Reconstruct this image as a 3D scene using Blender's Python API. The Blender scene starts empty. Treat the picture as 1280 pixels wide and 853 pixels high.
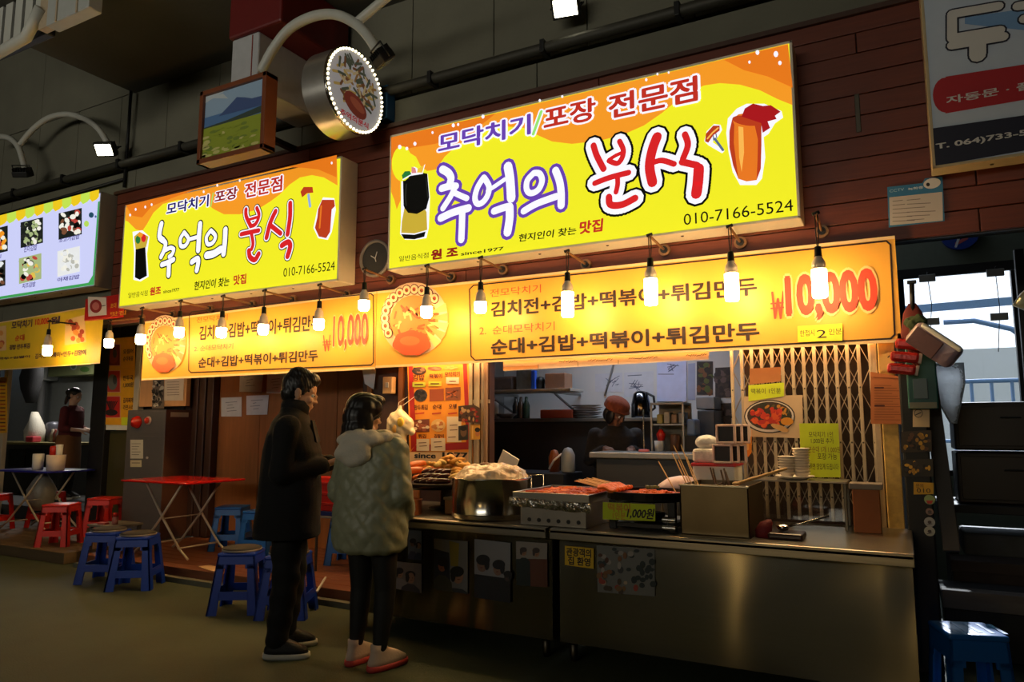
import bpy, bmesh, math, random
from mathutils import Vector, Matrix, Euler, noise
from mathutils.geometry import tessellate_polygon
random.seed(7)
PI = math.pi
SC = bpy.context.scene
C = SC.collection
# ------------------------------------------------------------------ camera, sky, exposure
F_PX, CX, CY, HZ, CAM_H, VPX = 900.0, 640.0, 426.5, 535.0, 1.4, 1127.0
PITCH = math.atan((HZ-CY)/F_PX)
YAW = math.atan((VPX-CX)*math.cos(PITCH)/F_PX)
cam_d = bpy.data.cameras.new('camera'); cam = bpy.data.objects.new('camera', cam_d); C.objects.link(cam)
cam.location = (0, 0, CAM_H); cam.rotation_euler = (PI/2+PITCH, 0, YAW)
cam_d.sensor_width = 36.0; cam_d.lens = 36.0*F_PX/1280.0; cam_d.clip_start = 0.05; cam_d.clip_end = 200
SC.camera = cam
SC.view_settings.view_transform = 'Standard'; SC.view_settings.look = 'None'
SC.view_settings.gamma = 1.0; SC.view_settings.exposure = 0.0; SC.view_settings.use_curve_mapping = False
try:
    SC.cycles.use_denoising = True; SC.cycles.max_bounces = 7; SC.cycles.sample_clamp_indirect = 6.0
except Exception: pass
BULB_E, SIGN_E, WORLD_E = 108.0, 1.0, 2.2
world = bpy.data.worlds.new('world'); SC.world = world; world.use_nodes = True
wn = world.node_tree; wb = wn.nodes['Background']
tcw = wn.nodes.new('ShaderNodeTexCoord'); sep = wn.nodes.new('ShaderNodeSeparateXYZ'); rmp = wn.nodes.new('ShaderNodeValToRGB')
wn.links.new(tcw.outputs['Generated'], sep.inputs[0]); wn.links.new(sep.outputs['Z'], rmp.inputs[0]); wn.links.new(rmp.outputs[0], wb.inputs[0])
rmp.color_ramp.elements[0].color = (0.86, 0.90, 0.96, 1); rmp.color_ramp.elements[1].color = (0.66, 0.80, 1.0, 1)      # overcast sky
wb.inputs[1].default_value = WORLD_E
def area_light(name, loc, rot, size, sy, power, color):
    l = bpy.data.lights.new(name, 'AREA'); l.shape = 'RECTANGLE'; l.size = size; l.size_y = sy; l.energy = power; l.color = color
    o = bpy.data.objects.new(name, l); o.location = loc; o.rotation_euler = rot; C.objects.link(o); return o
# fill light added across the street for ambient daylight, and a kitchen ceiling tube
area_light('street_fill', (-5.5, -6.5, 3.4), (math.radians(114), 0, math.radians(4)), 11.0, 1.2, 165, (1.0, 0.95, 0.80)).data.spread = math.radians(100)
area_light('kitchen_tube', (-2.4, 6.75, 2.6), (0, 0, 0), 1.4, 0.12, 15, (0.80, 0.88, 1.0))
area_light('side_shop_tube', (-12.4, 7.4, 2.7), (0, 0, 0), 1.4, 0.15, 44, (1.0, 0.96, 0.88))
area_light('serving_hatch_tube', (-1.9, 5.03, 2.0), (math.radians(-28), 0, 0), 3.8, 0.05, 32, (1.0, 0.70, 0.36))
for lx_ in (-2.95, -0.32):                               # unseen strip lights added for the streaks on the steel counters
    q_ = area_light('counter_streak_light', (lx_, -6.0, 1.1), (math.radians(90), 0, math.radians(-10 if lx_ < -1 else -2)), 0.04, 0.6, 0.42, (1.0, 0.66, 0.24)).data.spread = math.radians(30)
sun_l = bpy.data.lights.new('sun', 'SUN'); sun_l.energy = 4.5; sun_l.angle = 0.02; sun_l.color = (0.93, 0.97, 1.0)
sun = bpy.data.objects.new('sun', sun_l); C.objects.link(sun)
sun.rotation_euler = Vector((-0.02, -1.0, -0.60)).to_track_quat('-Z', 'Y').to_euler()

# ------------------------------------------------------------------ helpers
def _basis():
    fw = Vector((-math.sin(YAW)*math.cos(PITCH), math.cos(YAW)*math.cos(PITCH), math.sin(PITCH)))
    rt = Vector((math.cos(YAW), math.sin(YAW), 0)); return fw, rt, rt.cross(fw)
FW, RT, UP = _basis(); EYE = Vector((0, 0, CAM_H))
def P(u, v, Y=None, Z=None, X=None):
    d = FW + RT*((u-CX)/F_PX) - UP*((v-CY)/F_PX)
    t = Y/d.y if Y is not None else ((Z-CAM_H)/d.z if Z is not None else X/d.x)
    return EYE + d*t
def mpp(p): return (Vector(p)-EYE).dot(FW)/F_PX
def lin(c):
    c = c/255.0
    return c/12.92 if c <= 0.04045 else ((c+0.055)/1.055)**2.4
def rgb(c): return (lin(c[0]), lin(c[1]), lin(c[2]), 1)
_M = {}
def M(name, col=(128,128,128), rough=0.5, metal=0.0, var=0.12, scale=14.0, bump=0.0, bscale=60.0, emit=0.0, spec=0.5, trans=0.0, alpha=1.0, stretch=None, coat=0.0, aniso=0.0):
    if name in _M: return _M[name]
    m = bpy.data.materials.new(name); m.use_nodes = True; nt = m.node_tree; b = nt.nodes['Principled BSDF']
    r = rgb(col)
    tc = nt.nodes.new('ShaderNodeTexCoord'); mp = nt.nodes.new('ShaderNodeMapping'); nt.links.new(tc.outputs['Object'], mp.inputs[0])
    if stretch: mp.inputs['Scale'].default_value = stretch
    n = nt.nodes.new('ShaderNodeTexNoise'); n.inputs['Scale'].default_value = scale; n.inputs['Detail'].default_value = 4.0
    nt.links.new(mp.outputs[0], n.inputs['Vector'])
    mx = nt.nodes.new('ShaderNodeMix'); mx.data_type = 'RGBA'
    mx.inputs['A'].default_value = tuple(min(1, x*(1-var)) for x in r[:3])+(1,); mx.inputs['B'].default_value = tuple(min(1, x*(1+var)) for x in r[:3])+(1,)
    nt.links.new(n.outputs['Fac'], mx.inputs['Factor'])
    nt.links.new(mx.outputs['Result'], b.inputs['Base Color'])
    b.inputs['Roughness'].default_value = rough; b.inputs['Metallic'].default_value = metal
    b.inputs['Specular IOR Level'].default_value = spec
    b.inputs['Transmission Weight'].default_value = trans; b.inputs['Alpha'].default_value = alpha; b.inputs['Coat Weight'].default_value = coat; b.inputs['Anisotropic'].default_value = aniso; b.inputs['Anisotropic Rotation'].default_value = 0.25 if aniso else 0.0
    if bump:
        n2 = nt.nodes.new('ShaderNodeTexNoise'); n2.inputs['Scale'].default_value = bscale; n2.inputs['Detail'].default_value = 3.0
        nt.links.new(mp.outputs[0], n2.inputs['Vector'])
        bp = nt.nodes.new('ShaderNodeBump'); bp.inputs['Strength'].default_value = bump; bp.inputs['Distance'].default_value = 0.01
        nt.links.new(n2.outputs['Fac'], bp.inputs['Height']); nt.links.new(bp.outputs[0], b.inputs['Normal'])
    if emit:
        b.inputs['Emission Color'].default_value = r; b.inputs['Emission Strength'].default_value = emit
        for l in list(b.inputs['Base Color'].links): nt.links.remove(l)
        b.inputs['Base Color'].default_value = (r[0]*0.25, r[1]*0.25, r[2]*0.25, 1); b.inputs['Specular IOR Level'].default_value = 0.15
    _M[name] = m; return m
def K(col, emit=0.0, rough=0.6):            # plain print ink
    return M('ink_%d_%d_%d_%s%s' % (col[0], col[1], col[2], 'lit' if emit else 'flat', rough), col, rough, emit=emit, var=0.04)

def thin_glass(name):
    m = bpy.data.materials.new(name); m.use_nodes = True; nt = m.node_tree; nt.nodes.clear()
    o = nt.nodes.new('ShaderNodeOutputMaterial'); mx = nt.nodes.new('ShaderNodeMixShader'); t = nt.nodes.new('ShaderNodeBsdfTransparent'); g = nt.nodes.new('ShaderNodeBsdfGlossy'); g.inputs['Roughness'].default_value = 0.05
    n = nt.nodes.new('ShaderNodeTexNoise'); n.inputs['Scale'].default_value = 2.0; mp = nt.nodes.new('ShaderNodeMapRange'); mp.inputs['To Min'].default_value = 0.04; mp.inputs['To Max'].default_value = 0.12
    t.inputs[0].default_value = (0.93, 0.95, 0.97, 1)
    nt.links.new(n.outputs['Fac'], mp.inputs['Value']); nt.links.new(mp.outputs[0], mx.inputs[0]); nt.links.new(t.outputs[0], mx.inputs[1]); nt.links.new(g.outputs[0], mx.inputs[2]); nt.links.new(mx.outputs[0], o.inputs[0]); return m
class MB:
    """collects shapes for ONE mesh object"""
    def __init__(s): s.v = []; s.f = []; s.fm = []; s.m = []; s.sm = []
    def mi(s, m):
        if m not in s.m: s.m.append(m)
        return s.m.index(m)
    def add(s, vs, fs, m, smooth=False, mat=None):
        o = len(s.v); i = s.mi(m)
        for p in vs:
            p = Vector(p); s.v.append(mat @ p if mat else p)
        for f in fs: s.f.append([o+k for k in f]); s.fm.append(i); s.sm.append(smooth)
        return s
    def bm(s, bm, m, smooth=False, mat=None):
        bm.verts.index_update()
        s.add([v.co for v in bm.verts], [[v.index for v in f.verts] for f in bm.faces], m, smooth, mat); bm.free(); return s
    def box(s, a, b, m, bev=0.0, mat=None, seg=2):
        lo = [min(a[i], b[i]) for i in range(3)]; hi = [max(a[i], b[i]) for i in range(3)]
        bm = bmesh.new(); bmesh.ops.create_cube(bm, size=1.0)
        for v in bm.verts: v.co = Vector([lo[i]+(hi[i]-lo[i])*(v.co[i]+0.5) for i in range(3)])
        if bev: bmesh.ops.bevel(bm, geom=bm.edges[:], offset=min(bev, 0.45*min(hi[i]-lo[i] for i in range(3))), segments=seg, affect='EDGES', profile=0.5)
        return s.bm(bm, m, bool(bev) and seg > 2, mat)
    def obox(s, p0, p1, w, h, m, up=(0,0,1), bev=0.0):      # bar from p0 to p1, w across, h along up
        p0 = Vector(p0); p1 = Vector(p1); x = (p1-p0); L = x.length; x.normalize(); z = Vector(up); z = (z - x*z.dot(x)).normalized(); y = z.cross(x)
        mt = Matrix((x, y, z)).transposed().to_4x4(); mt.translation = p0
        return s.box((0, -w/2, -h/2), (L, w/2, h/2), m, bev, mt)
    def cyl(s, p0, p1, r0, m, r1=None, n=16, caps=True, smooth=True):
        r1 = r0 if r1 is None else r1
        p0 = Vector(p0); p1 = Vector(p1); ax = (p1-p0).normalized(); q = ax.to_track_quat('Z', 'Y')
        vs = []
        for p, r in ((p0, r0), (p1, r1)):
            for k in range(n): a = 2*PI*k/n; vs.append(p + q @ Vector((r*math.cos(a), r*math.sin(a), 0)))
        s.add(vs, [[k, (k+1) % n, n+(k+1) % n, n+k] for k in range(n)], m, smooth)
        if caps: s.add(vs[:n], [list(range(n))[::-1]], m); s.add(vs[n:], [list(range(n))], m)
        return s
    def tube(s, pts, r, m, n=8, caps=True):
        pts = [Vector(p) for p in pts]; rs = r if isinstance(r, (list, tuple)) else [r]*len(pts)
        vs = []; ref = None
        for i, p in enumerate(pts):
            t = (pts[min(i+1, len(pts)-1)]-pts[max(i-1, 0)]).normalized()
            if ref is None: ref = t.orthogonal().normalized()
            ref = (ref - t*ref.dot(t)).normalized(); b = t.cross(ref)
            for k in range(n): a = 2*PI*k/n; vs.append(p + (ref*math.cos(a)+b*math.sin(a))*rs[i])
        fs = []
        for i in range(len(pts)-1):
            for k in range(n): fs.append([i*n+k, i*n+(k+1) % n, (i+1)*n+(k+1) % n, (i+1)*n+k])
        if caps: fs.append(list(range(n))[::-1]); fs.append([(len(pts)-1)*n+k for k in range(n)])
        return s.add(vs, fs, m, True)
    def lathe(s, prof, m, o=(0,0,0), n=24, axis=(0,0,1), sx=1.0, sy=1.0, cap=True):    # prof: (r, h)
        q = Vector(axis).to_track_quat('Z', 'Y'); o = Vector(o); vs = []
        for r, h in prof:
            for k in range(n): a = 2*PI*k/n; vs.append(o + q @ Vector((r*sx*math.cos(a), r*sy*math.sin(a), h)))
        fs = []
        for i in range(len(prof)-1):
            for k in range(n): fs.append([i*n+k, i*n+(k+1) % n, (i+1)*n+(k+1) % n, (i+1)*n+k])
        if cap and prof[0][0] > 1e-4: fs.append(list(range(n))[::-1])
        if cap and prof[-1][0] > 1e-4: fs.append([(len(prof)-1)*n+k for k in range(n)])
        return s.add(vs, fs, m, True)
    def ball(s, c, r, m, n=12, mat=None):
        r = (r, r, r) if isinstance(r, (int, float)) else r
        bm = bmesh.new(); bmesh.ops.create_uvsphere(bm, u_segments=n, v_segments=max(6, n*2//3), radius=1.0)
        for v in bm.verts:
            p = Vector((v.co.x*r[0], v.co.y*r[1], v.co.z*r[2])); v.co = (mat @ p if mat else p) + Vector(c)
        return s.bm(bm, m, True)
    def capsule(s, p0, p1, r0, r1, m, n=10):
        s.cyl(p0, p1, r0, m, r1, n, caps=True); s.ball(p0, r0, m, n); s.ball(p1, r1, m, n); return s
    def prism(s, poly, d, m):                                        # 3-D polygon pushed along d
        d = Vector(d); a = [Vector(p) for p in poly]; n = len(a)
        return s.add(a+[p+d for p in a], [list(range(n))[::-1], [n+k for k in range(n)]]+[[k, (k+1) % n, n+(k+1) % n, n+k] for k in range(n)], m)
    def loft(s, rings, m, n=24, smooth=True, cap=True):              # rings: (center, rx, ry, angle, power)
        vs = []
        for c, rx, ry, ang, pw in rings:
            c = Vector(c); ca, sa = math.cos(ang), math.sin(ang)
            for k in range(n):
                a = 2*PI*k/n; x = math.copysign(abs(math.cos(a))**(2/pw), math.cos(a))*rx; y = math.copysign(abs(math.sin(a))**(2/pw), math.sin(a))*ry
                vs.append(c + Vector((x*ca-y*sa, x*sa+y*ca, 0)))
        fs = []
        for i in range(len(rings)-1):
            for k in range(n): fs.append([i*n+k, i*n+(k+1) % n, (i+1)*n+(k+1) % n, (i+1)*n+k])
        if cap: fs.append(list(range(n))[::-1]); fs.append([(len(rings)-1)*n+k for k in range(n)])
        return s.add(vs, fs, m, smooth)
    def build(s, name, parent=None, local=False):
        me = bpy.data.meshes.new(name); off = Vector((0,0,0)); inv = None
        if parent is not None and not local:
            inv = wmat(parent).inverted()
        me.from_pydata([(inv @ p) if inv else p for p in s.v], [], s.f); 
        for m in s.m: me.materials.append(m)
        me.polygons.foreach_set('material_index', s.fm); me.polygons.foreach_set('use_smooth', s.sm); me.update()
        o = bpy.data.objects.new(name, me); C.objects.link(o)
        if parent is not None: o.parent = parent
        return o
def wmat(o):
    m = Matrix.LocRotScale(o.location, o.rotation_euler, o.scale)
    return wmat(o.parent) @ m if o.parent else m
def tag(o, label, cat, group=None, kind=None):
    o['label'] = label; o['category'] = cat
    if group: o['group'] = group
    if kind: o['kind'] = kind
    return o
def thing(name, label, cat, loc=(0,0,0), rz=0.0, group=None):
    o = bpy.data.objects.new(name, None); C.objects.link(o); o.location = loc; o.rotation_euler = (0, 0, rz); o.empty_display_size = 0.1
    return tag(o, label, cat, group)
def struct(o): o['kind'] = 'structure'; return o
def kids(o): return [c for c in list(C.objects) if c.parent == o]
def dup(o, loc, rz=None, label=None, group=None):
    def cp(a, par):
        c = a.copy(); C.objects.link(c)
        if par is not None: c.parent = par
        for k in kids(a): cp(k, c)
        return c
    r = cp(o, None); r.location = loc
    if rz is not None: r.rotation_euler = (0, 0, rz)
    if label: r['label'] = label
    if group: r['group'] = group
    return r
def remesh(o, vox=0.01, smooth=3, disp=None):
    md = o.modifiers.new('r', 'REMESH'); md.mode = 'VOXEL'; md.voxel_size = vox; md.use_smooth_shade = True
    if smooth:
        sm = o.modifiers.new('s', 'SMOOTH'); sm.factor = 0.5; sm.iterations = smooth
    bpy.context.view_layer.update(); dg = bpy.context.evaluated_depsgraph_get()
    me = bpy.data.meshes.new_from_object(o.evaluated_get(dg)); old = o.data; mats = list(old.materials)
    o.modifiers.clear(); o.data = me; me.materials.clear(); [me.materials.append(x) for x in mats[:1]]
    for p in me.polygons: p.use_smooth = True; p.material_index = 0
    if disp:
        me.calc_loop_triangles() if False else None
        vn = [v.normal.copy() for v in me.vertices]
        for v, n in zip(me.vertices, vn): v.co = v.co + n*disp(v.co, n)
        me.update()
    return o
_T = {}
def glyphs(body, bold=0.0):
    k = (body, bold)
    if k in _T: return _T[k]
    c = bpy.data.curves.new('t', 'FONT'); c.body = body; c.offset = bold; c.resolution_u = 3; c.fill_mode = 'FRONT'
    o = bpy.data.objects.new('t', c); C.objects.link(o); bpy.context.view_layer.update()
    me = bpy.data.meshes.new_from_object(o.evaluated_get(bpy.context.evaluated_depsgraph_get()))
    v = [(p.co.x, p.co.y) for p in me.vertices]; f = [list(p.vertices) for p in me.polygons]
    bpy.data.objects.remove(o); bpy.data.curves.remove(c); bpy.data.meshes.remove(me)
    _T[k] = (v, f); return v, f
class Art:
    """flat printing on a plane; fn(u, v, lift) -> point. metric=True means u, v are metres on the plane"""
    def __init__(s, Y=None, fn=None, step=0.0012, mb=None):
        s.Y = Y; s.step = step; s.mb = mb or MB(); s.texts = []; s.c = 0
        s.fn = fn or (lambda u, v: P(u, v, Y=Y)); s.nrm = Vector((0, -1, 0))
        if fn is None: s.px = lambda u, v: mpp(P(u, v, Y=Y))
        else: s.px = lambda u, v: 1.0
    def frame(s, fn, nrm): s.fn = fn; s.nrm = Vector(nrm); s.px = lambda u, v: 1.0; return s
    def L(s, q, k): return q + s.nrm*(s.step*k+0.00009*(s.c % 9))     # every shape a hair above the last
    def poly(s, pts, m, k=1):
        q = [s.L(s.fn(*p), k) for p in pts]; e1 = s.nrm.orthogonal().normalized(); e2 = s.nrm.cross(e1)
        s.c += 1; tri = tessellate_polygon([[Vector((p.dot(e1), p.dot(e2), 0)) for p in q]])
        s.mb.add(q, [list(f) for f in tri], m); return s
    def quad(s, u0, v0, u1, v1, m, k=1): return s.poly([(u0, v0), (u1, v0), (u1, v1), (u0, v1)], m, k)
    def rrect(s, u0, v0, u1, v1, r, m, k=1, line=None):
        pts = []
        for cx, cy, a0 in ((u1-r, v1-r, 0), (u0+r, v1-r, PI/2), (u0+r, v0+r, PI), (u1-r, v0+r, 3*PI/2)):
            for i in range(6): a = a0+PI/2*i/5; pts.append((cx+r*math.cos(a), cy+r*math.sin(a)))
        if line: return s.stroke(pts+[pts[0]], line, m, k)
        return s.poly(pts, m, k)
    def ell(s, u, v, ru, rv, m, k=1, n=20, rot=0.0):
        return s.poly([(u+ru*math.cos(a)*math.cos(rot)-rv*math.sin(a)*math.sin(rot), v+ru*math.cos(a)*math.sin(rot)+rv*math.sin(a)*math.cos(rot)) for a in [2*PI*i/n for i in range(n)]], m, k)
    def stroke(s, pts, w, m, k=1, smooth=False):
        """w in pixels (or metres when framed)"""
        if smooth and len(pts) > 2:
            out = []
            for i in range(len(pts)-1):
                p0, p1, p2, p3 = pts[max(i-1, 0)], pts[i], pts[i+1], pts[min(i+2, len(pts)-1)]
                for j in range(5):
                    t = j/5.0
                    out.append(tuple(0.5*((2*p1[d])+(-p0[d]+p2[d])*t+(2*p0[d]-5*p1[d]+4*p2[d]-p3[d])*t*t+(-p0[d]+3*p1[d]-3*p2[d]+p3[d])*t**3) for d in (0, 1)))
            out.append(pts[-1]); pts = out
        q = [s.fn(*p) for p in pts]; W = w*s.px(*pts[0])/2; n = s.nrm
        vs, fs = [], []
        for i, c in enumerate(q):                      # round joints
            s.c += 1
            e1 = n.orthogonal().normalized(); e2 = n.cross(e1); o = len(vs)
            kk = 0.0
            for j in range(10): a = 2*PI*j/10; vs.append(s.L(c+(e1*math.cos(a)+e2*math.sin(a))*W, k))
            fs.append([o+j for j in range(10)])
            if i+1 < len(q) and (q[i+1]-c).length > 1e-6:
                d = (q[i+1]-c).normalized(); b = n.cross(d)*W; o = len(vs); s.c += 1
                vs += [s.L(c-b, k), s.L(q[i+1]-b, k), s.L(q[i+1]+b, k), s.L(c+b, k)]; fs.append([o, o+1, o+2, o+3])
        s.mb.add(vs, fs, m); return s
    def text(s, body, ll, ur, m, k=2, bold=0.02, rims=(), shear=0.0):
        """fills the box from lower-left to upper-right; rims = ((ink, extra), ...) from outermost in"""
        a = s.fn(*ll); b = s.fn(*ur); up = Vector((0, 0, 1)); right = up.cross(s.nrm); right = -right if right.dot(b-a) < 0 else right
        W = (b-a).dot(right); H = (b-a).z
        lay = [(mm, bold+e) for mm, e in rims]+[(m, bold)]; tb = MB(); s.texts.append(tb)
        vv, ff = glyphs(body, 0.0); x0 = min(p[0] for p in vv)-bold; x1 = max(p[0] for p in vv)+bold; y0 = min(p[1] for p in vv)-bold; y1 = max(p[1] for p in vv)+bold
        sx = W/(x1-x0); sy = H/(y1-y0)
        for i, (mm, bd) in enumerate(lay):             # weight comes from copies shifted round a small circle
            nc = 1 if bd < 0.012 else (6 if bd < 0.05 else 10)
            for q in range(nc):
                dx, dy = (0, 0) if nc == 1 else (bd*math.cos(2*PI*q/nc), bd*math.sin(2*PI*q/nc)); s.c += 1
                tb.add([s.L(a+right*((p[0]-x0+dx)*sx+shear*(p[1]-y0+dy)*sy)+up*((p[1]-y0+dy)*sy), k+i) for p in vv], ff, mm)
        return s
    def build(s, name, parent=None):
        r = s.mb.build(name if not s.texts else 'print', parent) if s.mb.v else None
        for tb in s.texts: r = tb.build('lettering', parent)
        return r
def rect_frame(o, right, up):
    o = Vector(o); right = Vector(right); up = Vector(up)
    return lambda u, v: o+right*u+up*v
# ------------------------------------------------------------------ materials
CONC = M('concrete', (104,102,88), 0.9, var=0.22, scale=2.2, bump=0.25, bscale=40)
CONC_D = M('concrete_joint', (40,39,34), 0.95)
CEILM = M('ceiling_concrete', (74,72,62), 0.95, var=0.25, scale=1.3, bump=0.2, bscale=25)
FLOORM = M('green_street_coating', (66,74,52), 0.72, var=0.3, scale=2.4, bump=0.35, bscale=90)
WOOD = M('fascia_wood', (104,46,26), 0.5, var=0.35, scale=6, stretch=(0.6,6,9), bump=0.1, bscale=30)
WOODB = M('booth_wood', (142,86,42), 0.55, var=0.3, scale=5, stretch=(7,7,0.6), bump=0.1)
WOODD = M('dark_brown_wood', (66,40,28), 0.5, var=0.3, scale=5, stretch=(7,7,0.6))
DECK = M('deck_wood', (126,72,44), 0.5, var=0.3, scale=5, stretch=(0.5,7,7), bump=0.1)
STEEL = M('brushed_steel', (176,170,158), 0.3, 1.0, var=0.08, scale=30, stretch=(0.3,0.3,12), bump=0.03, bscale=8); STEELP = M('brushed_steel_panel', (126,120,104), 0.17, 1.0, var=0.08, scale=12, stretch=(0.3,0.3,6), aniso=1.0)
STEEL2 = M('polished_steel', (190,186,178), 0.16, 1.0, var=0.05, scale=6)
STEELD = M('sooty_steel', (92,86,76), 0.42, 1.0, var=0.3, scale=9, bump=0.05)
GALV = M('painted_gate_steel', (176,158,132), 0.5, 0.25, var=0.15, scale=20)
BLACK = M('black_metal', (20,20,21), 0.5, 0.3)
BLACKP = M('black_plastic', (15,15,16), 0.45)
BLACKW = M('black_paint', (17,16,16), 0.6)
WHITE = M('white_plastic', (225,222,214), 0.4, var=0.04)
CREAM = M('cream_aluminium', (196,186,166), 0.45, 0.2, var=0.06)
PAPER = M('white_paper', (222,220,212), 0.8, var=0.05)
PIPEW = M('white_pipe', (176,176,168), 0.45, var=0.08)
GREYP = M('grey_panel', (92,90,88), 0.5, 0.2, var=0.1)
KWALL = M('kitchen_wall', (196,198,200), 0.6, var=0.08, scale=3)
DARKW = M('dark_wall', (46,46,47), 0.8, var=0.2)
GLASSM = thin_glass('clear_glass')
_nt = STEELP.node_tree; _tg = _nt.nodes.new('ShaderNodeTangent'); _tg.direction_type = 'UV_MAP'; _tg.uv_map = 'panel'; _nt.links.new(_tg.outputs[0], _nt.nodes['Principled BSDF'].inputs['Tangent'])
INK = K((28,22,22)); INKR = K((190,40,34))
# ------------------------------------------------------------------ the setting
def sbox(name, a, b, m, bev=0.0): return struct(MB().box(a, b, m, bev).build(name))
sbox('floor', (-26,-8,-0.2), (9,14,0), FLOORM)
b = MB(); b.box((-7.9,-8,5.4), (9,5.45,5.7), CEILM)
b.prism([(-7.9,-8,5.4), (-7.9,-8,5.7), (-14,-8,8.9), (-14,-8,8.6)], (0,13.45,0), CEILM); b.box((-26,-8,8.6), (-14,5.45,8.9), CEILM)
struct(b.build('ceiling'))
def panels(b, x0, x1, z0, z1, y, w=0.87):
    x = x0
    while x < x1-0.01:
        xe = min(x+w, x1); b.box((x+0.004, y, z0), (xe-0.004, y+0.12, z1), CONC, 0.004); x = xe
b = MB(); b.box((-26,5.19,2.62), (9,5.4,8.7), CONC_D)
panels(b, -26+0.45, 8.8, 4.46, 5.41, 5.12); panels(b, -26+0.45, -7.86, 5.42, 8.6, 5.12, 2.61)
panels(b, -26+0.02, 8.8, 2.62, 4.40, 5.07, 2.61)
struct(b.build('wall_front'))
sbox('wall_back', (-26,-8.2,0), (9,-8,9), M('far_shop_fronts', (70,62,52), 0.8, var=0.4, scale=1.5))
sbox('wall_left', (-26.2,-8.2,0), (-26,14,9), DARKW)
sbox('wall_right', (9,-8.2,0), (9.2,8,9), DARKW)
# wooden fascia of boards over the stalls
b = MB(); rr = random.Random(3)
for i in range(11):
    z0 = 2.565+i*0.142; z1 = min(z0+0.136, 4.10)
    x = -7.92
    while x < 5:
        xe = min(x+rr.choice([2.4, 3.0, 3.6]), 5.0)
        b.box((x+0.003, 5.0-rr.random()*0.004, z0), (xe-0.003, 5.03, z1), WOOD, 0.004); x = xe
b.box((-7.92,5.03,2.56), (5,5.066,4.115), BLACKW); b.box((-7.95,4.97,4.10), (5,5.066,4.135), WOODD)
struct(b.build('wall_fascia'))
b = MB()
for x in (-5.2, -2.75, -0.15): b.box((x, 4.992, 3.3), (x+0.03, 5.0, 3.56), STEELD, 0.003)
struct(b.build('trim_1'))
# roof of the stalls and their inner walls
sbox('roof', (-26,5.1,2.75), (-0.02,8.3,2.9), DARKW); sbox('ceiling_passage', (-0.02,5.45,5.2), (9,8.3,5.35), DARKW)
sbox('wall_kitchen_back', (-4.3,7.62,0), (0.0,7.75,2.75), KWALL)
sbox('wall_kitchen_left', (-4.33,5.24,0), (-4.2,7.75,2.75), M('kitchen_side', (120,118,116), 0.7, var=0.15))
sbox('wall_kitchen_right', (-0.10,5.12,0), (-0.02,8.2,2.75), M('kitchen_dark_side', (100,98,94), 0.7))
b = MB(); b.box((-4.32,5.16,0), (-2.98,5.24,2.75), WOODD)
for x in (-4.25,-3.9,-3.72,-3.05): b.box((x,5.13,0), (x+0.05,5.17,2.75), WOODB, 0.004)
struct(b.build('wall_partition'))
b = MB(); b.box((-9.3,6.0,0.1), (-4.2,6.1,2.75), WOODB)
x = -7.1
while x < -4.25:
    b.box((x+0.004,5.985,0.12), (min(x+0.58,-4.25)-0.004,6.0,2.75), WOODB, 0.003); x += 0.58
struct(b.build('wall_booth_back'))
b = MB(); b.box((-4.28,5.24,0.1), (-4.2,6.0,2.75), WOODD); struct(b.build('wall_booth_side'))
b = MB()
for x in (-7.72, -7.6, -7.47, -7.33): b.box((x,5.90,0.12), (x+0.11,6.0,2.75), WOODD, 0.01)
struct(b.build('trim_2'))
b = MB(); b.box((-8.42,5.78,1.66), (-7.55,5.84,2.75), M('pale_ply', (214,158,104), 0.6, var=0.12, scale=4, stretch=(5,5,0.8)), 0.004)
b.box((-8.52,5.76,0.12), (-8.42,5.84,2.75), CREAM, 0.004); struct(b.build('trim_3'))
sbox('wall_side_shop_back', (-18,8.5,0), (-9.3,8.62,3.2), M('side_shop_wall', (120,122,118), 0.7, var=0.1))
sbox('wall_side_shop_right', (-9.38,6.0,0), (-9.3,8.5,2.75), M('side_shop_end', (100,100,98), 0.7))
sbox('wall_side_shop_left', (-18.1,5.3,0), (-18,8.5,3.2), DARKW)
sbox('floor_side_shop', (-18,5.9,0), (-9.3,8.5,0.3), DARKW)
sbox('wall_gate_backing', (-0.96,5.27,0), (-0.1,5.31,2.75), M('dark_brown_backing', (52,34,26), 0.8, var=0.4, scale=4))
# raised platforms
b = MB()
for i in range(10): b.box((-7.45,4.57+i*0.145,0.0), (-3.0,4.57+i*0.145+0.14,0.12), DECK, 0.004)
struct(b.build('floor_booth_deck'))
b = MB(); b.box((-3.02,4.57,0), (-2.99,5.14,0.12), DECK); struct(b.build('baseboard_deck'))
b = MB()
for i in range(9): b.box((-13.5,4.54+i*0.17,0.0), (-7.68,4.54+i*0.17+0.166,0.115), M('grey_deck', (104,84,58), 0.7, var=0.25, scale=4, stretch=(0.6,6,6)), 0.006)
struct(b.build('floor_side_deck'))
sbox('kerb', (-7.45,4.50,0), (-3.0,4.565,0.045), CONC)
# door frame of the neighbouring shop
b = MB(); b.box((-9.42,5.78,0.12), (-9.10,5.95,2.9), BLACKW, 0.01); b.box((-12.2,5.78,0.12), (-12.02,5.95,2.9), BLACKW, 0.01); b.box((-13,5.8,2.55), (-9.1,5.93,2.9), BLACKW, 0.01)
b.box((-11.96,5.75,0.12), (-11.90,5.80,2.9), CREAM, 0.004); b.box((-11.62,5.8,0.12), (-11.52,5.86,2.9), CREAM, 0.004)
struct(b.build('door_1'))
b = MB(); b.box((-9.1,5.86,0.12), (-7.7,5.93,1.36), M('olive_glass_panel', (70,66,40), 0.3)); b.box((-9.12,5.80,1.37), (-8.5,5.94,1.44), WHITE, 0.006); b.box((-9.1,5.84,1.47), (-9.05,5.95,2.9), BLACKW)
b.box((-9.1,5.88,1.44), (-7.7,5.95,2.9), BLACKW)
struct(b.build('trim_4'))
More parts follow.
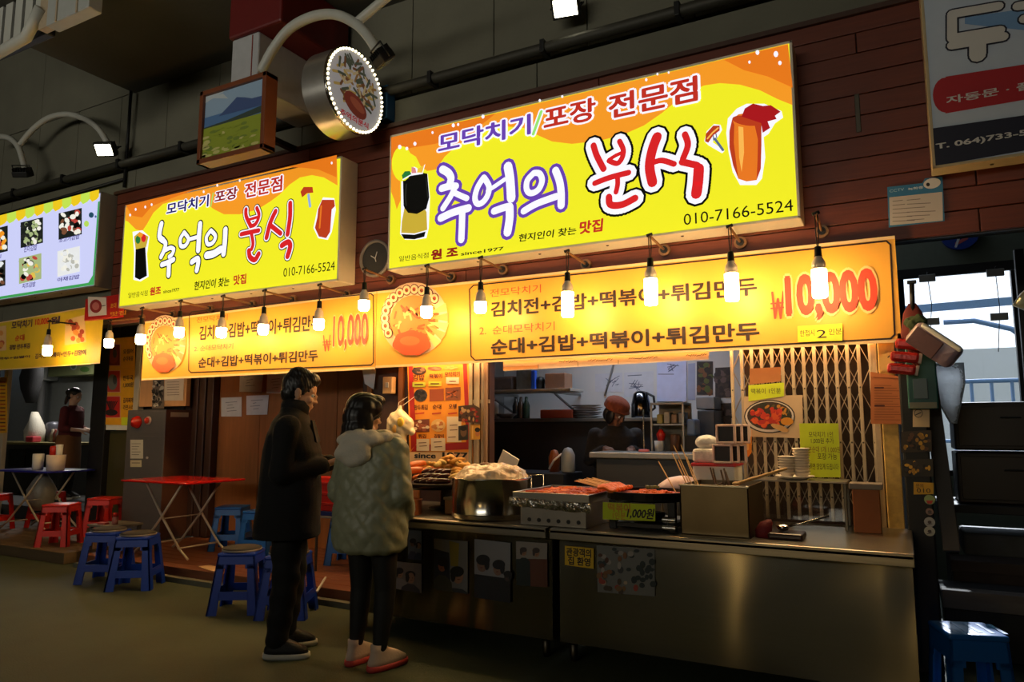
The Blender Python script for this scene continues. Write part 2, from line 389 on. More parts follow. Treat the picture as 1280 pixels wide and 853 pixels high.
# side passage on the right, its back wall with a bright window
PW = M('passage_wall', (106,112,96), 0.8, var=0.15)
b = MB(); b.box((-0.02,8.0,2.93), (9,8.2,5.2), PW); b.box((-0.02,7.97,2.86), (9,8.02,2.95), BLACKW); b.box((-0.02,8.0,0), (9,8.2,0.95), PW); b.box((1.75,8.0,0.95), (9,8.2,2.93), PW)
struct(b.build('wall_passage_back'))
b = MB(); b.box((-0.02,8.02,0.95), (0.1,8.1,2.93), BLACKW); b.box((0.98,8.02,0.95), (1.02,8.1,2.93), BLACK); b.box((1.68,8.02,0.95), (1.75,8.1,2.93), BLACKW); b.box((0.1,8.02,0.93), (1.7,8.1,1.0), BLACKW)
w1 = struct(b.build('window_1')); w1b = MB(); w1b.box((0.1,8.05,1.0), (1.7,8.056,2.93), GLASSM); w1b.build('window_pane', w1)
sbox('wall_passage_right', (2.2,5.4,0), (2.3,8.0,5.0), DARKW)
# yard outside the window
sbox('wall_yard', (-4,13,0), (8,13.3,2.6), M('pale_yard_wall', (228,226,222), 0.9, var=0.06))
b = MB(); BL = M('pale_blue_rail_paint', (128,160,204), 0.5, var=0.06)
for x in [0.15+0.19*i for i in range(9)]: b.cyl((x,9.6,0.0), (x,9.6,1.92), 0.018, BL, n=8)
b.cyl((-0.1,9.6,1.92), (1.45,9.6,1.92), 0.024, BL); b.cyl((-0.1,9.6,1.25), (1.7,9.6,1.25), 0.02, BL)
b.tube([(0.5,9.7,2.62), (0.8,9.7,2.62), (1.15,9.7,2.5), (1.4,9.7,2.25), (1.52,9.7,1.9), (1.56,9.7,1.0), (1.56,9.7,0)], 0.03, BL); b.obox((-0.1,9.75,2.8), (3,9.75,2.86), 0.05, 0.09, BL)
t = b.build('yard_railing'); tag(t, 'pale blue barred railing outside the bright passage window', 'railing')
# pipe along the concrete wall
b = MB(); b.cyl((-26,4.985,4.46), (9,4.985,4.46), 0.045, M('grey_conduit', (62,60,52), 0.6, 0.3), n=12)
for i in range(24): b.box((-20+i*1.1,4.93,4.405), (-19.96+i*1.1,5.065,4.515), BLACK, 0.004)
tag(b.build('conduit_pipe'), 'long grey conduit clamped along the concrete wall above the signs', 'pipe')
b = MB(); b.tube([(-7.86,5.04,5.38), (-7.86,5.04,4.9), (-7.87,5.04,4.2)], 0.018, BLACK); tag(b.build('cable'), 'black cable running down the concrete wall above the left menu sign', 'cable'); b = MB(); b.tube([(-7.89,5.04,4.30), (-10,5.04,4.25), (-13,5.04,4.2)], 0.02, BLACK)
tag(b.build('cable'), 'black cable running along the wall just above the pale blue menu sign', 'cable')
# ------------------------------------------------------------------ lightbox signs
YS = 4.78
def lightbox(name, label, x0, x1, z0, z1, side, group=None, yf=YS, face=None, dep=0.22):
    t = thing(name, label, 'sign', ((x0+x1)/2, yf+dep/2, z0), 0, group)
    b = MB(); b.box((x0, yf, z0), (x1, yf+dep-0.003, z1), side, 0.006)
    fr = 0.018
    for a, c in (((x0, yf-0.006, z0), (x1, yf+0.01, z0+fr)), ((x0, yf-0.006, z1-fr), (x1, yf+0.01, z1)), ((x0, yf-0.006, z0), (x0+fr, yf+0.01, z1)), ((x1-fr, yf-0.006, z0), (x1, yf+0.01, z1))): b.box(a, c, side, 0.003)
    for i in range(int((x1-x0)/0.55)): b.ball((x0+0.3+i*0.55, yf+0.07, z0-0.001), (0.012,0.012,0.006), STEELD, 6)
    b.build('cabinet', t)
    f = MB(); f.box((x0+fr, yf-0.003, z0+fr), (x1-fr, yf+0.004, z1-fr), face, 0); return t, f
E_ = SIGN_E
YEL = K((236,232,36), E_); YELB = K((244,244,70), E_); ORG = K((240,150,36), E_); ORD = K((226,118,26), E_); LWHITE = K((240,240,252), 1.05*E_)
PUR = K((112,70,190), 0.8*E_); LRED = K((226,36,40), 0.85*E_); LBLK = K((14,14,14), 0.3); LGRN = K((150,225,110), E_); BRED = K((196,48,34), 0.9*E_); DRED = K((150,26,26), 0.8*E_); NAVY = K((40,32,112), 0.8*E_)
LB_SIDE = M('aluminium_sign_case', (228,216,194), 0.45, 0.15, var=0.06)
# ---- the big sign
t, f = lightbox('shop_sign', 'large lit yellow and orange sign with purple and red lettering over the counter', -3.765, -0.488, 2.722, 3.918, LB_SIDE, face=YEL)
t = f.build('face_panel', t)
yA = YS-0.004
a = Art(yA)
a.poly([(488,173),(985,55),(992,132),(972,124),(950,113),(925,106),(900,104),(880,107),(862,115),(845,127),(828,141),(805,157),(780,168),(750,176),(715,180),(690,177),(672,169),(655,160),(630,158),(606,164),(588,172),(570,183),(556,196),(545,212),(534,214),(526,208),(520,196),(512,191),(502,193),(500,215),(501,250),(496,262),(493,250),(489,240)], ORG, 1)
a.poly([(489,172),(620,142),(600,158),(570,170),(545,180),(520,184),(500,188),(489,200)], ORD, 2)
a.poly([(905,75),(985,56),(991,110),(960,96),(930,88)], ORD, 2)
a.ell(503, 205, 13, 22, YEL, 3)
for u, v, r in ((500,184,2.2),(509,186,1.8),(519,180,2),(567,157,2),(573,156,1.5),(604,146,2),(675,126,1.5),(703,121,1.4),(808,100,1.6),(822,93,1.3),(836,91,1.2),(937,78,1.6),(947,66,2.4),(970,68,3),(975,79,2.2),(541,166,1.4)): a.ell(u, v, r, r*1.3, LWHITE, 3, 8)
a.build('background_print', t)
a = Art(yA)
W1 = ((LWHITE, 0.075),)
a.text('모닥치기', (548,193), (664,142), PUR, 4, 0.03, W1); a.text('포장', (680,164), (745,121), BRED, 4, 0.03, W1); a.text('전문점', (761,150), (872,94), BRED, 4, 0.03, W1)
a.stroke([(667,168), (677,140)], 8, LWHITE, 4); a.stroke([(667,168), (677,140)], 4, LGRN, 5)
a.build('lettering', t)
def off(pts, ox, oy, s): return [(ox+x/s, oy+y/s) for x, y in pts]
def brush(a, strokes, layers, ox, oy, s, k=4):
    for i, (m, extra) in enumerate(layers):
        for pts, w in strokes: a.stroke(off(pts, ox, oy, s), w/s+extra, m, k+i, True)
S1 = [([(362,158),(398,180),(415,212),(408,245)], 44), ([(358,275),(405,262),(445,262)], 40), ([(440,268),(412,325),(365,398)], 34), ([(432,300),(470,318),(512,336)], 32),
      ([(352,458),(430,422),(522,396)], 42), ([(484,420),(482,500),(478,590)], 40),
      ([(616,208),(580,265),(562,330),(575,368),(608,362),(640,318),(648,262),(620,212)], 34), ([(640,290),(690,258),(745,220)], 24), ([(765,140),(778,220),(785,335)], 52), ([(680,415),(735,395),(775,385)], 40), ([(775,390),(775,460),(762,545)], 48),
      ([(925,180),(885,225),(880,280),(905,305),(950,285),(975,230),(960,185),(925,180)], 34), ([(862,415),(940,370),(1062,325)], 38), ([(1058,165),(1082,230),(1092,300),(1092,380)], 42)]
a = Art(yA); S1 = [(p_, w_*1.15) for p_, w_ in S1]; brush(a, S1, ((PUR, 9.0), (LWHITE, 0.0)), 480, 180, 4.923); a.build('lettering', t)
S2 = [([(110,258),(130,320),(172,402)], 40), ([(270,232),(293,285),(285,335),(255,368),(205,352)], 34), ([(205,345),(250,318),(290,300)], 24), ([(118,490),(210,455),(325,425)], 36), ([(258,455),(258,500),(248,545)], 32), ([(205,575),(215,622),(285,622),(365,582)], 44),
      ([(500,205),(470,290),(455,390),(472,485)], 62), ([(470,365),(530,350),(605,372)], 36), ([(672,190),(690,255),(660,340)], 40), ([(655,360),(710,372),(755,390),(758,460),(745,560)], 44), ([(757,400),(752,480),(742,555)], 66)]
a = Art(yA); brush(a, S2, ((LBLK, 19.5), (LWHITE, 13.5), (LRED, 0.0)), 720, 130, 4.923); a.build('lettering', t)
a = Art(yA)
a.text('010-7166-5524', (855,282), (991,249), LBLK, 3, 0.0); a.text('현지인이 찾는', (648,303), (720,283), LBLK, 3, 0.02, shear=0.15); a.text('맛집', (724,293.5), (753,273), BRED, 3, 0.04, shear=0.1)
a.text('일반음식점', (499,327.5), (536,315.5), LBLK, 3, 0.01); a.text('원 조', (539,325.5), (573,308), DRED, 3, 0.05); a.text('since1977', (576.5,320), (630,308.5), LBLK, 3, 0.02)
a.build('lettering', t)
NORI = K((16,16,14), 0.35); NORI2 = K((52,54,48), 0.5); GRNL = K((40,130,60), 0.8); PINK = K((225,140,140), 0.9); GOLD = K((205,176,56), 0.9); SAU = K((232,120,34), 0.95); SAUD = K((190,62,28), 0.9); SAUL = K((246,180,80), 1.0); KET = K((176,24,30), 0.85); FORK = K((96,116,150), 0.8)
a = Art(yA); o = lambda p: off(p, 480, 180, 4.923)
a.poly(o([(108,215),(118,180),(150,165),(175,175),(185,140),(205,150),(210,165),(255,125),(240,180),(270,185),(284,330),(276,520),(262,580),(200,590),(130,590),(100,555),(105,480)]), LWHITE, 2)
a.poly(o([(118,220),(165,190),(240,178),(268,184),(280,330),(262,400),(205,432),(140,425),(122,380)]), NORI, 3); a.poly(o([(128,395),(150,425),(205,432),(255,405),(264,420),(268,530),(190,552),(108,548),(112,480)]), GOLD, 4)
a.poly(o([(108,556),(190,560),(258,540),(250,572),(190,588),(125,585)]), NORI, 4); a.poly(o([(118,218),(112,195),(130,170),(160,168),(172,190)]), GRNL, 4); a.poly(o([(172,182),(172,142),(195,150),(202,180)]), PINK, 4); a.poly(o([(205,178),(210,155),(250,130),(238,178)]), K((235,190,60), 1.0), 4)
a.stroke(o([(120,220),(165,194),(240,182)]), 1.6, LWHITE, 5); a.stroke(o([(140,250),(135,330),(140,380)]), 2, NORI2, 5); a.stroke(o([(262,210),(272,330)]), 1.6, NORI2, 5)
a.build('kimbap_roll_print', t)
a = Art(yA); o = lambda p: off(p, 720, 130, 4.923)
a.poly(o([(935,90),(990,30),(1050,0),(1160,0),(1265,45),(1275,85),(1225,120),(1185,185),(1155,205),(1165,330),(1145,460),(1110,500),(1010,500),(965,420),(940,300),(925,180)]), LWHITE, 2)
a.poly(o([(962,95),(1000,65),(1060,55),(1140,110),(1142,250),(1138,400),(1112,470),(1050,478),(1000,462),(968,380),(945,270),(945,170)]), SAU, 3); a.poly(o([(962,95),(945,170),(945,270),(968,380),(1000,462),(985,350),(972,240),(975,130)]), SAUD, 4); a.poly(o([(1100,130),(1142,110),(1142,250),(1138,400),(1112,470),(1118,350),(1120,220)]), SAUD, 4); a.poly(o([(1000,140),(1030,145),(1035,300),(1020,420),(1005,330)]), SAUL, 4)
a.ell(*o([(1050,105)])[0], 18, 6, SAUD, 4, rot=0.15); a.poly(o([(1020,80),(1040,30),(1090,0),(1150,15),(1200,10),(1260,50),(1225,75),(1235,95),(1180,110),(1195,150),(1150,180),(1140,120),(1080,100)]), KET, 5)
a.poly(o([(790,230),(805,170),(850,125),(890,130),(900,160),(870,210),(840,235),(915,290),(900,305),(815,255)]), LWHITE, 2); a.poly(o([(795,232),(800,185),(845,135),(885,135),(885,165),(845,195),(815,240)]), SAUD, 3); a.stroke(o([(810,215),(840,180),(875,150)]), 2, SAUL, 4); a.stroke(o([(855,215),(905,285)]), 3, FORK, 3); a.stroke(o([(848,225),(845,195)]), 1.2, FORK, 4); a.stroke(o([(868,212),(862,185)]), 1.2, FORK, 4)
a.build('sausage_print', t)
# ---- the smaller sign of the same stall
t, f = lightbox('shop_sign', 'smaller lit yellow sign with white and red lettering, hung left of the wall clock', -7.42, -4.305, 2.690, 3.835, LB_SIDE, face=YEL)
t = f.build('face_panel', t)
a = Art(yA)
a.poly([(157,257),(421,194),(422,232),(405,222),(390,219),(375,222),(362,231),(350,243),(338,252),(322,262),(300,268),(280,268),(268,262),(258,255),(240,250),(222,250),(204,255),(192,266),(184,280),(178,289),(170,287),(160,277),(157,276)], ORG, 1)
a.poly([(158,257),(250,235),(215,248),(190,258),(178,272),(165,270)], ORD, 2); a.poly([(360,209),(421,194),(421,222),(398,212),(380,210)], ORD, 2)
for u, v in ((163,269),(170,262),(182,259),(190,256),(255,240),(272,232),(300,226),(415,204)): a.ell(u, v, 1.2, 1.8, LWHITE, 3, 8)
a.build('background_print', t)
a = Art(yA)
a.text('모닥치기', (208.5,269.5), (262,243), NAVY, 4, 0.03, W1); a.stroke([(264,258),(267,242)], 2, LGRN, 4); a.text('포장', (268.5,254.5), (298,233), DRED, 4, 0.03, W1); a.text('전문점', (306,248.5), (354,219), BRED, 4, 0.03, W1)
a.build('lettering', t)
S3 = [([(224,385),(216,420),(214,455),(232,472)], 28), ([(232,472),(246,490),(238,525),(222,560)], 24), ([(245,525),(272,512),(290,520)], 20), ([(290,522),(282,545),(265,560)], 20), ([(226,602),(255,592),(288,575)], 24), ([(264,595),(262,658)], 26),
      ([(345,430),(325,465),(328,502),(352,500),(368,465),(345,430)], 20), ([(368,468),(415,455)], 18), ([(430,385),(424,455),(420,525)], 28), ([(386,588),(415,570),(420,590),(412,632)], 26),
      ([(488,420),(464,455),(470,492),(498,485),(512,450),(488,420)], 20), ([(465,552),(500,545),(540,520)], 34), ([(565,415),(562,480),(555,545)], 28)]
a = Art(yA); S3 = [(p_, w_*1.22) for p_, w_ in S3]; brush(a, S3, ((LBLK, 3.2), (LWHITE, 0.0)), 150, 190, 4.267)
S4 = [([(120,308),(122,345),(145,395)], 22), ([(178,300),(190,340),(172,385),(145,398)], 20), ([(128,365),(178,350)], 14), ([(95,440),(140,430),(188,420)], 22), ([(150,438),(158,490),(150,520)], 20), ([(136,528),(142,562),(168,576),(188,545)], 26),
      ([(278,318),(250,380),(230,458)], 26), ([(250,392),(275,412),(305,436)], 24), ([(356,275),(355,350),(342,440)], 26), ([(312,500),(345,482),(356,505),(342,558)], 28)]
S4 = [(p_, w_*1.15) for p_, w_ in S4]; brush(a, S4, ((LBLK, 5.6), (LWHITE, 3.2), (LRED, 0.0)), 280, 190, 4.267); a.build('lettering', t)
a = Art(yA)
a.text('010-7166-5524', (354.5,346.5), (419,326.5), LBLK, 3, 0.0); a.text('현지인이 찾는', (242.5,363.5), (287,346), LBLK, 3, 0.02, shear=0.12); a.text('맛집', (292,357), (308.5,342), BRED, 3, 0.04)
a.text('일반음식점', (160.5,373), (185,363), LBLK, 3, 0.0); a.text('원조', (187.5,370), (202,357.5), BRED, 3, 0.05); a.text('since1977', (204.5,367), (224.5,360), LBLK, 3, 0.02); a.build('lettering', t)
a = Art(yA)
a.poly([(166,290),(178,288),(187,296),(184,318),(186,346),(176,352),(167,350),(168,318)], LWHITE, 2); a.poly([(170,310),(182,308),(184,345),(175,350),(169,347)], NORI, 3); a.poly([(168,296),(175,290),(186,296),(183,309),(170,312)], GOLD, 3); a.ell(173,300,3,5,GRNL,4); a.ell(180,298,3,5,LRED,4); a.ell(176,294,3,3,ORG,4); a.build('kimbap_roll_print', t)
a = Art(yA)
a.poly([(397,262),(404,247),(418,248),(420,262),(415,290),(410,300),(398,298),(392,285)], LWHITE, 2); a.poly([(398,262),(403,250),(418,250),(419,258),(415,262),(413,290),(408,298),(399,296),(394,285),(397,272)], SAUD, 3); a.stroke([(402,258),(400,285)], 2.5, SAU, 4); a.poly([(376,240),(380,234),(391,234),(392,241),(384,242),(378,247)], SAUD, 3); a.stroke([(386,244),(388,258)], 4, K((150,180,225), 0.9), 3); a.build('sausage_print', t)
# ---- the neighbour's pale sign with food photos
t, f = lightbox('menu_sign', 'pale blue lit sign with food photos and a scalloped edge, farthest left', -11.2, -7.935, 2.985, 4.095, M('grey_aluminium_case', (150,142,126), 0.5, 0.2, var=0.06), yf=4.82, face=K((200,204,244), 1.0), dep=0.2)
t = f.build('face_panel', t); yB = 4.816
LGR = K((70,170,90), 0.8); SC1 = K((232,196,30), 1.0); SC2 = K((190,222,80), 1.0)
a = Art(yB); a.frame(lambda x, z: Vector((x, yB, z)), (0,-1,0)); a.quad(-11.18, 3.005, -7.953, 3.04, LGR, 1); a.quad(-7.985, 3.005, -7.953, 3.98, LGR, 1); a.poly([(-8.06,3.04),(-7.985,3.04),(-7.985,3.12)], LGR, 1); a.build('border_print', t); a = Art(yB)
for i in range(12):
    u0 = 124-i*11.5; u1 = u0-11.5; v0 = 237+(124-u0)*0.262; v1 = 237+(124-u1)*0.262; m = SC1 if i % 2 == 0 else SC2
    a.poly([(u0,v0),(u1,v1),(u1,v1+9),(u1+3,v1+12.5),(u0-3,v0+12.5),(u0,v0+9)], m, 2)
a.build('border_print', t)
PLT = K((40,46,40), 0.5); RICE = K((236,234,222), 1.0); GR1 = K((170,186,130), 0.9); RD1 = K((190,70,60), 0.9); YL1 = K((225,190,80), 0.95); BR1 = K((130,84,58), 0.8); WHR = K((226,228,228), 1.0)
def food(a, cu, cv, w, h, bg, cols, n, rnd, r=3.2, sl=-0.24):
    a.poly([(cu-w/2,cv-h/2-sl*w/2),(cu+w/2,cv-h/2+sl*w/2),(cu+w/2,cv+h/2+sl*w/2),(cu-w/2,cv+h/2-sl*w/2)], bg, 2)
    for i in range(n):
        x = (rnd.random()-0.5)*(w-2*r); y = (rnd.random()-0.5)*(h-2*r)
        a.ell(cu+x, cv+y+sl*x, r*(0.7+0.5*rnd.random()), r*(0.6+0.5*rnd.random()), cols[i % len(cols)], 3+i % 4, 9, rnd.random()*3)
rnd = random.Random(5)
for args in ((88, 280, 29, 33, PLT, [RICE, RD1, RICE, NORI, BR1], 34, 3.4), (40, 291, 28, 32, PLT, [GR1, RICE, GR1, NORI2], 40, 2.8), (38, 336, 28, 32, GR1, [GR1, NORI, RD1, RICE, YL1], 30, 3.4), (86, 327, 28, 32, WHR, [RICE, K((190,190,180),0.9), WHR], 34, 2.8), (2, 300, 16, 32, PLT, [YL1, RD1, RICE, ORG], 18, 3.2), (-2, 343, 18, 32, NORI2, [WHR, NORI, BR1], 18, 3.2)):
    a = Art(yB); food(a, *args[:7], rnd, args[7]); a.build('food_photo_print', t)
a = Art(yB); PV = K((80,70,150), 0.7)
for s_, ll, ur in (('소고기김밥', (74,304), (100,293)), ('진미김밥', (30,316), (47,305)), ('치즈김밥', (28,361), (45,352)), ('야채김밥', (72,353), (100,343)), ('참치', (-9,325), (2,318))): a.text(s_, ll, ur, PV, 3, 0.02)
a.ell(114.5, 269, 3.2, 3.6, K((40,84,110), 0.7), 3, 10); a.ell(108.5, 280, 3.2, 4, K((178,214,90), 1), 3, 10); a.ell(120, 271, 1.3, 1.6, K((80,110,170), 0.8), 3, 8); a.build('lettering', t)
# ---- white sign of the shop on the right, unlit
WS = M('white_vinyl_print', (196,206,220), 0.5, var=0.05)
t, f = lightbox('door_shop_sign', 'unlit white sign with a red band and navy foot, topmost right', 0.247, 3.0, 2.915, 4.9, M('dusty_sign_case', (190,170,130), 0.5), face=WS, dep=0.15); t = f.build('face_panel', t)
a = Art(yA)
def sk(x): return -0.17*x
a.poly([(1163,161),(1300,141.5),(1300,185),(1168,208)], K((18,20,44)), 1)
RB = K((176,24,34)); a.poly([(1182,96)]+[(1182+(-16)*math.cos(x)*1.0, 119-22*math.sin(x)+0) for x in [PI/2-PI*i/10 for i in range(11)]]+[(1182,142),(1400,104),(1400,62)], RB, 1)
BLS = K((120,160,205)); a.poly([(1206,22),(1300,8),(1300,40),(1206,30)], BLS, 1)
DKO = K((22,26,48)); LTW = K((214,210,204))
a2 = [([(1248,8),(1190,18),(1190,48),(1250,38)], 11), ([(1190,57),(1254,46)], 11), ([(1222,54),(1222,69)], 18), ([(1272,8),(1320,2)], 11), ([(1280,24),(1320,18)], 11)]
for pts, w_ in a2: a.stroke(pts, w_+4, DKO, 2)
for pts, w_ in a2: a.stroke(pts, w_, LTW, 3)
a.text('자동문 · 플', (1183,131), (1292,101), LTW, 3, 0.02); a.text('T. 064)733-55', (1170,189), (1295,160), LTW, 3, 0.03)
a.build('lettering', t)
# ------------------------------------------------------------------ banners
YB = 4.93
VIN = M('yellow_vinyl', (238,172,56), 0.45, var=0.06, scale=3); VINE = M('pale_vinyl_edge', (244,206,150), 0.5, var=0.05)
BRN = K((46,18,6)); ORT = K((206,84,44)); REDP = K((222,62,40)); REDH = K((250,196,130))
def banner(name, label, x0, x1, zt0, zt1, zb, group=None, vin=None, edge=0.02, y=YB):
    t = thing(name, label, 'banner', ((x0+x1)/2, y, zb), 0, group)
    b = MB(); N = 24; vin = vin or VIN
    vs = []; fs = []
    def pt(i, j, dy):
        s_ = i/N; x = x0+(x1-x0)*s_; z = zb+(zt0+(zt1-zt0)*s_-zb)*j
        return (x, y+dy+0.0*s_, z)
    for dy in (0.0, 0.004):
        for j in (0, edge*0+0.0, 1.0):
            for i in range(N+1): vs.append(pt(i, j, dy))
    n = N+1
    b.prism([(x0,y,zb),(x1,y,zb),(x1,y,zt1),(x0,y,zt0)], (0,0.004,0), vin)
    sh = b.build('vinyl_sheet', t)
    e = MB()
    e.prism([(x0,y-0.0008,zb),(x1,y-0.0008,zb),(x1,y-0.0008,zb+edge),(x0,y-0.0008,zb+edge)], (0,0.0007,0), VINE); e.prism([(x0,y-0.0008,zt0-edge),(x1,y-0.0008,zt1-edge),(x1,y-0.0008,zt1),(x0,y-0.0008,zt0)], (0,0.0007,0), VINE)
    e.build('hem', t); return sh
def platter(a, cu, cv, ru, rv, dark=False):
    PL = K((240,200,160)); SEA = K((104,40,26)); RI = K((252,216,170)); FIL = K((196,84,34)); TT = K((206,90,34)); TT2 = K((226,140,60)); DMP = K((214,86,40)); FRY = K((246,200,120)); FRY2 = K((232,160,90))
    a.ell(cu, cv, ru, rv, PL, 2, 28)
    a.ell(cu, cv+rv*0.05, ru*0.72, rv*0.70, TT2, 3, 24)
    r2 = random.Random(11)
    for i in range(46):
        an = r2.random()*6.28; q = r2.random()**0.5; x = cu+ru*0.62*q*math.cos(an); y = cv+rv*0.55*q*math.sin(an); d = r2.random()*3
        a.stroke([(x, y), (x+ru*0.17*math.cos(d), y+rv*0.17*math.sin(d))], ru*0.07, (TT, FRY, TT2, DMP)[i % 4], 4+i % 3)
    for i in range(5):
        an = -0.35+i*0.28; a.poly([(cu+ru*0.45*math.cos(an), cv+rv*0.4*math.sin(an)), (cu+ru*1.05*math.cos(an-0.1), cv+rv*1.0*math.sin(an-0.1)), (cu+ru*1.02*math.cos(an+0.14), cv+rv*1.0*math.sin(an+0.14))], (FRY, FRY2)[i % 2], 7)
    for i in range(12):
        an = PI*0.84+i*0.262; x = cu+ru*0.86*math.cos(an); y = cv+rv*0.80*math.sin(an)
        a.ell(x, y, ru*0.135, rv*0.15, SEA, 8+i % 2, 14); a.ell(x, y, ru*0.11, rv*0.125, RI, 10+i % 2, 12); a.ell(x, y, ru*0.055, rv*0.06, FIL, 12, 8); a.stroke([(x-ru*0.03, y), (x+ru*0.03, y+rv*0.03)], ru*0.03, SEA, 13)
    pts = [(cu-ru*0.05+ru*0.56*math.cos(t_)*(1+0.05*math.sin(5*t_)), cv+rv*0.66+rv*0.34*math.sin(t_)*(1+0.06*math.sin(7*t_))) for t_ in [2*PI*i/26 for i in range(26)]]
    a.poly(pts, DMP, 14); a.ell(cu-ru*0.1, cv+rv*0.6, ru*0.3, rv*0.13, K((226,112,58)), 15, 14)
yC = YB-0.001
t = banner('menu_banner', 'long yellow banner with large red price 10,000 at its right end, over the counter', -3.995, 0.03, 2.592, 2.577, 1.915)
a = Art(yC); platter(a, 518, 399, 42, 46); a.build('platter_print', t)
a = Art(yC)
def bframe(a, tl, tr, bl, br, w=1.6, m=BRN, r=5):
    pts = [(tl[0], tl[1]+r), (tl[0]+r, tl[1]), (tr[0]-r, tr[1]+0.1*r), (tr[0], tr[1]+r), (br[0], br[1]-r), (br[0]-r, br[1]), (bl[0]+r, bl[1]), (bl[0], bl[1]-r), (tl[0], tl[1]+r)]
    a.stroke(pts, w, m, 2)
bframe(a, (587,357), (1113,301), (589,450.5), (1118.5,423.5)); a.build('border_print', t)
a = Art(yC)
a.text('전모닥치기', (612.8,372), (676.5,355.5), ORT, 3, 0.0); a.text('김치전+김밥+떡볶이+튀김만두', (613.7,397), (946,346), BRN, 3, 0.03)
a.text('2.', (599.5,418.7), (608,409), ORT, 3, 0.0); a.text('순대모닥치기', (616,418.7), (693.5,402), ORT, 3, 0.0); a.text('순대+김밥+떡볶이+튀김만두', (613.7,444), (949,402), BRN, 3, 0.03)
a.stroke([(965.5,366),(969,398),(972.5,374),(976,398),(979.5,365)], 2.6, REDP, 4); a.stroke([(964,380),(981,378.5)], 1.8, REDP, 4); a.stroke([(964,386),(981,384.5)], 1.8, REDP, 4); a.text('10,000', (983,404), (1095,334), REDP, 5, 0.045, ((REDH, 0.045),)); a.build('lettering', t)
t = banner('menu_banner', 'shorter yellow banner printed with the same menu, under the smaller sign', -7.17, -4.0, 2.545, 2.592, 1.905)
a = Art(yC); platter(a, 207, 430, 25, 36); a.build('platter_print', t)
a = Art(yC); bframe(a, (237,390), (467,367), (236,466), (467,456.5), 1.3, r=3); a.build('border_print', t)
a = Art(yC); a.text('전모닥치기', (246,404), (285,393), ORT, 3, 0.0); a.text('김치전+김밥+떡볶이+튀김만두', (249,426), (401,393), BRN, 3, 0.026); a.text('2. 순대모닥치기', (243,440), (292,429), ORT, 3, 0.0); a.text('순대+김밥+떡볶이+튀김만두', (248,460.5), (398,437), BRN, 3, 0.026)
a.stroke([(405,420),(407,439),(409,425),(411,438.5),(413,419.5)], 1.6, REDP, 4); a.stroke([(404,428),(414,427)], 1.1, REDP, 4); a.stroke([(404,431.5),(414,430.5)], 1.1, REDP, 4); a.text('10,000', (416,440), (461,391), REDP, 4, 0.02, ((REDH, 0.03),)); a.build('lettering', t)
t = banner('menu_banner', 'dull yellow banner with small photos, under the pale blue sign', -11.6, -7.93, 2.70, 2.80, 2.12, vin=M('dull_yellow_vinyl', (226,190,44), 0.5, var=0.06), edge=0.012)
a = Art(yC); PURP = K((74,44,70))
a.text('모닥치기', (14.5,412), (41,399), PURP, 3, 0.03); a.text('10,000', (44,408), (62,397), REDP, 3, 0.03); a.text('원', (63,406), (76,395), PURP, 3, 0.03)
a.text('순대', (19,427), (31,418), REDP, 3, 0.02); a.text('김밥 만두튀김', (12,438), (38,429), PURP, 3, 0.03); a.text('순대+만두+김말이', (-20,452), (38,444), PURP, 3, 0.03); a.text('김치전+떡볶이+만두+김말이', (44,449), (108,437), PURP, 3, 0.03)
a.poly([(82,400),(106,394),(108,428),(81,432)], K((232,190,130)), 2); a.poly([(-8,410),(8,407),(8,438),(-8,440)], K((232,190,130)), 2)
rnd = random.Random(2)
for i in range(16): a.ell(84+rnd.random()*20, 402+rnd.random()*24, 3, 3.4, (K((196,90,50)), K((226,150,70)), K((160,60,40)))[i % 3], 3+i % 3, 8)
for i in range(5): a.ell(-3+rnd.random()*7, 413+rnd.random()*20, 3, 3.4, (K((196,90,50)), K((226,150,70)))[i % 2], 3+i % 2, 8)
a.build('lettering', t)
# sticky notes
def note(name, label, pts, Y, m, cat='note', lines=(), ink=INK, group=None, art=None):
    a = Art(Y)
    q = [P(p[0], p[1], Y=Y) for p in pts]
    t = thing(name, label, cat, tuple(sum((x for x in q), Vector())/len(q)), 0, group)
    b = MB(); b.prism(q, (0, 0.0015, 0), m); sh = b.build('sheet', t)
    if lines or art:
        a = Art(Y)
        for s_, ll, ur in lines: a.text(s_, ll, ur, ink, 1, 0.01)
        if art: art(a)
        a.build('print', sh)
    return t
note('price_note', 'yellow note stuck below the large red price on the banner', [(997,408),(1053,404.5),(1053,426),(997,428)], YB-0.016, M('yellow_note', (246,226,60), 0.7), lines=[('한접시', (1000,421), (1018,412)), ('2', (1021,423), (1033,412)), ('인분', (1036,419), (1052,410))])
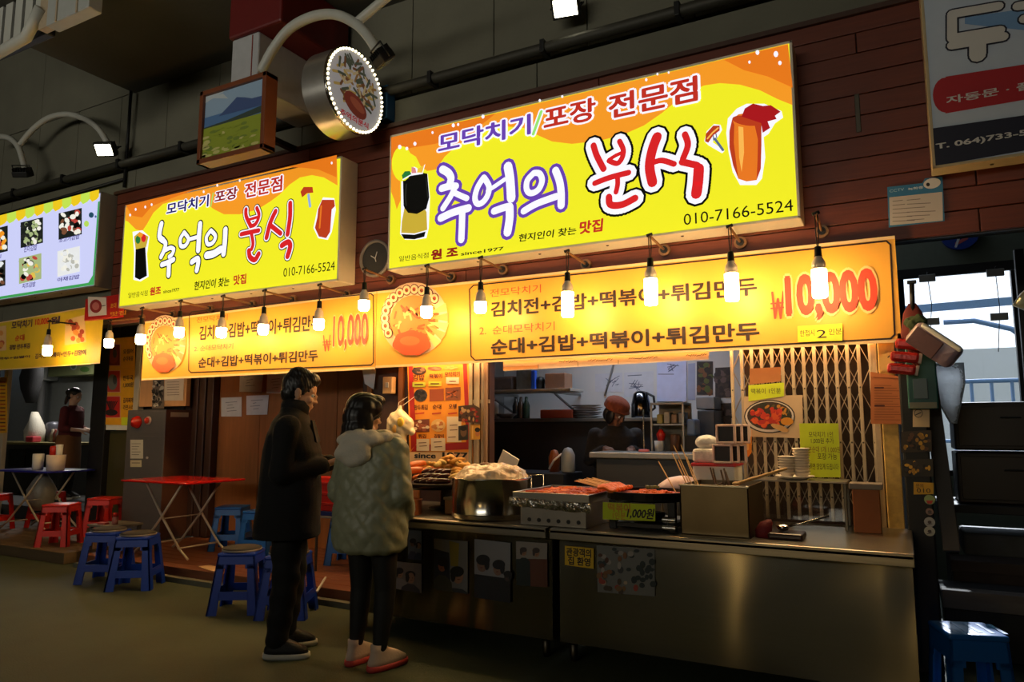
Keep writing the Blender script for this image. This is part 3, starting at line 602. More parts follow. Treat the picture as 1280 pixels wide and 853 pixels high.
# ------------------------------------------------------------------ bulbs on rods
BULBW = M('lit_bulb_glass', (255,205,132), 0.4, emit=BULB_E); BULBC = M('bulb_housing', (214,196,176), 0.45, var=0.04); RODM = M('rusty_rod', (140,104,74), 0.5, 0.4, var=0.2)
BULBT = M('lit_tube_glass', (255,212,146), 0.4, emit=BULB_E*0.62)
def bulb(kind, u, vt, vb, rod, label, Y=4.63, group='bare bulbs hanging over the stall', rodcol=None, base=True):
    """u: bulb axis pixel; vt top of its housing, vb bottom of the lit glass; rod: tip pixel of its rod"""
    tip = P(rod[0], rod[1], Y=Y); top = P(u, vt, Y=Y); bot = P(u, vb, Y=Y); x = tip.x
    bz = max(tip.z-0.022, 2.605); t = thing('hanging_bulb', label, 'light bulb', (x, Y, bot.z), 0, group)
    b = MB(); b.cyl((x, Y-0.01, tip.z), (x, 5.0, bz), 0.009, rodcol or RODM, n=8); b.build('rod', t)
    if base:
        b = MB(); b.cyl((x, 4.97, bz), (x, 5.0, bz), 0.042, rodcol or RODM, n=16); b.cyl((x, 4.955, bz), (x, 4.97, bz), 0.026, BLACKP, n=12); b.build('mount_plate', t)
    L = top.z-bot.z
    b = MB(); zs = top.z+0.055
    b.tube([(x-0.006, Y, tip.z), (x-0.008, Y, (tip.z+zs)/2), (x-0.003, Y, zs)], 0.0035, BLACKP, 6); b.tube([(x+0.006, Y, tip.z+0.004), (x+0.010, Y, (tip.z+zs)/2), (x+0.003, Y, zs)], 0.0035, BLACKP, 6); b.tube([(x-0.02, Y-0.008, tip.z), (x+0.018, Y+0.004, tip.z+0.012)], 0.011, BLACKP, 6); b.build('cord', t)
    b = MB(); b.lathe([(0.012, 0.06), (0.02, 0.055), (0.022, 0.0), (0.026, -0.004)], BLACKP, (x, Y, top.z), 14); b.build('socket', t)
    if kind == 'wide':
        r = 0.046
        b = MB(); b.lathe([(0.018, L), (0.02, L*0.93), (0.034, L*0.84), (r*0.92, L*0.52), (r, L*0.47)], BULBC, (x, Y, bot.z), 20); b.build('bulb_housing', t)
        b = MB(); b.lathe([(0.0, 0.0), (r*0.7, 0.004), (r*0.93, 0.016), (r, 0.03), (r, L*0.47)], BULBW, (x, Y, bot.z), 20); b.build('bulb_glass', t)
    else:
        r = 0.044
        b = MB(); b.lathe([(0.018, L), (0.024, L*0.95), (0.038, L*0.86), (0.041, L*0.76), (0.036, L*0.74), (0.041, L*0.70), (0.041, L*0.67)], BULBC, (x, Y, bot.z), 20); b.build('bulb_housing', t)
        b = MB(); b.lathe([(0.0, 0.0), (r*0.85, 0.003), (r, 0.014), (r, L*0.67)], BULBT, (x, Y, bot.z), 20); b.build('bulb_glass', t)
    return t
bulb('wide', 62, 418, 445, (62,402), 'lit bulb on a black rod in front of the dull yellow banner', rodcol=BLACK)
bulb('wide', 137, 413, 435, (138,402), 'lit bulb hanging below the small red projecting sign')
bulb('wide', 177, 405, 431, (178,386), 'lit bulb at the left end of the shorter menu banner')
bulb('wide', 218, 397, 423, (226,377), 'lit bulb over the platter print of the shorter menu banner')
bulb('wide', 273, 397, 423, (279,371), 'lit bulb in front of the first words of the shorter menu banner')
bulb('wide', 328.5, 392, 419, (331,364), 'lit bulb in the middle of the shorter menu banner')
bulb('wide', 398, 385, 413, (400,357), 'lit bulb over the last word before the price of the shorter banner')
bulb('wide', 456, 362, 389, (456,337), 'lit bulb below the wall clock')
bulb('wide', 533, 368, 398, (534,333), 'lit bulb over the platter print of the longer menu banner')
bulb('wide', 602, 362, 392, (601,323), 'lit bulb left of the first menu line on the longer banner')
bulb('tube', 708, 351, 397, (709,315), 'long lit bulb in front of the second dish name on the longer banner')
bulb('tube', 814.5, 333, 382, (812,295), 'long lit bulb in the middle of the longer menu banner')
bulb('tube', 914, 326, 377, (912,284), 'long lit bulb over the last dish name of the longer banner')
bulb('tube', 1024.5, 320, 373, (1020,268), 'long lit bulb in front of the large red price')
# ------------------------------------------------------------------ flood lamps and their arms
def flood(name, label, loc, aim, lit, energy=0, s=0.14):
    t = thing(name, label, 'flood lamp', loc)
    d = Vector(aim).normalized(); q = d.to_track_quat('Z', 'Y').to_matrix().to_4x4(); q.translation = Vector(loc)
    b = MB(); b.box((-s*0.75, -s*0.55, -0.05), (s*0.75, s*0.55, 0.02), BLACK, 0.01, q); 
    for i in range(6): b.box((-s*0.7+i*s*0.26, -s*0.5, -0.09), (-s*0.66+i*s*0.26, s*0.5, -0.04), BLACK, 0, q)
    b.build('housing', t)
    b = MB(); LM = M('lit_flood_glass', (255,248,214), 0.3, emit=9.0) if lit else M('dark_flood_glass', (120,124,120), 0.1)
    b.box((-s*0.62, -s*0.42, 0.018), (s*0.62, s*0.42, 0.026), LM, 0.003, q); b.build('lens', t)
    b = MB(); b.tube([q @ Vector((-s*0.8, 0, 0)), q @ Vector((-s*0.85, 0, -0.12)), q @ Vector((s*0.85, 0, -0.12)), q @ Vector((s*0.8, 0, 0))], 0.008, BLACK, 6); b.build('bracket', t)
    return t
def arm(label, pts, Y, r):
    a = [P(u, v, Y=Y) for u, v in pts]; out = []
    for i in range(len(a)-1):
        p0, p1, p2, p3 = a[max(i-1,0)], a[i], a[i+1], a[min(i+2,len(a)-1)]
        for j in range(5):
            q = j/5; out.append(0.5*((2*p1)+(p2-p0)*q+(2*p0-5*p1+4*p2-p3)*q*q+(3*p1-p0-3*p2+p3)*q**3))
    out.append(a[-1]); b = MB(); b.tube(out, r, PIPEW, 12)
    return tag(b.build('lamp_arm'), label, 'lamp arm')
arm('white curved pipe arching over the round projecting sign', [(326,90),(341,62),(362,36),(390,21),(418,18),(442,28),(459,44),(472,64)], 4.14, 0.041)
arm('white pipe stub rising out of frame from the arch over the round sign', [(446,28),(465,12),(490,-8),(520,-24)], 4.16, 0.036)
arm('white curved pipe arching to the lit flood lamp on the left', [(24,182),(40,163),(60,148),(82,143),(104,148),(122,160),(134,178)], 4.82, 0.034)
arm('white curved pipe at the left edge bending down to a dark lamp', [(-14,176),(0,171),(14,174),(24,186),(31,210)], 4.80, 0.036)
flood('flood_lamp', 'dark flood lamp at the end of the arch behind the round sign', P(481,76,Y=4.12), (0.3,0.55,-0.7), False, s=0.11)
flood('flood_lamp', 'lit flood lamp at the end of the left curved pipe', P(131,187,Y=4.80), (0.35,-0.75,-0.62), True, s=0.15)
flood('flood_lamp', 'dark flood lamp low at the end of the far left pipe', P(29,219,Y=4.80), (-0.2,0.4,-0.8), False, s=0.13)
flood('flood_lamp', 'lit flood lamp on the concrete wall above the big sign', P(707,9,Y=4.9), (0.15,-0.75,-0.62), True, s=0.15)
# ------------------------------------------------------------------ red and white pillar box, framed picture, round sign, clock
b = MB(); p0 = P(285,52,Y=4.2); p1 = P(352,0,Y=4.2)
t = thing('pillar_box', 'dark red box over a pale grey one, hung behind the framed picture', 'box', (p0.x+0.35, 5.0, p0.z-0.6))
b.box((p0.x, 4.2, p0.z+0.02), (p1.x, 5.07, 5.38), M('dark_red_paint', (96,14,12), 0.5, var=0.12), 0.02); b.build('upper_box', t)
b = MB(); b.box((p0.x+0.02, 4.23, p0.z-0.5), (p0.x+0.36, 5.06, p0.z+0.02), M('pale_grey_box', (170,170,172), 0.5), 0.015); b.box((p0.x+0.28, 4.225, p0.z-0.48), (p0.x+0.29, 4.23, p0.z), K((130,60,50))); b.build('lower_box', t)
yP = 4.02; FR = M('red_brown_frame', (120,62,32), 0.45, var=0.2, scale=8)
q0 = P(245,206,Y=yP); q1 = P(333,88,Y=yP)
t = thing('framed_picture', 'wood framed landscape picture of a hill over a yellow field, beside the round sign', 'picture', ((q0.x+q1.x)/2, yP+0.06, q0.z))
b = MB(); fw_ = 0.045
for a_, c_ in (((q0.x,yP,q0.z),(q1.x,yP+0.13,q0.z+fw_)), ((q0.x,yP,q1.z-fw_),(q1.x,yP+0.13,q1.z)), ((q0.x,yP,q0.z),(q0.x+fw_,yP+0.13,q1.z)), ((q1.x-fw_,yP,q0.z),(q1.x,yP+0.13,q1.z))): b.box(a_, c_, FR, 0.006)
b.build('frame', t)
b = MB(); b.box((q0.x+0.02, yP+0.03, q0.z+0.02), (q1.x-0.02, yP+0.12, q1.z-0.02), BLACKW); b.build('backing', t)
Wp = q1.x-q0.x-2*fw_; Hp = q1.z-q0.z-2*fw_
a = Art().frame(rect_frame((q0.x+fw_, yP+0.03, q0.z+fw_), (1,0,0), (0,0,1)), (0,-1,0)); 
SKY = K((150,176,204)); SKY2 = K((190,200,208)); HIL = K((66,88,140)); SEAB = K((84,124,176)); DGR = K((58,74,66)); FLD = K((150,164,44)); FLD2 = K((120,140,48)); FLW = K((206,200,120))
b = MB(); b.box((q0.x+0.15,yP+0.12,q1.z-0.25),(q0.x+0.21,5.07,q1.z-0.2),BLACK); b.build('bracket', t); a.quad(0,0,Wp,Hp,SKY,1); a.poly([(0,Hp*.9),(Wp*.35,Hp),(0,Hp)],SKY2,2); a.poly([(Wp*.1,Hp*.95),(Wp*.4,Hp*.86),(Wp*.3,Hp*.97)],SKY2,2); a.quad(0,Hp*.46,Wp,Hp*.66,SEAB,2)
a.poly([(Wp*.25,Hp*.62),(Wp*.42,Hp*.74),(Wp*.55,Hp*.84),(Wp*.68,Hp*.80),(Wp*.8,Hp*.75),(Wp,Hp*.74),(Wp,Hp*.6)],HIL,3); a.poly([(0,Hp*.44),(0,Hp*.5),(Wp*.4,Hp*.52),(Wp,Hp*.6),(Wp,Hp*.5)],DGR,4); a.quad(0,0,Wp,Hp*.48,FLD,5)
rnd = random.Random(9)
for i in range(60): a.ell(rnd.random()*Wp*.96+Wp*.02, rnd.random()*Hp*.4+0.01, 0.03+0.03*rnd.random(), 0.008+0.01*rnd.random(), (FLD2, FLW, FLD)[i % 3], 6+i % 3, 8)
a.build('landscape_print', t)
# round sign, its axis along the street
cx_, cy_, cz_ = -3.94, 4.51, 4.250; R_ = 0.365; xb = cx_-0.26
t = thing('round_sign', 'round projecting sign with a ring of small lights around a food photo', 'sign', (cx_-0.2, cy_, cz_-R_))
b = MB(); b.cyl((xb, cy_, cz_), (cx_-0.005, cy_, cz_), R_, M('chrome_drum', (200,196,190), 0.3, 0.85), n=48); b.build('drum', t)
b = MB(); b.box((xb+0.1, cy_+R_-0.02, cz_-0.05), (xb+0.16, 5.0, cz_+0.05), BLACK); b.build('bracket', t)
fn = lambda u, v: Vector((cx_, cy_+u, cz_+v))
a = Art().frame(fn, (1,0,0)); a.ell(0,0,R_*0.985,R_*0.985,K((200,196,196), 0.28),1,40)
rnd = random.Random(4)
RC = [K((150,110,60),0.3), K((190,160,90),0.3), K((120,80,50),0.3), K((200,176,130),0.3), K((84,88,70),0.3)]
for i in range(90):
    an = rnd.random()*6.28; q = rnd.random()**0.5*R_*0.68; u, v = q*math.cos(an), q*math.sin(an)*0.9+0.05; d = rnd.random()*3
    a.stroke([(u-0.04*math.cos(d), v-0.04*math.sin(d)), (u+0.04*math.cos(d), v+0.04*math.sin(d))], 0.024, RC[i % 5] if v < 0.17 else RC[(4, 2, 4)[i % 3]], 2+i % 5)
a.ell(0.0, -0.13, 0.15, 0.09, K((130,58,44),0.3), 8, 20, -0.35)
a.ell(0.02, -0.12, 0.10, 0.04, K((160,84,60),0.3), 9, 20, -0.35)
a.text('추억의분식', (-0.19,-0.285), (0.17,-0.225), K((180,30,40),0.4), 9, 0.03); a.build('food_print', t)
b = MB(); LED = M('lit_marquee_bead', (255,240,190), 0.3, emit=5.0)
for i in range(54):
    an = 2*PI*i/54; b.ball((cx_+0.012, cy_+R_*0.95*math.cos(an), cz_+R_*0.95*math.sin(an)), 0.0115, LED, 6)
b.build('light_ring', t)
b = MB(); b.lathe([(R_-0.01, 0), (R_+0.006, 0.0), (R_+0.006, 0.02), (R_-0.012, 0.02)], STEEL2, (cx_-0.012, cy_, cz_), 48, (1,0,0), cap=False); b.build('rim', t)
p = P(486,133,Y=5.05); sb = MB(); sb.box((p.x-0.06, 4.95, p.z-0.16), (p.x+0.06, 5.07, p.z+0.16), M('blue_plastic', (30,90,140), 0.5), 0.01)
tag(sb.build('junction_box'), 'blue box on the concrete band right of the round sign', 'box')
p = P(468,323,Y=4.97)
t = thing('wall_clock', 'round dark faced wall clock between the two yellow signs', 'clock', (p.x, 4.98, p.z-0.17))
b = MB(); b.lathe([(0.145,0.0),(0.17,0.005),(0.172,0.03),(0.15,0.036),(0.145,0.02)], M('dull_grey_rim', (140,128,118), 0.4), (p.x, 5.0, p.z), 36, (0,-1,0), cap=False); b.build('rim', t)
b = MB(); b.cyl((p.x, 5.0, p.z), (p.x, 4.985, p.z), 0.147, M('dark_clock_face', (52,50,46), 0.4), n=32); b.build('face', t)
b = MB(); b.obox((p.x, 4.982, p.z), (p.x-0.05, 4.982, p.z+0.03), 0.004, 0.008, WHITE, (1,0,0)); b.obox((p.x, 4.98, p.z), (p.x+0.02, 4.98, p.z+0.06), 0.004, 0.006, WHITE, (1,0,0)); b.obox((p.x, 4.98, p.z), (p.x+0.01, 4.98, p.z-0.03), 0.004, 0.006, WHITE, (1,0,0)); b.build('hand', t)
# white steel duct overhead
A_ = P(57,33,Y=3.3)
t = thing('ceiling_duct', 'pale steel duct hung below the ceiling at the upper left corner', 'duct', (A_.x+0.3, 3.36, A_.z))
b = MB(); b.box((A_.x-0.0, 3.3, A_.z), (A_.x+0.62, 3.42, A_.z+0.7), M('pale_duct_steel', (168,170,166), 0.5, 0.2), 0.01); b.box((A_.x-0.16, 3.32, A_.z+0.02), (A_.x, 3.40, A_.z+0.66), GALV, 0.01)
for i in range(2): b.box((A_.x+0.15+i*0.3, 3.29, A_.z), (A_.x+0.17+i*0.3, 3.3, A_.z+0.7), GALV)
b.build('casing', t)
b = MB(); b.box((A_.x-1.3, 3.4, A_.z+0.05), (A_.x-0.2, 3.5, A_.z+0.6), BLACK, 0.02)
for i in range(6): b.box((A_.x-1.2+i*0.17, 3.38, A_.z+0.1), (A_.x-1.08+i*0.17, 3.4, A_.z+0.55), PIPEW)
b.build('grille', t)
b = MB(); b.tube([(A_.x-1.6, 3.3, A_.z-0.12), (A_.x-0.3, 3.3, A_.z-0.02), (A_.x-0.1, 3.3, A_.z+0.2)], 0.05, PIPEW, 10); b.build('pipe', t)
for (u0,) in ((0.4,),):
    b = MB(); b.cyl((A_.x+0.2, 3.36, A_.z+0.7), (A_.x+0.2, 3.36, 5.4), 0.015, BLACK, n=6); b.cyl((A_.x+0.5, 3.36, A_.z+0.7), (A_.x+0.5, 3.36, 5.4), 0.015, BLACK, n=6); b.build('hanger', t)
# camera notice on the fascia, blue disc, red projecting sign
BLN = M('blue_notice', (46,116,160), 0.5)
def art_cctv(a):
    a.poly([(1111.5,247),(1178,240),(1178.5,276),(1112.5,282)], K((196,186,180)), 1)
    a.text('CCTV', (1112,241), (1130,235), K((170,200,214)), 2, 0.01); a.text('녹화중', (1135,238.5), (1154,232.5), K((210,220,226)), 2, 0.03); a.ell(1165,229.5,11,6.5,K((220,214,208)),2,18,-0.2); a.ell(1160,231,2.4,2.4,INK,3,10)
    for i in range(6): a.stroke([(1116,252+i*5), (1128+i*3,250.6+i*5)], 0.9, K((120,110,108)), 2); a.stroke([(1134,250.5+i*5), (1150+(i*13) % 20,249+i*5)], 0.9, K((120,110,108)), 2)
note('camera_notice', 'blue and white CCTV notice on the wooden fascia', [(1109,234),(1153,229),(1156,223),(1178,221),(1181,276.5),(1111,284.5)], 4.985, BLN, 'notice', art=art_cctv)
p = P(1200,290,Y=7.9); b = MB(); b.cyl((p.x, 7.94, p.z), (p.x, 7.99, p.z), 0.16, M('blue_disc', (34,62,150), 0.4), n=28); t = tag(b.build('round_notice'), 'round blue disc high on the passage wall, half hidden by the fascia', 'sign')
a = Art().frame(rect_frame((p.x, 7.94, p.z), (1,0,0), (0,0,1)), (0,-1,0)); a.stroke([(-0.03,-0.1),(0.05,-0.06)], 0.03, K((200,90,90)), 1); a.stroke([(-0.04,-0.13),(-0.01,-0.05)], 0.02, K((220,220,220)), 1); a.mb.build('mark', t)
RDS = M('red_sign_paint', (190,28,26), 0.45); yr = 4.80
r0 = P(105,401,Y=yr); r1 = P(150,368,Y=yr)
t = thing('small_red_sign', 'small red projecting sign with a white square, under the gap between signs', 'sign', ((r0.x+r1.x)/2, yr, r0.z))
b = MB(); b.box((r0.x, yr, r0.z), (r1.x, yr+0.06, r1.z), RDS, 0.004); b.build('board', t)
a = Art(yr-0.001); a.poly([(110,371),(133,372),(133.5,394),(110.5,396)], K((220,206,196)), 1); a.ell(120,383,7.5,8.5,K((150,36,36)),2,18); a.ell(120,383,4.5,5,K((196,110,104)),3,14); a.stroke([(127,383),(132,382)],1,K((80,50,50)),3)
YT = K((230,160,40)); a.text('초대', (138,386), (146,378.5), YT, 2, 0.02); a.text('맛집', (138,396), (158,388), YT, 2, 0.02); a.build('lettering', t)
b = MB(); b.cyl((r1.x-0.1, yr+0.05, (r0.z+r1.z)/2), (r1.x-0.1, 5.0, (r0.z+r1.z)/2), 0.012, BLACK, n=8); b.build('bracket', t)
# ------------------------------------------------------------------ steel counters
YCF = 4.14; ZT = 0.80
def counter(label, x0, x1):
    t = thing('serving_counter', label, 'counter', ((x0+x1)/2, 4.55, 0), 0)
    b = MB(); b.box((x0, 4.02, 0.768), (x1, 5.0, ZT), STEEL, 0.006); b.box((x0, 4.02, 0.735), (x1, 4.034, 0.79), STEEL, 0.004); b.build('top', t)
    N = 40; b = MB(); vs = []; fs = []
    rnd = random.Random(int(x0*100) % 97)
    ph = rnd.random()*6
    for j in range(9):
        for i in range(N+1):
            x = x0+0.012+(x1-x0-0.024)*i/N; z = 0.115+(0.768-0.115)*j/8
            e = min(1.0, min(i, N-i)/2.0)*min(1.0, min(j, 8-j)/1.0)
            vs.append((x, YCF+e*(0.003*math.sin(3.1*x+ph+1.6*z*z)+0.0022*math.sin(7.3*x+1.5*math.sin(5*z)+ph*2)), z))
    for j in range(8):
        for i in range(N): fs.append([j*(N+1)+i, j*(N+1)+i+1, (j+1)*(N+1)+i+1, (j+1)*(N+1)+i])
    b.add(vs, fs, STEELP, True); fp = b.build('front_panel', t); uv = fp.data.uv_layers.new(name='panel')
    for lp in fp.data.loops: co = fp.data.vertices[lp.vertex_index].co; uv.data[lp.index].uv = (co.x, co.z)
    b = MB(); b.box((x0+0.012, YCF+0.016, 0.115), (x1-0.012, 4.96, 0.767), STEELD, 0.0); b.build('body', t)
    for lx, ly in ((x0+0.08, 4.19), (x1-0.08, 4.19), (x0+0.08, 4.9), (x1-0.08, 4.9)):
        b = MB(); b.lathe([(0.026, 0.125), (0.024, 0.03), (0.018, 0.0)], STEELD, (lx, ly, 0.0), 14); b.lathe([(0.032, 0.125), (0.032, 0.1)], STEELD, (lx, ly, 0), 14); b.build('leg', t)
    return t
c1 = counter('stainless steel counter behind the woman in the green jacket', -3.52, -1.93)
c2 = counter('longer stainless steel counter on the right with a dented front', -1.905, 0.02)
# prints stuck on the counters' fronts
SKN = [K((176,128,96)), K((150,104,80))]; 
def photo(label, pts, bgc, people, seed, extra=None):
    t = thing('photo_print', label, 'photo', tuple(P(pts[3][0], pts[3][1], Y=YCF-0.01)), 0, 'prints stuck on the counter fronts')
    q = [P(u, v, Y=YCF-0.010) for u, v in pts]
    b = MB(); b.prism(q, (0,0.001,0), K(bgc)); sh = b.build('sheet', t)
    a = Art(YCF-0.0105, step=0.0006); rnd = random.Random(seed)
    (ua, va), (ub, vb), (uc, vc), (ud, vd) = pts
    def m(s_, t_): return (ua+(ub-ua)*s_+(ud-ua)*t_, va+(vb-va)*s_+((vd-va)*(1-s_)+(vc-vb)*s_)*t_)
    if extra: extra(a, m, rnd)
    for s_, t_, r_, hair, skin, cloth in people:
        w = abs(ub-ua)
        def clip(x): return min(max(x, 0.0), 1.0)
        a.poly([m(clip(s_-r_*1.5), 1), m(clip(s_-r_*1.4), min(t_+r_*1.6, 0.97)), m(clip(s_-r_*0.5), min(t_+r_*1.0, 0.95)), m(clip(s_+r_*0.5), min(t_+r_*1.0, 0.95)), m(clip(s_+r_*1.4), min(t_+r_*1.6, 0.97)), m(clip(s_+r_*1.5), 1)], K(cloth), 3)
        c_ = m(s_, t_); sg = 1 if rnd.random() > 0.5 else -1
        a.ell(c_[0], c_[1]+w*r_*0.15, w*r_*0.60, w*r_*0.85, K(skin), 4, 16); a.ell(c_[0]-sg*w*r_*0.1, c_[1]-w*r_*0.40, w*r_*0.80, w*r_*0.62, K(hair), 5, 16); a.ell(c_[0]-sg*w*r_*0.55, c_[1]+w*r_*0.05, w*r_*0.30, w*r_*0.75, K(hair), 6, 12)
        a.ell(c_[0]+sg*w*r_*0.08, c_[1]+w*r_*0.50, w*r_*0.18, w*r_*0.07, K((110,56,50)), 6, 8); a.ell(c_[0]+w*r_*0.25, c_[1]+w*r_*0.12, w*r_*0.08, w*r_*0.06, K(hair), 7, 6); a.ell(c_[0]-w*r_*0.2, c_[1]+w*r_*0.12, w*r_*0.08, w*r_*0.06, K(hair), 7, 6)
    a.build('print', sh); return t
HD = (30,26,26); SK = (150,112,88); SK2 = (110,84,72)
photo('small snapshot of people beside the woman\'s jacket hem, upper of two', [(510,662.5),(527,664),(527,701),(510,699)], (96,104,120), [(0.35,0.42,0.3,HD,SK2,(60,64,92)), (0.8,0.5,0.25,HD,SK,(40,50,80))], 1)
photo('small snapshot of people beside the woman\'s jacket hem, lower of two', [(494,702),(527,705),(527,742),(493,736)], (116,104,100), [(0.2,0.4,0.2,HD,SK,(130,120,120)), (0.62,0.5,0.24,HD,SK,(54,50,58))], 2)
photo('photo of two people, one in a black cap, on the left counter front', [(542.5,673.5),(584.5,677),(584.5,743),(542.5,737)], (112,112,112), [(0.25,0.5,0.2,HD,(150,92,62),(60,60,44)), (0.72,0.66,0.26,(16,18,16),SK,(50,54,60))], 3, lambda a, m, r: (a.poly([m(.45,0.02),m(.75,0.05),m(.72,.5),m(.5,.5)], K((130,116,40)), 2), a.poly([m(0,.2),m(.45,.25),m(.5,1),m(0,1)], K((36,40,50)), 1)))
photo('photo of dark silhouetted people under a pale wall, on the left counter front', [(593,674),(638,679),(638,754),(593,747)], (128,128,134), [(0.22,0.40,0.24,(20,22,32),(120,92,80),(28,30,40)), (0.66,0.44,0.22,(20,22,32),(130,100,86),(26,26,34)), (0.92,0.56,0.15,(20,20,28),(60,50,50),(20,20,26))], 4, lambda a, m, r: a.poly([m(0,.6),m(1,.6),m(1,1),m(0,1)], K((26,26,32)), 1))
photo('photo of a couple in dark and brown coats, right end of the left counter', [(645,677),(684,679.5),(683,734.5),(645.5,732)], (140,132,126), [(0.25,0.22,0.14,(60,50,50),SK,(24,36,38)), (0.66,0.22,0.15,(60,50,50),SK,(92,50,34))], 5, lambda a, m, r: (a.poly([m(0,.4),m(.4,.38),m(.42,1),m(0,1)], K((22,38,40)), 2), a.poly([m(.4,.38),m(1,.36),m(1,1),m(.42,1)], K((88,46,30)), 2)))
def crowd(a, m, r):
    for i in range(60):
        s_, t_ = r.random()*.94+.03, r.random()*.9+.05; c_ = m(s_, t_)
        col = ((60,62,66), (44,56,62), (150,144,140), (80,50,40), (120,80,50))[i % 5] if t_ < 0.6 else ((150,60,50), (120,90,60), (70,60,50), (170,150,130))[i % 4]
        if s_ > .6 and t_ < .85: col = (34,46,52)
        a.ell(c_[0], c_[1], 2.2+2*r.random(), 2.2+2.6*r.random(), K(col), 2+i % 5, 9)
photo('wide photo of a crowded stall, largest print on the right counter front', [(746,682),(818.5,687),(818.5,746),(747,740.5)], (110,112,112), [], 6, crowd)
def art_y(a):
    a.text('관광객의', (708,695), (739,687), INK, 1, 0.03); a.text('집 환영', (710,706), (738,698), INK, 1, 0.03)
note('counter_note', 'yellow handwritten note on the right counter front', [(706,682.5),(742,686),(742,711.5),(706,706.5)], YCF-0.012, M('amber_note', (216,176,40), 0.7), art=art_y)
# ------------------------------------------------------------------ folding gate
def gate(label, x0, x1, z0, z1, nb, y=5.08):
    t = thing('folding_gate', label, 'gate', ((x0+x1)/2, y, z0)); 
    xs = [x0+(x1-x0)*i/(nb-1) for i in range(nb)]
    for x in xs:
        b = MB(); b.box((x-0.0105, y-0.02, z0), (x+0.0105, y-0.004, z1), GALV, 0.003)
        for k in range(5): b.ball((x, y-0.019, z0+0.15+k*(z1-z0-0.3)/4), 0.006, STEELD, 6)
        b.build('upright', t)
    b = MB(); hz = 0.30
    for i in range(nb-2):
        z = z0+0.08
        while z+hz < z1+0.16:
            za, zb_ = z, min(z+hz, z1)
            if xs[i+2]-xs[i] > 0.03:
                b.obox((xs[i], y+0.002, za), (xs[i+2], y+0.002, zb_), 0.004, 0.020, GALV, (0,1,0)); b.obox((xs[i], y+0.008, zb_), (xs[i+2], y+0.008, za), 0.004, 0.016, GALV, (0,1,0))
            z += hz*0.5*1.0 if False else hz
    b.build('lattice_strip', t); return t
gate('folding steel lattice gate drawn across the right of the counter', -1.005, -0.15, 0.81, 2.5, 14)
t = thing('folding_gate', 'folding gate pushed together beside the orange menu board', 'gate', (-3.05,5.08,0.12))
for i, x in enumerate((-3.11,-3.075,-3.04,-3.005,-2.965)):
    b = MB(); b.box((x-0.012, 5.06+(i % 2)*0.02, 0.12), (x+0.012, 5.085+(i % 2)*0.02, 2.5), GALV if i != 4 else M('gate_end_bar', (140,110,84), 0.5, 0.3), 0.003); b.build('upright', t)
b = MB(); b.box((-3.12,5.10,0.6), (-2.95,5.112,0.63), GALV); b.box((-3.12,5.10,1.6), (-2.95,5.112,1.63), GALV); b.build('lattice_strip', t)
b = MB(); RUST = M('chipped_cream_post', (196,160,84), 0.7, var=0.55, scale=22, bump=0.2)
b.box((-0.105,5.0,0.0), (-0.015,5.1,2.56), RUST, 0.006); struct(b.build('pillar_gate_end'))
b = MB(); b.box((-0.150,5.03,0.0), (-0.112,5.09,2.56), GALV, 0.004); struct(b.build('trim_5'))
b = MB(); b.box((0.0,4.93,0), (0.138,5.12,1.98), BLACKW, 0.01); t = tag(b.build('black_post'), 'black post plastered with stickers right of the counter', 'post')
PB = 4.928
def sticker(label, pts, col, cat='sticker', art=None, lines=(), ink=INK):
    return note('sticker', label, pts, PB, K(col), cat, lines, ink, None, art)
def blobs(cols, n, u0, v0, u1, v1, seed, r=3):
    def f(a):
        rr_ = random.Random(seed)
        for i in range(n): a.ell(u0+rr_.random()*(u1-u0), v0+rr_.random()*(v1-v0), r*(.5+rr_.random()*.7), r*(.5+rr_.random()*.7), K(cols[i % len(cols)]), 1+i % 4, 8)
    return f
sticker('cream sticker with a round stamp on the black post', [(1141,507),(1162,507),(1162,534),(1141,534)], (206,180,140), art=lambda a: (a.ell(1148,517,5.5,5.5,K((90,80,70)),1,16), a.ell(1148,517,4.6,4.6,K((206,180,140)),2,16), a.stroke([(1144.5,519),(1151,516)],1.2,K((70,60,54)),3)))
sticker('dark photo sticker with people in yellow, upper on the black post', [(1126.5,540),(1164,538),(1165,565),(1126.5,566)], (58,46,34), art=blobs([(30,26,24),(200,150,40),(90,60,40),(150,110,40)], 26, 1130, 543, 1162, 562, 3))
sticker('dark photo sticker with a yellow figure, lower on the black post', [(1127,575),(1166,574),(1167,596),(1127,596)], (50,44,36), art=blobs([(26,24,24),(210,160,50),(60,50,44),(180,130,40)], 22, 1131, 578, 1163, 593, 8))
sticker('small yellow sticker with handwriting on the black post', [(1142,603),(1167,604),(1167,618),(1142,618.5)], (206,156,40), lines=[('문의', (1145,610), (1154,605)), ('010-1234'[:3], (1146,616), (1163,611))])
for v, c1_, lab in ((625,(150,170,110),'round green and red'), (640,(150,120,110),'small round pink'), (653,(180,176,170),'round pale patterned'), (664.5,(190,186,170),'round pale lower')):
    p = P(1162, v, Y=PB); b = MB(); b.cyl((p.x, PB, p.z), (p.x, PB+0.002, p.z), 0.028 if v != 640 else 0.02, K(c1_), n=18); st = tag(b.build('sticker'), lab+' sticker on the black post', 'sticker')
    a = Art(PB-0.0004)
    if v == 625: a.poly([(1157.5,626),(1166.5,626),(1164.5,630),(1159.5,630)], K((190,60,50)), 1)
    else: a.ell(1162, v, 2.5, 2, K((90,80,76)), 1, 10); a.stroke([(1159,v+3),(1165,v+2)], 0.8, K((90,84,80)), 1)
    a.mb.build('print', st)
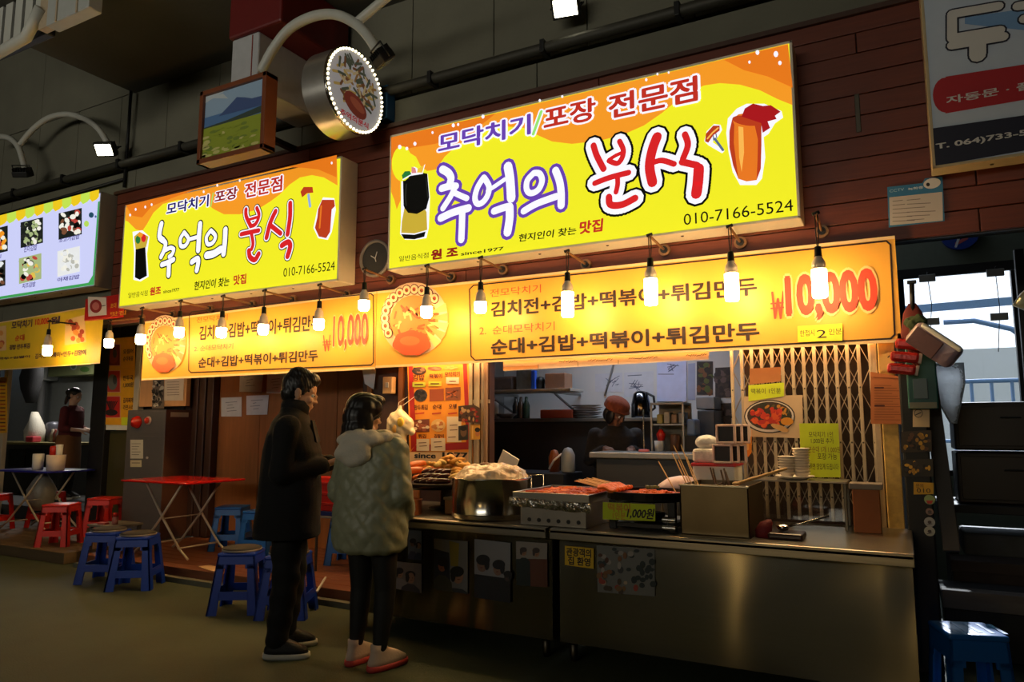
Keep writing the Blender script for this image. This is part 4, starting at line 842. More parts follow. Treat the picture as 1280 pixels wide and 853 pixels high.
# teal box, red packs, wrapped bundle and green net hanging at the post
p = P(1147,478,Y=4.9); b = MB(); t = thing('teal_box', 'teal box with a grey panel hung on the black post under the red packs', 'box', (p.x, 4.9, p.z))
b.box((p.x-0.055,4.88,p.z-0.16), (p.x+0.10,4.93,p.z+0.30), M('teal_plastic', (28,82,78), 0.5), 0.008); b.build('case', t)
b = MB(); b.box((p.x-0.025,4.872,p.z-0.10), (p.x+0.05,4.88,p.z+0.02), M('dull_blue_grey', (70,92,100), 0.4), 0.003); b.box((p.x-0.05,4.874,p.z-0.155), (p.x+0.09,4.88,p.z-0.12), K((120,120,104))); b.build('panel', t)
RP = M('red_pack_foil', (170,34,28), 0.3, 0.0, bump=0.3, bscale=60)
for i, (u, v, lab) in enumerate(((1137,431,'topmost red snack pack hanging at the post'), (1131,447,'middle red snack pack hanging at the post'), (1127,462,'lowest red snack pack hanging at the post'))):
    p = P(u, v, Y=4.82); t = thing('snack_pack', lab, 'snack pack', (p.x, 4.82, p.z-0.03))
    b = MB(); b.obox((p.x-0.075,4.82-0.005*i,p.z+0.012), (p.x+0.075,4.82-0.005*i,p.z-0.01), 0.05, 0.062, RP, (0,0,1), 0.018); b.build('wrapper', t)
    b = MB(); b.obox((p.x+0.07,4.82-0.005*i,p.z-0.009), (p.x+0.088,4.82-0.005*i,p.z-0.013), 0.03, 0.06, M('clear_pack_end', (180,150,130), 0.3), (0,0,1), 0.003); b.build('sealed_end', t)
p = P(1144,409,Y=4.84); b = MB(); GN = M('dark_green_net', (50,66,36), 0.8, var=0.5, scale=60, bump=0.5)
rnd = random.Random(6)
for i in range(16): b.ball((p.x-0.04+0.1*rnd.random(), 4.84+0.04*rnd.random(), p.z-0.055+0.11*rnd.random()), 0.03, GN, 8)
t = b.build('net_bag'); remesh(t, 0.008, 2, lambda c, n: 0.003*math.sin(c.x*170)*math.sin(c.z*150)); tag(t, 'dark green net bag above the red snack packs', 'bag')
t = thing('umbrella', 'folded dark red and black umbrella hooked behind the banner end', 'umbrella', P(1140,390,Y=4.89))
b = MB(); p = P(1141,392,Y=4.89); b.tube([(p.x+0.005,4.89,p.z+0.19), (p.x,4.89,p.z)], 0.014, BLACKP, 8); b.box((p.x-0.02,4.875,p.z+0.18), (p.x+0.03,4.905,p.z+0.2), BLACKP, 0.004); b.build('handle', t)
b = MB(); b.lathe([(0.016, 0.06), (0.04, 0.0), (0.055, -0.12), (0.03, -0.3), (0.01, -0.42)], M('dark_red_cloth', (96,24,20), 0.8), (p.x, 4.89, p.z), 12, sx=1.3, sy=0.4); b.build('canopy', t)
p = P(1176,434,Y=4.72); t = thing('wrapped_bundle', 'pale mauve plastic wrapped bundle hanging at the post', 'bundle', (p.x, 4.72, p.z-0.15))
b = MB(); MV = M('mauve_plastic', (150,128,142), 0.28, bump=0.5, bscale=30, var=0.2); MV2 = M('brownish_plastic', (92,64,66), 0.35, bump=0.3)
qm = Matrix.Translation((p.x-0.02, 4.74, p.z+0.0)) @ Euler((0.12, 0.72, -0.25)).to_matrix().to_4x4()
b.box((-0.16,-0.05,-0.065), (0.12,0.05,0.075), MV, 0.03, qm, 3); b.build('wrapping', t)
b = MB(); b.box((-0.14,-0.058,-0.06), (0.03,-0.048,0.05), MV2, 0.006, qm); b.box((-0.13,-0.056,0.055), (0.12,-0.03,0.082), WHITE, 0.01, qm); b.build('folded_edge', t)
p = P(1182,490,Y=5.3); b = MB(); rnd = random.Random(8)
b.loft([((p.x,5.3,p.z+0.18),0.11,0.03,0,2), ((p.x+0.01,5.3,p.z+0.05),0.10,0.03,0,2), ((p.x+0.02,5.3,p.z-0.08),0.06,0.025,0,2), ((p.x+0.03,5.3,p.z-0.2),0.02,0.02,0,2)], M('white_bag_film', (236,240,242), 0.6, trans=0.75, bump=0.6, bscale=22), 16)
tag(b.build('plastic_bag'), 'white plastic bag hanging in front of the bright window', 'bag')
# leaning board, cabinets and ledges in the passage
b = MB(); b.obox(P(1161,470,Y=5.25), P(1190,690,Y=4.95), 0.05, 0.085, M('dark_grey_board', (62,58,56), 0.6), (1,0,0), 0.005); tag(b.build('leaning_board'), 'dark grey board leaning in the passage in front of the window', 'board')
CB = M('dark_brown_cabinet', (30,19,16), 0.45, var=0.2)
for z0, z1, lab in ((1.24,1.585,'upper of two stacked dark brown cabinets in the passage'), (0.86,1.225,'lower of two stacked dark brown cabinets in the passage')):
    t = thing('storage_cabinet', lab, 'cabinet', (0.95,6.4,z0)); b = MB(); b.box((0.335,6.2,z0), (1.75,6.7,z1), CB, 0.012); b.build('body', t)
    b = MB(); b.box((0.36,6.188,z0+0.03), (1.04,6.2,z1-0.03), M('brown_door', (34,21,18), 0.4), 0.004); b.cyl((0.62,6.17,(z0+z1)/2+0.06), (0.74,6.17,(z0+z1)/2+0.06), 0.006, BLACK, n=8); b.build('door', t)
t = thing('storage_bench', 'dark bench with grey boxes carrying the brown cabinets in the passage', 'bench', (0.95,6.3,0)); b = MB(); b.box((0.2,6.1,0.80), (1.9,6.75,0.858), M('bench_top', (38,36,36), 0.6), 0.006)
b.build('top', t)
for x in (0.25,1.8):
    b = MB(); b.box((x,6.15,0.0), (x+0.06,6.7,0.80), BLACKW, 0.004); b.build('leg', t)
b = MB(); b.box((0.34,6.12,0.50), (1.7,6.6,0.66), M('dull_grey_bin', (70,72,74), 0.6, var=0.4, scale=7), 0.02); b.build('shelf', t)
t = thing('long_box', 'long dusty brown box on the floor of the passage', 'box', (0.8,5.95,0)); b = MB(); b.box((0.25,5.82,0.0), (1.7,6.08,0.5), M('dusty_box', (62,50,46), 0.8, var=0.3), 0.01); b.build('body', t); b = MB(); b.box((0.24,5.81,0.44), (1.71,6.09,0.515), M('dusty_box_lid', (70,58,52), 0.8), 0.008); b.build('lid', t)
b = MB(); b.box((0.17,5.35,0.0), (1.9,5.75,0.29), BLACKW, 0.01); b.box((0.16,5.30,0.30), (1.9,5.42,0.41), M('worn_grey_plank', (112,104,98), 0.8, var=0.35, scale=6, stretch=(0.5,4,4)), 0.006); b.box((0.16,5.42,0.30), (1.9,5.8,0.38), DARKW, 0.004)
struct(b.build('step_passage'))
# hooks and cords in the window, foil piece at the right edge
for u, v0, v1, lab in ((1160,340,420,'left'), (1245,333,440,'right')):
    p0 = P(u, v0, Y=7.94); p1 = P(u+3, v1, Y=7.94); t = thing('clip_cord', 'wire with silver clips hanging in the bright window, %s one' % ('nearer the post' if lab == 'left' else 'nearer the frame edge'), 'cord', (p0.x, 7.94, p1.z))
    b = MB(); b.tube([(p0.x,7.965,2.9), (p0.x-0.01,7.94,p0.z), ((p0.x+p1.x)/2+0.02,7.94,(p0.z+p1.z)/2), (p1.x,7.94,p1.z)], 0.004, BLACKP, 6); b.build('wire', t)
    for vv in ((v0+8), (402 if lab == 'left' else 396)):
        q = P(u+(-1 if vv == v0+8 else 4), vv, Y=7.94); b = MB(); b.box((q.x-0.07,7.925,q.z-0.035), (q.x+0.07,7.955,q.z+0.035), M('silver_clip', (150,150,146), 0.35, 0.6), 0.006); b.build('clip', t)
b = MB(); p = P(1277,360,Y=6.6); b.box((p.x-0.03,6.58,p.z-1.0), (p.x+0.03,6.64,p.z+0.3), BLACK, 0.004); struct(b.build('trim_6'))
b = MB(); p = P(1284,378,Y=4.8); b.loft([((p.x+0.03,4.8,p.z-0.06),0.02,0.02,0,2), ((p.x,4.8,p.z-0.01),0.07,0.05,0.2,3), ((p.x+0.02,4.8,p.z+0.05),0.05,0.05,0,3), ((p.x+0.05,4.8,p.z+0.1),0.02,0.02,0,2)], M('grey_foil', (140,144,132), 0.3, 0.5, bump=0.6, bscale=30), 12); b.tube([(p.x+0.05,4.8,p.z+0.09),(p.x+0.055,4.85,p.z+0.4),(p.x+0.06,4.97,2.62)], 0.004, BLACKP, 6); tag(b.build('foil_bundle'), 'grey foil bundle hanging at the right edge', 'bundle')
# stool at the right edge comes with the other stools below
# ------------------------------------------------------------------ cooking things on the counters
ZC = ZT
ORF = M('fried_sausage', (206,104,34), 0.35, var=0.25, scale=30); SND = M('blood_sausage', (62,26,20), 0.25, var=0.4, scale=40); FRD = M('golden_fry', (214,158,66), 0.6, var=0.3, scale=40, bump=0.5, bscale=120); FRD2 = M('pale_fry', (226,190,110), 0.6, var=0.25, scale=40, bump=0.5, bscale=120)
# raised tray with fried food
tx, ty = -3.08, 4.60
t = thing('food_tray', 'round dark tray on a stand heaped with fried food, left of the big pot', 'tray', (tx, ty, ZC))
b = MB(); b.lathe([(0.02,0.168),(0.30,0.172),(0.335,0.20),(0.345,0.20),(0.315,0.158),(0.02,0.152)], SOOT := M('soot_black_pan', (34,32,32), 0.35, 0.6), (tx,ty,ZC), 32); b.build('dish', t)
b = MB(); b.cyl((tx+0.05,ty,ZC+0.012), (tx+0.05,ty,ZC+0.155), 0.045, BLACK, n=14); b.build('stand', t)
b = MB(); b.lathe([(0.13,0.0),(0.13,0.012),(0.05,0.02)], BLACK, (tx+0.05,ty,ZC), 20); b.build('base', t)
rnd = random.Random(21)
def food_piece(kind, c, ang, L, r, mat_, tilt=0.0):
    b = MB(); d = Vector((math.cos(ang)*math.cos(tilt), math.sin(ang)*math.cos(tilt), math.sin(tilt))); n = 7; sd = Vector((-d.y, d.x, 0)).normalized()
    pts = [Vector(c)+d*L*(i/(n-1)-0.5)+sd*0.012*math.sin(PI*i/(n-1))+Vector((0,0,1))*0.006*math.sin(PI*i/(n-1)) for i in range(n)]
    b.tube(pts, [r*q for q in (0.45, 0.86, 1.0, 1.02, 1.0, 0.86, 0.45)], mat_, 10); return b.build(kind)
def heap(cx, cy, R, H, q, an): return (cx+R*q*math.cos(an), cy+R*q*math.sin(an))
z0 = ZC+0.195
for i in range(7):
    y_ = ty-0.16+0.05*(i % 4); x_ = tx-0.06-0.045*(i//4)-0.012*i; o = food_piece('fried_sausage', (x_, y_, z0+0.035+0.045*(i//3)), 0.5+0.12*i, 0.17, 0.027, ORF, 0.12); tag(o, 'orange fried sausage on the left side of the raised food tray', 'sausage', 'fried sausages on the tray')
for i in range(12):
    x_ = tx+0.0+0.055*(i % 4); y_ = ty-0.24+0.05*(i//4); o = food_piece('blood_sausage', (x_, y_, z0+0.02+0.03*(i//4)), 0.35+0.1*(i % 3), 0.13, 0.021, SND, 0.05); tag(o, 'dark glossy sausage piled at the front of the raised food tray', 'sausage', 'dark sausages on the tray')
for i in range(70):
    q = rnd.random()**0.6; an = rnd.random()*PI*1.5-0.9; x_ = tx+0.10+0.24*q*math.cos(an); y_ = ty-0.02+0.24*q*math.sin(an); h = 0.20*(1-q*0.75)*rnd.random()**0.4
    o = food_piece('fried_snack', (x_, y_, z0+0.02+h), rnd.random()*6.28, 0.09+0.05*rnd.random(), 0.014+0.008*rnd.random(), (FRD, FRD2, FRD)[i % 3], (rnd.random()-0.5)*0.9); tag(o, 'golden fried snack heaped on the raised food tray', 'fried food', 'fried snacks on the tray')
# things under the tray
t = thing('steel_container', 'small copper toned container under the raised food tray', 'container', (-3.02,4.36,ZC)); b = MB(); b.lathe([(0.075,0.0),(0.08,0.01),(0.08,0.10),(0.084,0.105),(0.076,0.106),(0.074,0.02)], M('copper_tone', (190,120,84), 0.3, 0.9), (-3.05,4.18,ZC), 20); b.build('body', t)
t = thing('steel_container', 'squat steel container between the tray stand and the pot', 'container', (-2.80,4.45,ZC)); b = MB(); b.box((-2.85,4.30,ZC), (-2.74,4.5,ZC+0.11), M('worn_steel', (170,140,120), 0.35, 0.9), 0.012); b.build('body', t); b = MB(); b.box((-2.855,4.295,ZC+0.10), (-2.735,4.505,ZC+0.118), STEEL, 0.005); b.build('lid', t)
# big pot
px_, py_ = -2.485, 4.33; RP_ = 0.268
t = thing('stock_pot', 'large shiny steel pot heaped with pale food under film on the left counter', 'pot', (px_,py_,ZC))
b = MB(); b.lathe([(0.0,0.004),(RP_-0.006,0.004),(RP_,0.012),(RP_,0.035),(RP_+0.002,0.038),(RP_,0.042),(RP_,0.255),(RP_+0.008,0.263),(RP_+0.006,0.269),(RP_-0.008,0.263),(RP_-0.008,0.06)], STEEL2, (px_,py_,ZC), 48); b.build('body', t)
for hx, hy in ((0.62, 0.78), (0.1, 1.0)):
    cxh = Vector((hx, hy, 0)).normalized(); cyh = Vector((-cxh.y, cxh.x, 0)); hp = Vector((px_, py_, ZC+0.172)); b = MB(); b.tube([hp+cxh*(RP_-0.01)-cyh*0.06, hp+cxh*(RP_+0.045)-cyh*0.05, hp+cxh*(RP_+0.045)+cyh*0.05, hp+cxh*(RP_-0.01)+cyh*0.06], 0.008, STEEL2, 8); b.build('handle', t)
b = MB(); NOOD = M('film_covered_noodles', (222,194,160), 0.22, var=0.25, scale=26, bump=0.7, bscale=34, coat=0.6); rnd = random.Random(31)
b.ball((px_,py_,ZC+0.255), (0.25,0.25,0.10), NOOD, 28)
for i in range(40):
    an = rnd.random()*6.28; q = rnd.random()**0.5*0.2; b.ball((px_+q*math.cos(an), py_+q*math.sin(an), ZC+0.255+0.085*math.sqrt(max(0, 1-(q/0.25)**2))), (0.05,0.035,0.02), NOOD, 8)
o = b.build('noodle_heap'); remesh(o, 0.008, 2, lambda c, n: 0.012*noise.noise(c*22)+0.006*noise.noise(c*60)); tag(o, 'pale heap of noodles under clear film in the big pot', 'noodles', kind='stuff')
b = MB(); b.ball((px_-0.02,py_-0.06,ZC+0.352), (0.045,0.03,0.014), M('brown_garnish', (120,84,54), 0.6, var=0.4, scale=40), 12); tag(b.build('mushroom_piece'), 'brown piece lying on top of the heap in the big pot', 'food')
# griddle with rice cakes
gx0, gx1, gy0, gy1 = -2.14, -1.675, 4.06, 4.62
t = thing('griddle', 'steel griddle with round holes and a foil rim, full of red rice cakes', 'griddle', (-1.85,4.3,ZC))
b = MB(); b.box((gx0+0.01,gy0+0.012,ZC), (gx1-0.01,gy1,ZC+0.15), SG := M('dull_steel', (150,144,136), 0.38, 0.9, var=0.15), 0.006)
b.build('body', t)
for i in range(6): x = gx0+0.075+i*0.066; b = MB(); b.cyl((x,gy0+0.0125,ZC+0.036), (x,gy0+0.008,ZC+0.036), 0.0125, BLACKW, n=12); b.build('vent_hole', t)
b = MB(); b.box((gx0-0.02,gy0-0.02,ZC+0.155), (gx1+0.02,gy1,ZC+0.162), STEEL, 0)
for a_, c_ in (((gx0-0.025,gy0-0.025,ZC+0.155),(gx1+0.025,gy0-0.012,ZC+0.205)), ((gx0-0.025,gy1-0.012,ZC+0.155),(gx1+0.025,gy1,ZC+0.205)), ((gx0-0.025,gy0-0.02,ZC+0.155),(gx0-0.012,gy1,ZC+0.205)), ((gx1+0.012,gy0-0.02,ZC+0.155),(gx1+0.025,gy1,ZC+0.205))): b.box(a_, c_, STEEL, 0.004)
b.build('pan', t)
FOIL = M('crumpled_foil', (220,216,210), 0.22, 1.0, bump=1.0, bscale=45)
b = MB(); N = 50; vs = []; rnd = random.Random(14)
for j in range(5):
    for i in range(N+1):
        x = gx0-0.04+(gx1-gx0+0.08)*i/N; vs.append((x, gy0-0.03-0.012*math.sin(j*0.9)+rnd.uniform(-.006,.006), ZC+0.172-j*0.0135-(0.018*i/N)+rnd.uniform(-.004,.004)))
b.add(vs, [[j*(N+1)+i, j*(N+1)+i+1, (j+1)*(N+1)+i+1, (j+1)*(N+1)+i] for j in range(4) for i in range(N)], FOIL, False); b.build('foil_rim', t)
SAUCE = M('red_pepper_sauce', (170,52,4), 0.35, var=0.3, scale=20, bump=0.3, bscale=50, spec=0.3); RCK = M('sauced_rice_cake', (214,96,14), 0.4, var=0.25, scale=25, spec=0.3)
b = MB(); b.box((gx0,gy0,ZC+0.165), (gx1,gy1-0.02,ZC+0.192), SAUCE, 0.003); rnd = random.Random(15)
for i in range(110):
    x = rnd.uniform(gx0+.04,gx1-.04); y = rnd.uniform(gy0+.03,gy1-.06); an = rnd.random()*3.14; z = ZC+0.190+rnd.random()*0.008; d = Vector((math.cos(an),math.sin(an),0))*0.03
    b.capsule(Vector((x,y,z))-d, Vector((x,y,z))+d, 0.010, 0.010, RCK if i % 3 else SAUCE, 6)
t = b.build('rice_cakes'); tag(t, 'red rice cakes in sauce in the steel griddle', 'rice cakes', kind='stuff')
# round ended black pan
gx0b, gx1b, yc_, rb = -1.395, -1.375, 4.33, 0.236
t = thing('frying_pan', 'black round ended pan on a black stand behind the bright yellow-green price card', 'pan', (-1.4,4.33,ZC))
def oval(r, z, n=16): return [(gx1b+r*math.cos(-PI/2+PI*i/n), yc_+r*math.sin(-PI/2+PI*i/n), z) for i in range(n+1)]+[(gx0b+r*math.cos(PI/2+PI*i/n), yc_+r*math.sin(PI/2+PI*i/n), z) for i in range(n+1)]
def ovals(b, rz, m):
    vs = []; n = len(oval(1, 0))
    for r, z in rz: vs += oval(r, z)
    fs = [[i*n+k, i*n+(k+1) % n, (i+1)*n+(k+1) % n, (i+1)*n+k] for i in range(len(rz)-1) for k in range(n)]
    fs.append(list(range(n))[::-1]); fs.append([(len(rz)-1)*n+k for k in range(n)]); b.add(vs, fs, m, False)
b = MB(); ovals(b, [(rb-0.03,ZC+0.165),(rb,ZC+0.175),(rb+0.004,ZC+0.222),(rb-0.008,ZC+0.222),(rb-0.012,ZC+0.19)], SOOT); b.build('dish', t)
for x, y in ((-1.56,4.20),(-1.20,4.20),(-1.56,4.46),(-1.20,4.46)):
    b = MB(); b.box((x-0.022,y-0.022,ZC), (x+0.022,y+0.022,ZC+0.17), BLACK, 0.004); b.build('leg', t)
b = MB(); b.box((-1.56,4.19,ZC+0.012), (-1.20,4.47,ZC+0.04), SOOT, 0.004); b.lathe([(0.04,0.04),(0.09,0.05),(0.1,0.09),(0.06,0.09)], BLACK, (-1.38,4.33,ZC), 20); b.build('burner', t)
b = MB(); b.cyl((-1.24,4.14,ZC+0.03), (-1.165,4.14,ZC+0.03), 0.017, STEEL2); b.cyl((-1.24,4.14,ZC+0.075), (-1.165,4.14,ZC+0.075), 0.017, STEEL2); b.build('knob', t)
b = MB(); ovals(b, [(rb-0.014,ZC+0.192),(rb-0.014,ZC+0.203)], SAUCE); rnd = random.Random(16)
for i in range(60):
    x = rnd.uniform(-1.46,-1.28); y = rnd.uniform(4.2,4.44); an = rnd.random()*3.14; d = Vector((math.cos(an),math.sin(an),0))*0.022; z = ZC+0.203+rnd.random()*0.012; b.capsule(Vector((x,y,z))-d, Vector((x,y,z))+d, 0.009, 0.009, RCK, 6)
tag(b.build('spicy_stew'), 'red sauce with orange bits in the black round ended pan', 'food', kind='stuff')
b = MB(); rnd = random.Random(3); GS = M('spring_onion', (110,120,50), 0.5, var=0.4, scale=60)
for i in range(14): x = -1.37+rnd.uniform(-.04,.04); y = 4.36+rnd.uniform(-.04,.04); b.cyl((x,y,ZC+0.235), (x,y,ZC+0.247), 0.01, GS, n=8)
tag(b.build('spring_onion'), 'chopped spring onion on the red stew in the black pan', 'garnish', kind='stuff')
SKW = M('bamboo_skewer', (206,164,104), 0.6, var=0.15, scale=30)
def skewer(p0, p1, label, group, food=None, r=0.004):
    t = thing('skewer', label, 'skewer', p0, 0, group); b = MB(); b.cyl(p0, p1, r, SKW, r*0.8, 6); b.build('stick', t)
    if food:
        b = MB(); p0 = Vector(p0); p1 = Vector(p1); b.tube([p0.lerp(p1, q)+Vector((0,0,0.006*math.sin(q*20))) for q in (food[0],)+tuple(food[0]+(food[1]-food[0])*i/6 for i in range(1,7))], 0.011, food[2], 7); b.build('fish_cake', t)
    return t
for i in range(14):
    y = 4.15+i*0.022; skewer((-1.82-0.02*(i % 3), y+0.12, ZC+0.262+0.006*(i % 2)), (-1.52, y-0.01, ZC+0.222+0.004*(i % 3)), 'thin wooden skewer lying across the black pan\'s left end', 'skewers laid on the black pan', (0.55, 1.0, RCK))
def art_price(a):
    a.text('떡볶이', (760,640), (788,630), ORT2, 1, 0.03); a.text('1인분', (766,649), (782,641), ORT2, 1, 0.02); a.text('1,000원', (783,648.5), (816,636), INK, 1, 0.03, shear=0.2)
ORT2 = K((196,140,30))
note('price_card', 'bright yellow-green price card in front of the black pan', [(753.5,628),(819,631),(819,652),(753.5,649.5)], 4.075, M('lime_card', (190,206,30), 0.7), 'price card', art=art_price)
# fish cake box
fx0, fx1, fy0, fy1 = -1.13, -0.755, 4.12, 4.58
t = thing('fish_cake_box', 'square dark steel soup box full of skewers on the right counter', 'box', (-0.95,4.35,ZC))
b = MB(); FB = M('dark_oily_steel', (104,92,70), 0.36, 1.0, var=0.3, scale=5); h = 0.28
for a_, c_ in (((fx0,fy0,ZC),(fx1,fy0+0.008,ZC+h)), ((fx0,fy1-0.008,ZC),(fx1,fy1,ZC+h)), ((fx0,fy0,ZC),(fx0+0.008,fy1,ZC+h)), ((fx1-0.008,fy0,ZC),(fx1,fy1,ZC+h))): b.box(a_, c_, FB, 0.002)
b.box((fx0,fy0,ZC), (fx1,fy1,ZC+0.01), FB); b.box((fx0-0.006,fy0-0.006,ZC+h-0.008), (fx1+0.006,fy0+0.004,ZC+h+0.004), STEEL, 0.003); b.build('case', t)
b = MB(); b.box((fx0+0.01,fy0+0.01,ZC+0.1), (fx1-0.01,fy1-0.01,ZC+0.22), M('clear_broth', (120,84,50), 0.15)); b.build('broth', t)
b = MB(); b.box((-0.95,fy0+0.01,ZC+0.1), (-0.945,fy1-0.01,ZC+h), FB); b.build('divider', t)
for i, (u0, v0, u1, v1) in enumerate(((872,597,842,557),(876,598,851,556),(879,597,858,571),(868,596,848,575),(866,598,840,566),(850,601,823,577))):
    a_ = P(u0, v0, Y=4.3+0.02*i); c_ = P(u1, v1, Y=4.42+0.02*i); a_.z -= 0.12; skewer(a_, c_, 'pale wooden skewer leaning left out of the soup box', 'skewers leaning left in the soup box')
DS = M('dark_skewer', (70,46,30), 0.5)
for i, (u0, v0, u1, v1) in enumerate(((898,603,888,585),(900,603,891,586),(910,603,901,588),(914,602,905,586),(917,603,907,590))):
    a_ = P(u0, v0, Y=4.3+0.02*i); c_ = P(u1, v1, Y=4.38+0.02*i); a_.z -= 0.1; b = MB(); b.cyl(a_, c_, 0.006, DS, n=6); tag(b.build('skewer'), 'dark short skewer standing at the right of the soup box', 'skewer', 'dark skewers in the soup box')
b = MB(); b.cyl(P(920,605,Y=4.25), P(983,586,Y=4.5), 0.009, SKW, n=8); b.ball(P(920,605,Y=4.25), (0.022,0.02,0.012), SKW, 8); tag(b.build('wooden_spoon'), 'long wooden spoon resting on the soup box, pointing at the bowls', 'spoon')
# trays behind the box
t = thing('serving_box', 'white box with a red rim holding a printed paper bundle, behind the soup box', 'box', (-1.0,4.8,ZC))
p0 = P(866,601,Y=4.72); p1 = P(918,580,Y=4.72); b = MB(); b.box((p0.x,4.72,ZC), (p1.x,4.98,p1.z-0.012), WHITE, 0.01); b.build('case', t); b = MB(); b.box((p0.x-0.008,4.712,p1.z-0.02), (p1.x+0.008,4.985,p1.z), M('red_rim_plastic', (196,30,34), 0.4), 0.006); b.build('rim', t)
p = P(887,573,Y=4.8); b = MB(); rnd = random.Random(5)
b.box((p.x-0.10,4.74,p1.z), (p.x+0.09,4.9,p1.z+0.09), M('printed_paper', (214,206,200), 0.6, var=0.5, scale=34, bump=0.5), 0.02); tag(b.build('paper_bundle'), 'speckled paper bundle in the white box with the red rim', 'bundle')
b = MB(); b.ball((p.x-0.02,4.82,p1.z+0.13), (0.075,0.06,0.05), M('clear_bag', (190,190,186), 0.25, bump=0.8, bscale=30), 14); tag(b.build('clear_bag'), 'crumpled clear bag on top of the speckled paper bundle', 'bag')
WB = M('pinkish_white_basket', (224,196,184), 0.4)
for i, lab in enumerate(('front one', 'middle one', 'rear one')):
    for k, zz in ((0, 0.0), (1, 0.125)):
        pa = P(893+i*9+(k*5), 574-(2*i)-k*0, Y=4.66+0.05*i); cx2 = pa.x+0.04; z0 = p1.z+0.0+zz
        b = MB(); y = 4.70+0.05*i; w_, h_ = 0.062, 0.122
        if k == 0: t = thing('plastic_basket', 'pinkish white plastic basket stood on edge behind the soup box, %s of the three' % lab, 'basket', (cx2, y, z0))
        for a_, c_ in (((cx2-w_,y,z0),(cx2+w_,y+0.03,z0+0.014)), ((cx2-w_,y,z0+h_-0.014),(cx2+w_,y+0.03,z0+h_)), ((cx2-w_,y,z0),(cx2-w_+0.014,y+0.03,z0+h_)), ((cx2+w_-0.014,y,z0),(cx2+w_,y+0.03,z0+h_))): b.box(a_, c_, WB, 0.005)
        b.build('frame', t)
        b = MB(); b.box((cx2-w_+0.014,y+0.024,z0+0.014), (cx2+w_-0.014,y+0.028,z0+h_-0.014), M('dark_basket_hollow', (40,34,32), 0.6)); b.build('hollow', t)
p = P(846,590,Y=4.66); b = MB(); b.loft([((p.x,4.7,ZC+0.20),0.14,0.10,0,2.2), ((p.x,4.7,ZC+0.23),0.135,0.10,0,2.2), ((p.x+0.02,4.7,ZC+0.275),0.09,0.07,0,2), ((p.x+0.03,4.7,ZC+0.29),0.03,0.03,0,2)], M('pink_white_bag', (226,196,200), 0.35, bump=0.5, bscale=26, var=0.2), 16); b.build('x') if False else None
t = tag(b.build('plastic_bag'), 'pink and white plastic bag on a stand behind the black pan', 'bag')
t = thing('steel_stand', 'low steel stand under the pink and white bag', 'stand', (p.x,4.75,ZC)); b = MB(); b.box((p.x-0.17,4.6,ZC+0.185), (p.x+0.14,4.85,ZC+0.20), STEEL, 0.004); b.build('top', t)
for sx, sy in ((-0.15,4.62),(0.12,4.62),(-0.15,4.83),(0.12,4.83)):
    b = MB(); b.cyl((p.x+sx,sy,ZC), (p.x+sx,sy,ZC+0.186), 0.008, STEELD, n=8); b.build('leg', t)
# little steel rack with the bowls
t = thing('steel_rack', 'low steel rack carrying the white bowls in front of the gate', 'rack', (-0.58,4.85,ZC)); zt = 1.083
b = MB(); b.box((-0.885,4.72,zt-0.012), (-0.30,4.99,zt), M('rack_top_steel', (150,140,128), 0.35, 0.9), 0.004); b.build('top', t)
for x in (-0.875,-0.315):
    for y in (4.73,4.98):
        b = MB(); b.box((x-0.008,y-0.008,ZC), (x+0.008,y+0.008,zt-0.01), STEELD, 0.002); b.build('leg', t)
b = MB(); b.box((-0.87,4.98,ZC+0.02), (-0.32,4.984,zt-0.02), thin_glass('smoked_pane')); b.build('back_pane', t)
BW = M('white_bowl', (232,218,200), 0.35, var=0.03)
cxp = P(994,602,Y=4.83)
b = MB(); b.lathe([(0.0,0.004),(0.06,0.004),(0.062,0.0),(0.07,0.004),(0.115,0.02),(0.113,0.023),(0.065,0.011),(0.0,0.010)], BW, (cxp.x,4.83,zt), 28); tag(b.build('saucer'), 'white saucer under the stacked white bowls on the steel rack', 'plate')
for k, (dx, n) in enumerate(((-0.048, 7), (0.035, 10))):
    for i in range(n):
        b = MB(); z = zt+0.011+i*0.0165; b.lathe([(0.0,0.002),(0.028,0.0),(0.030,0.004),(0.050,0.028),(0.053,0.030),(0.050,0.032),(0.029,0.007),(0.0,0.006)], BW, (cxp.x+dx+0.004,4.82+0.02*k,z), 18)
        tag(b.build('paper_bowl'), 'white bowl in the %s stack on the saucer' % ('shorter' if k == 0 else 'taller'), 'bowl', 'bowls in the %s stack' % ('shorter' if k == 0 else 'taller'))
# brown board, ladle dish
t = thing('cardboard_box', 'narrow brown board with a grey lid standing before the gate', 'box', (-0.2,4.8,ZC)); q0 = P(1068,668,Y=4.68); q1 = P(1099,613,Y=4.68)
b = MB(); b.box((q0.x,4.68,ZC), (q1.x,4.80,q1.z), M('brown_card', (150,84,40), 0.7, var=0.1), 0.004); b.build('body', t); b = MB(); b.box((q0.x-0.016,4.665,q1.z), (q1.x+0.018,4.815,q1.z+0.035), M('grey_lid', (130,116,104), 0.5), 0.006); b.build('lid', t)
lx, ly = -0.575, 4.27
t = thing('ladle_dish', 'small dark rectangular dish with a steel ladle on the right counter', 'dish', (lx,ly,ZC)); b = MB(); b.box((lx-0.10,ly-0.09,ZC), (lx+0.08,ly+0.09,ZC+0.035), M('dark_dish', (54,34,28), 0.3), 0.012); b.build('dish', t)
b = MB(); b.lathe([(0.0,0.0),(0.025,0.006),(0.038,0.03),(0.036,0.03),(0.022,0.010),(0.0,0.005)], STEEL2, (lx-0.03,ly,ZC+0.036), 16); b.tube([(lx-0.0,ly,ZC+0.064), (lx+0.08,ly+0.02,ZC+0.085), (lx+0.2,ly+0.06,ZC+0.125)], 0.006, STEEL2, 8); b.build('ladle', t)
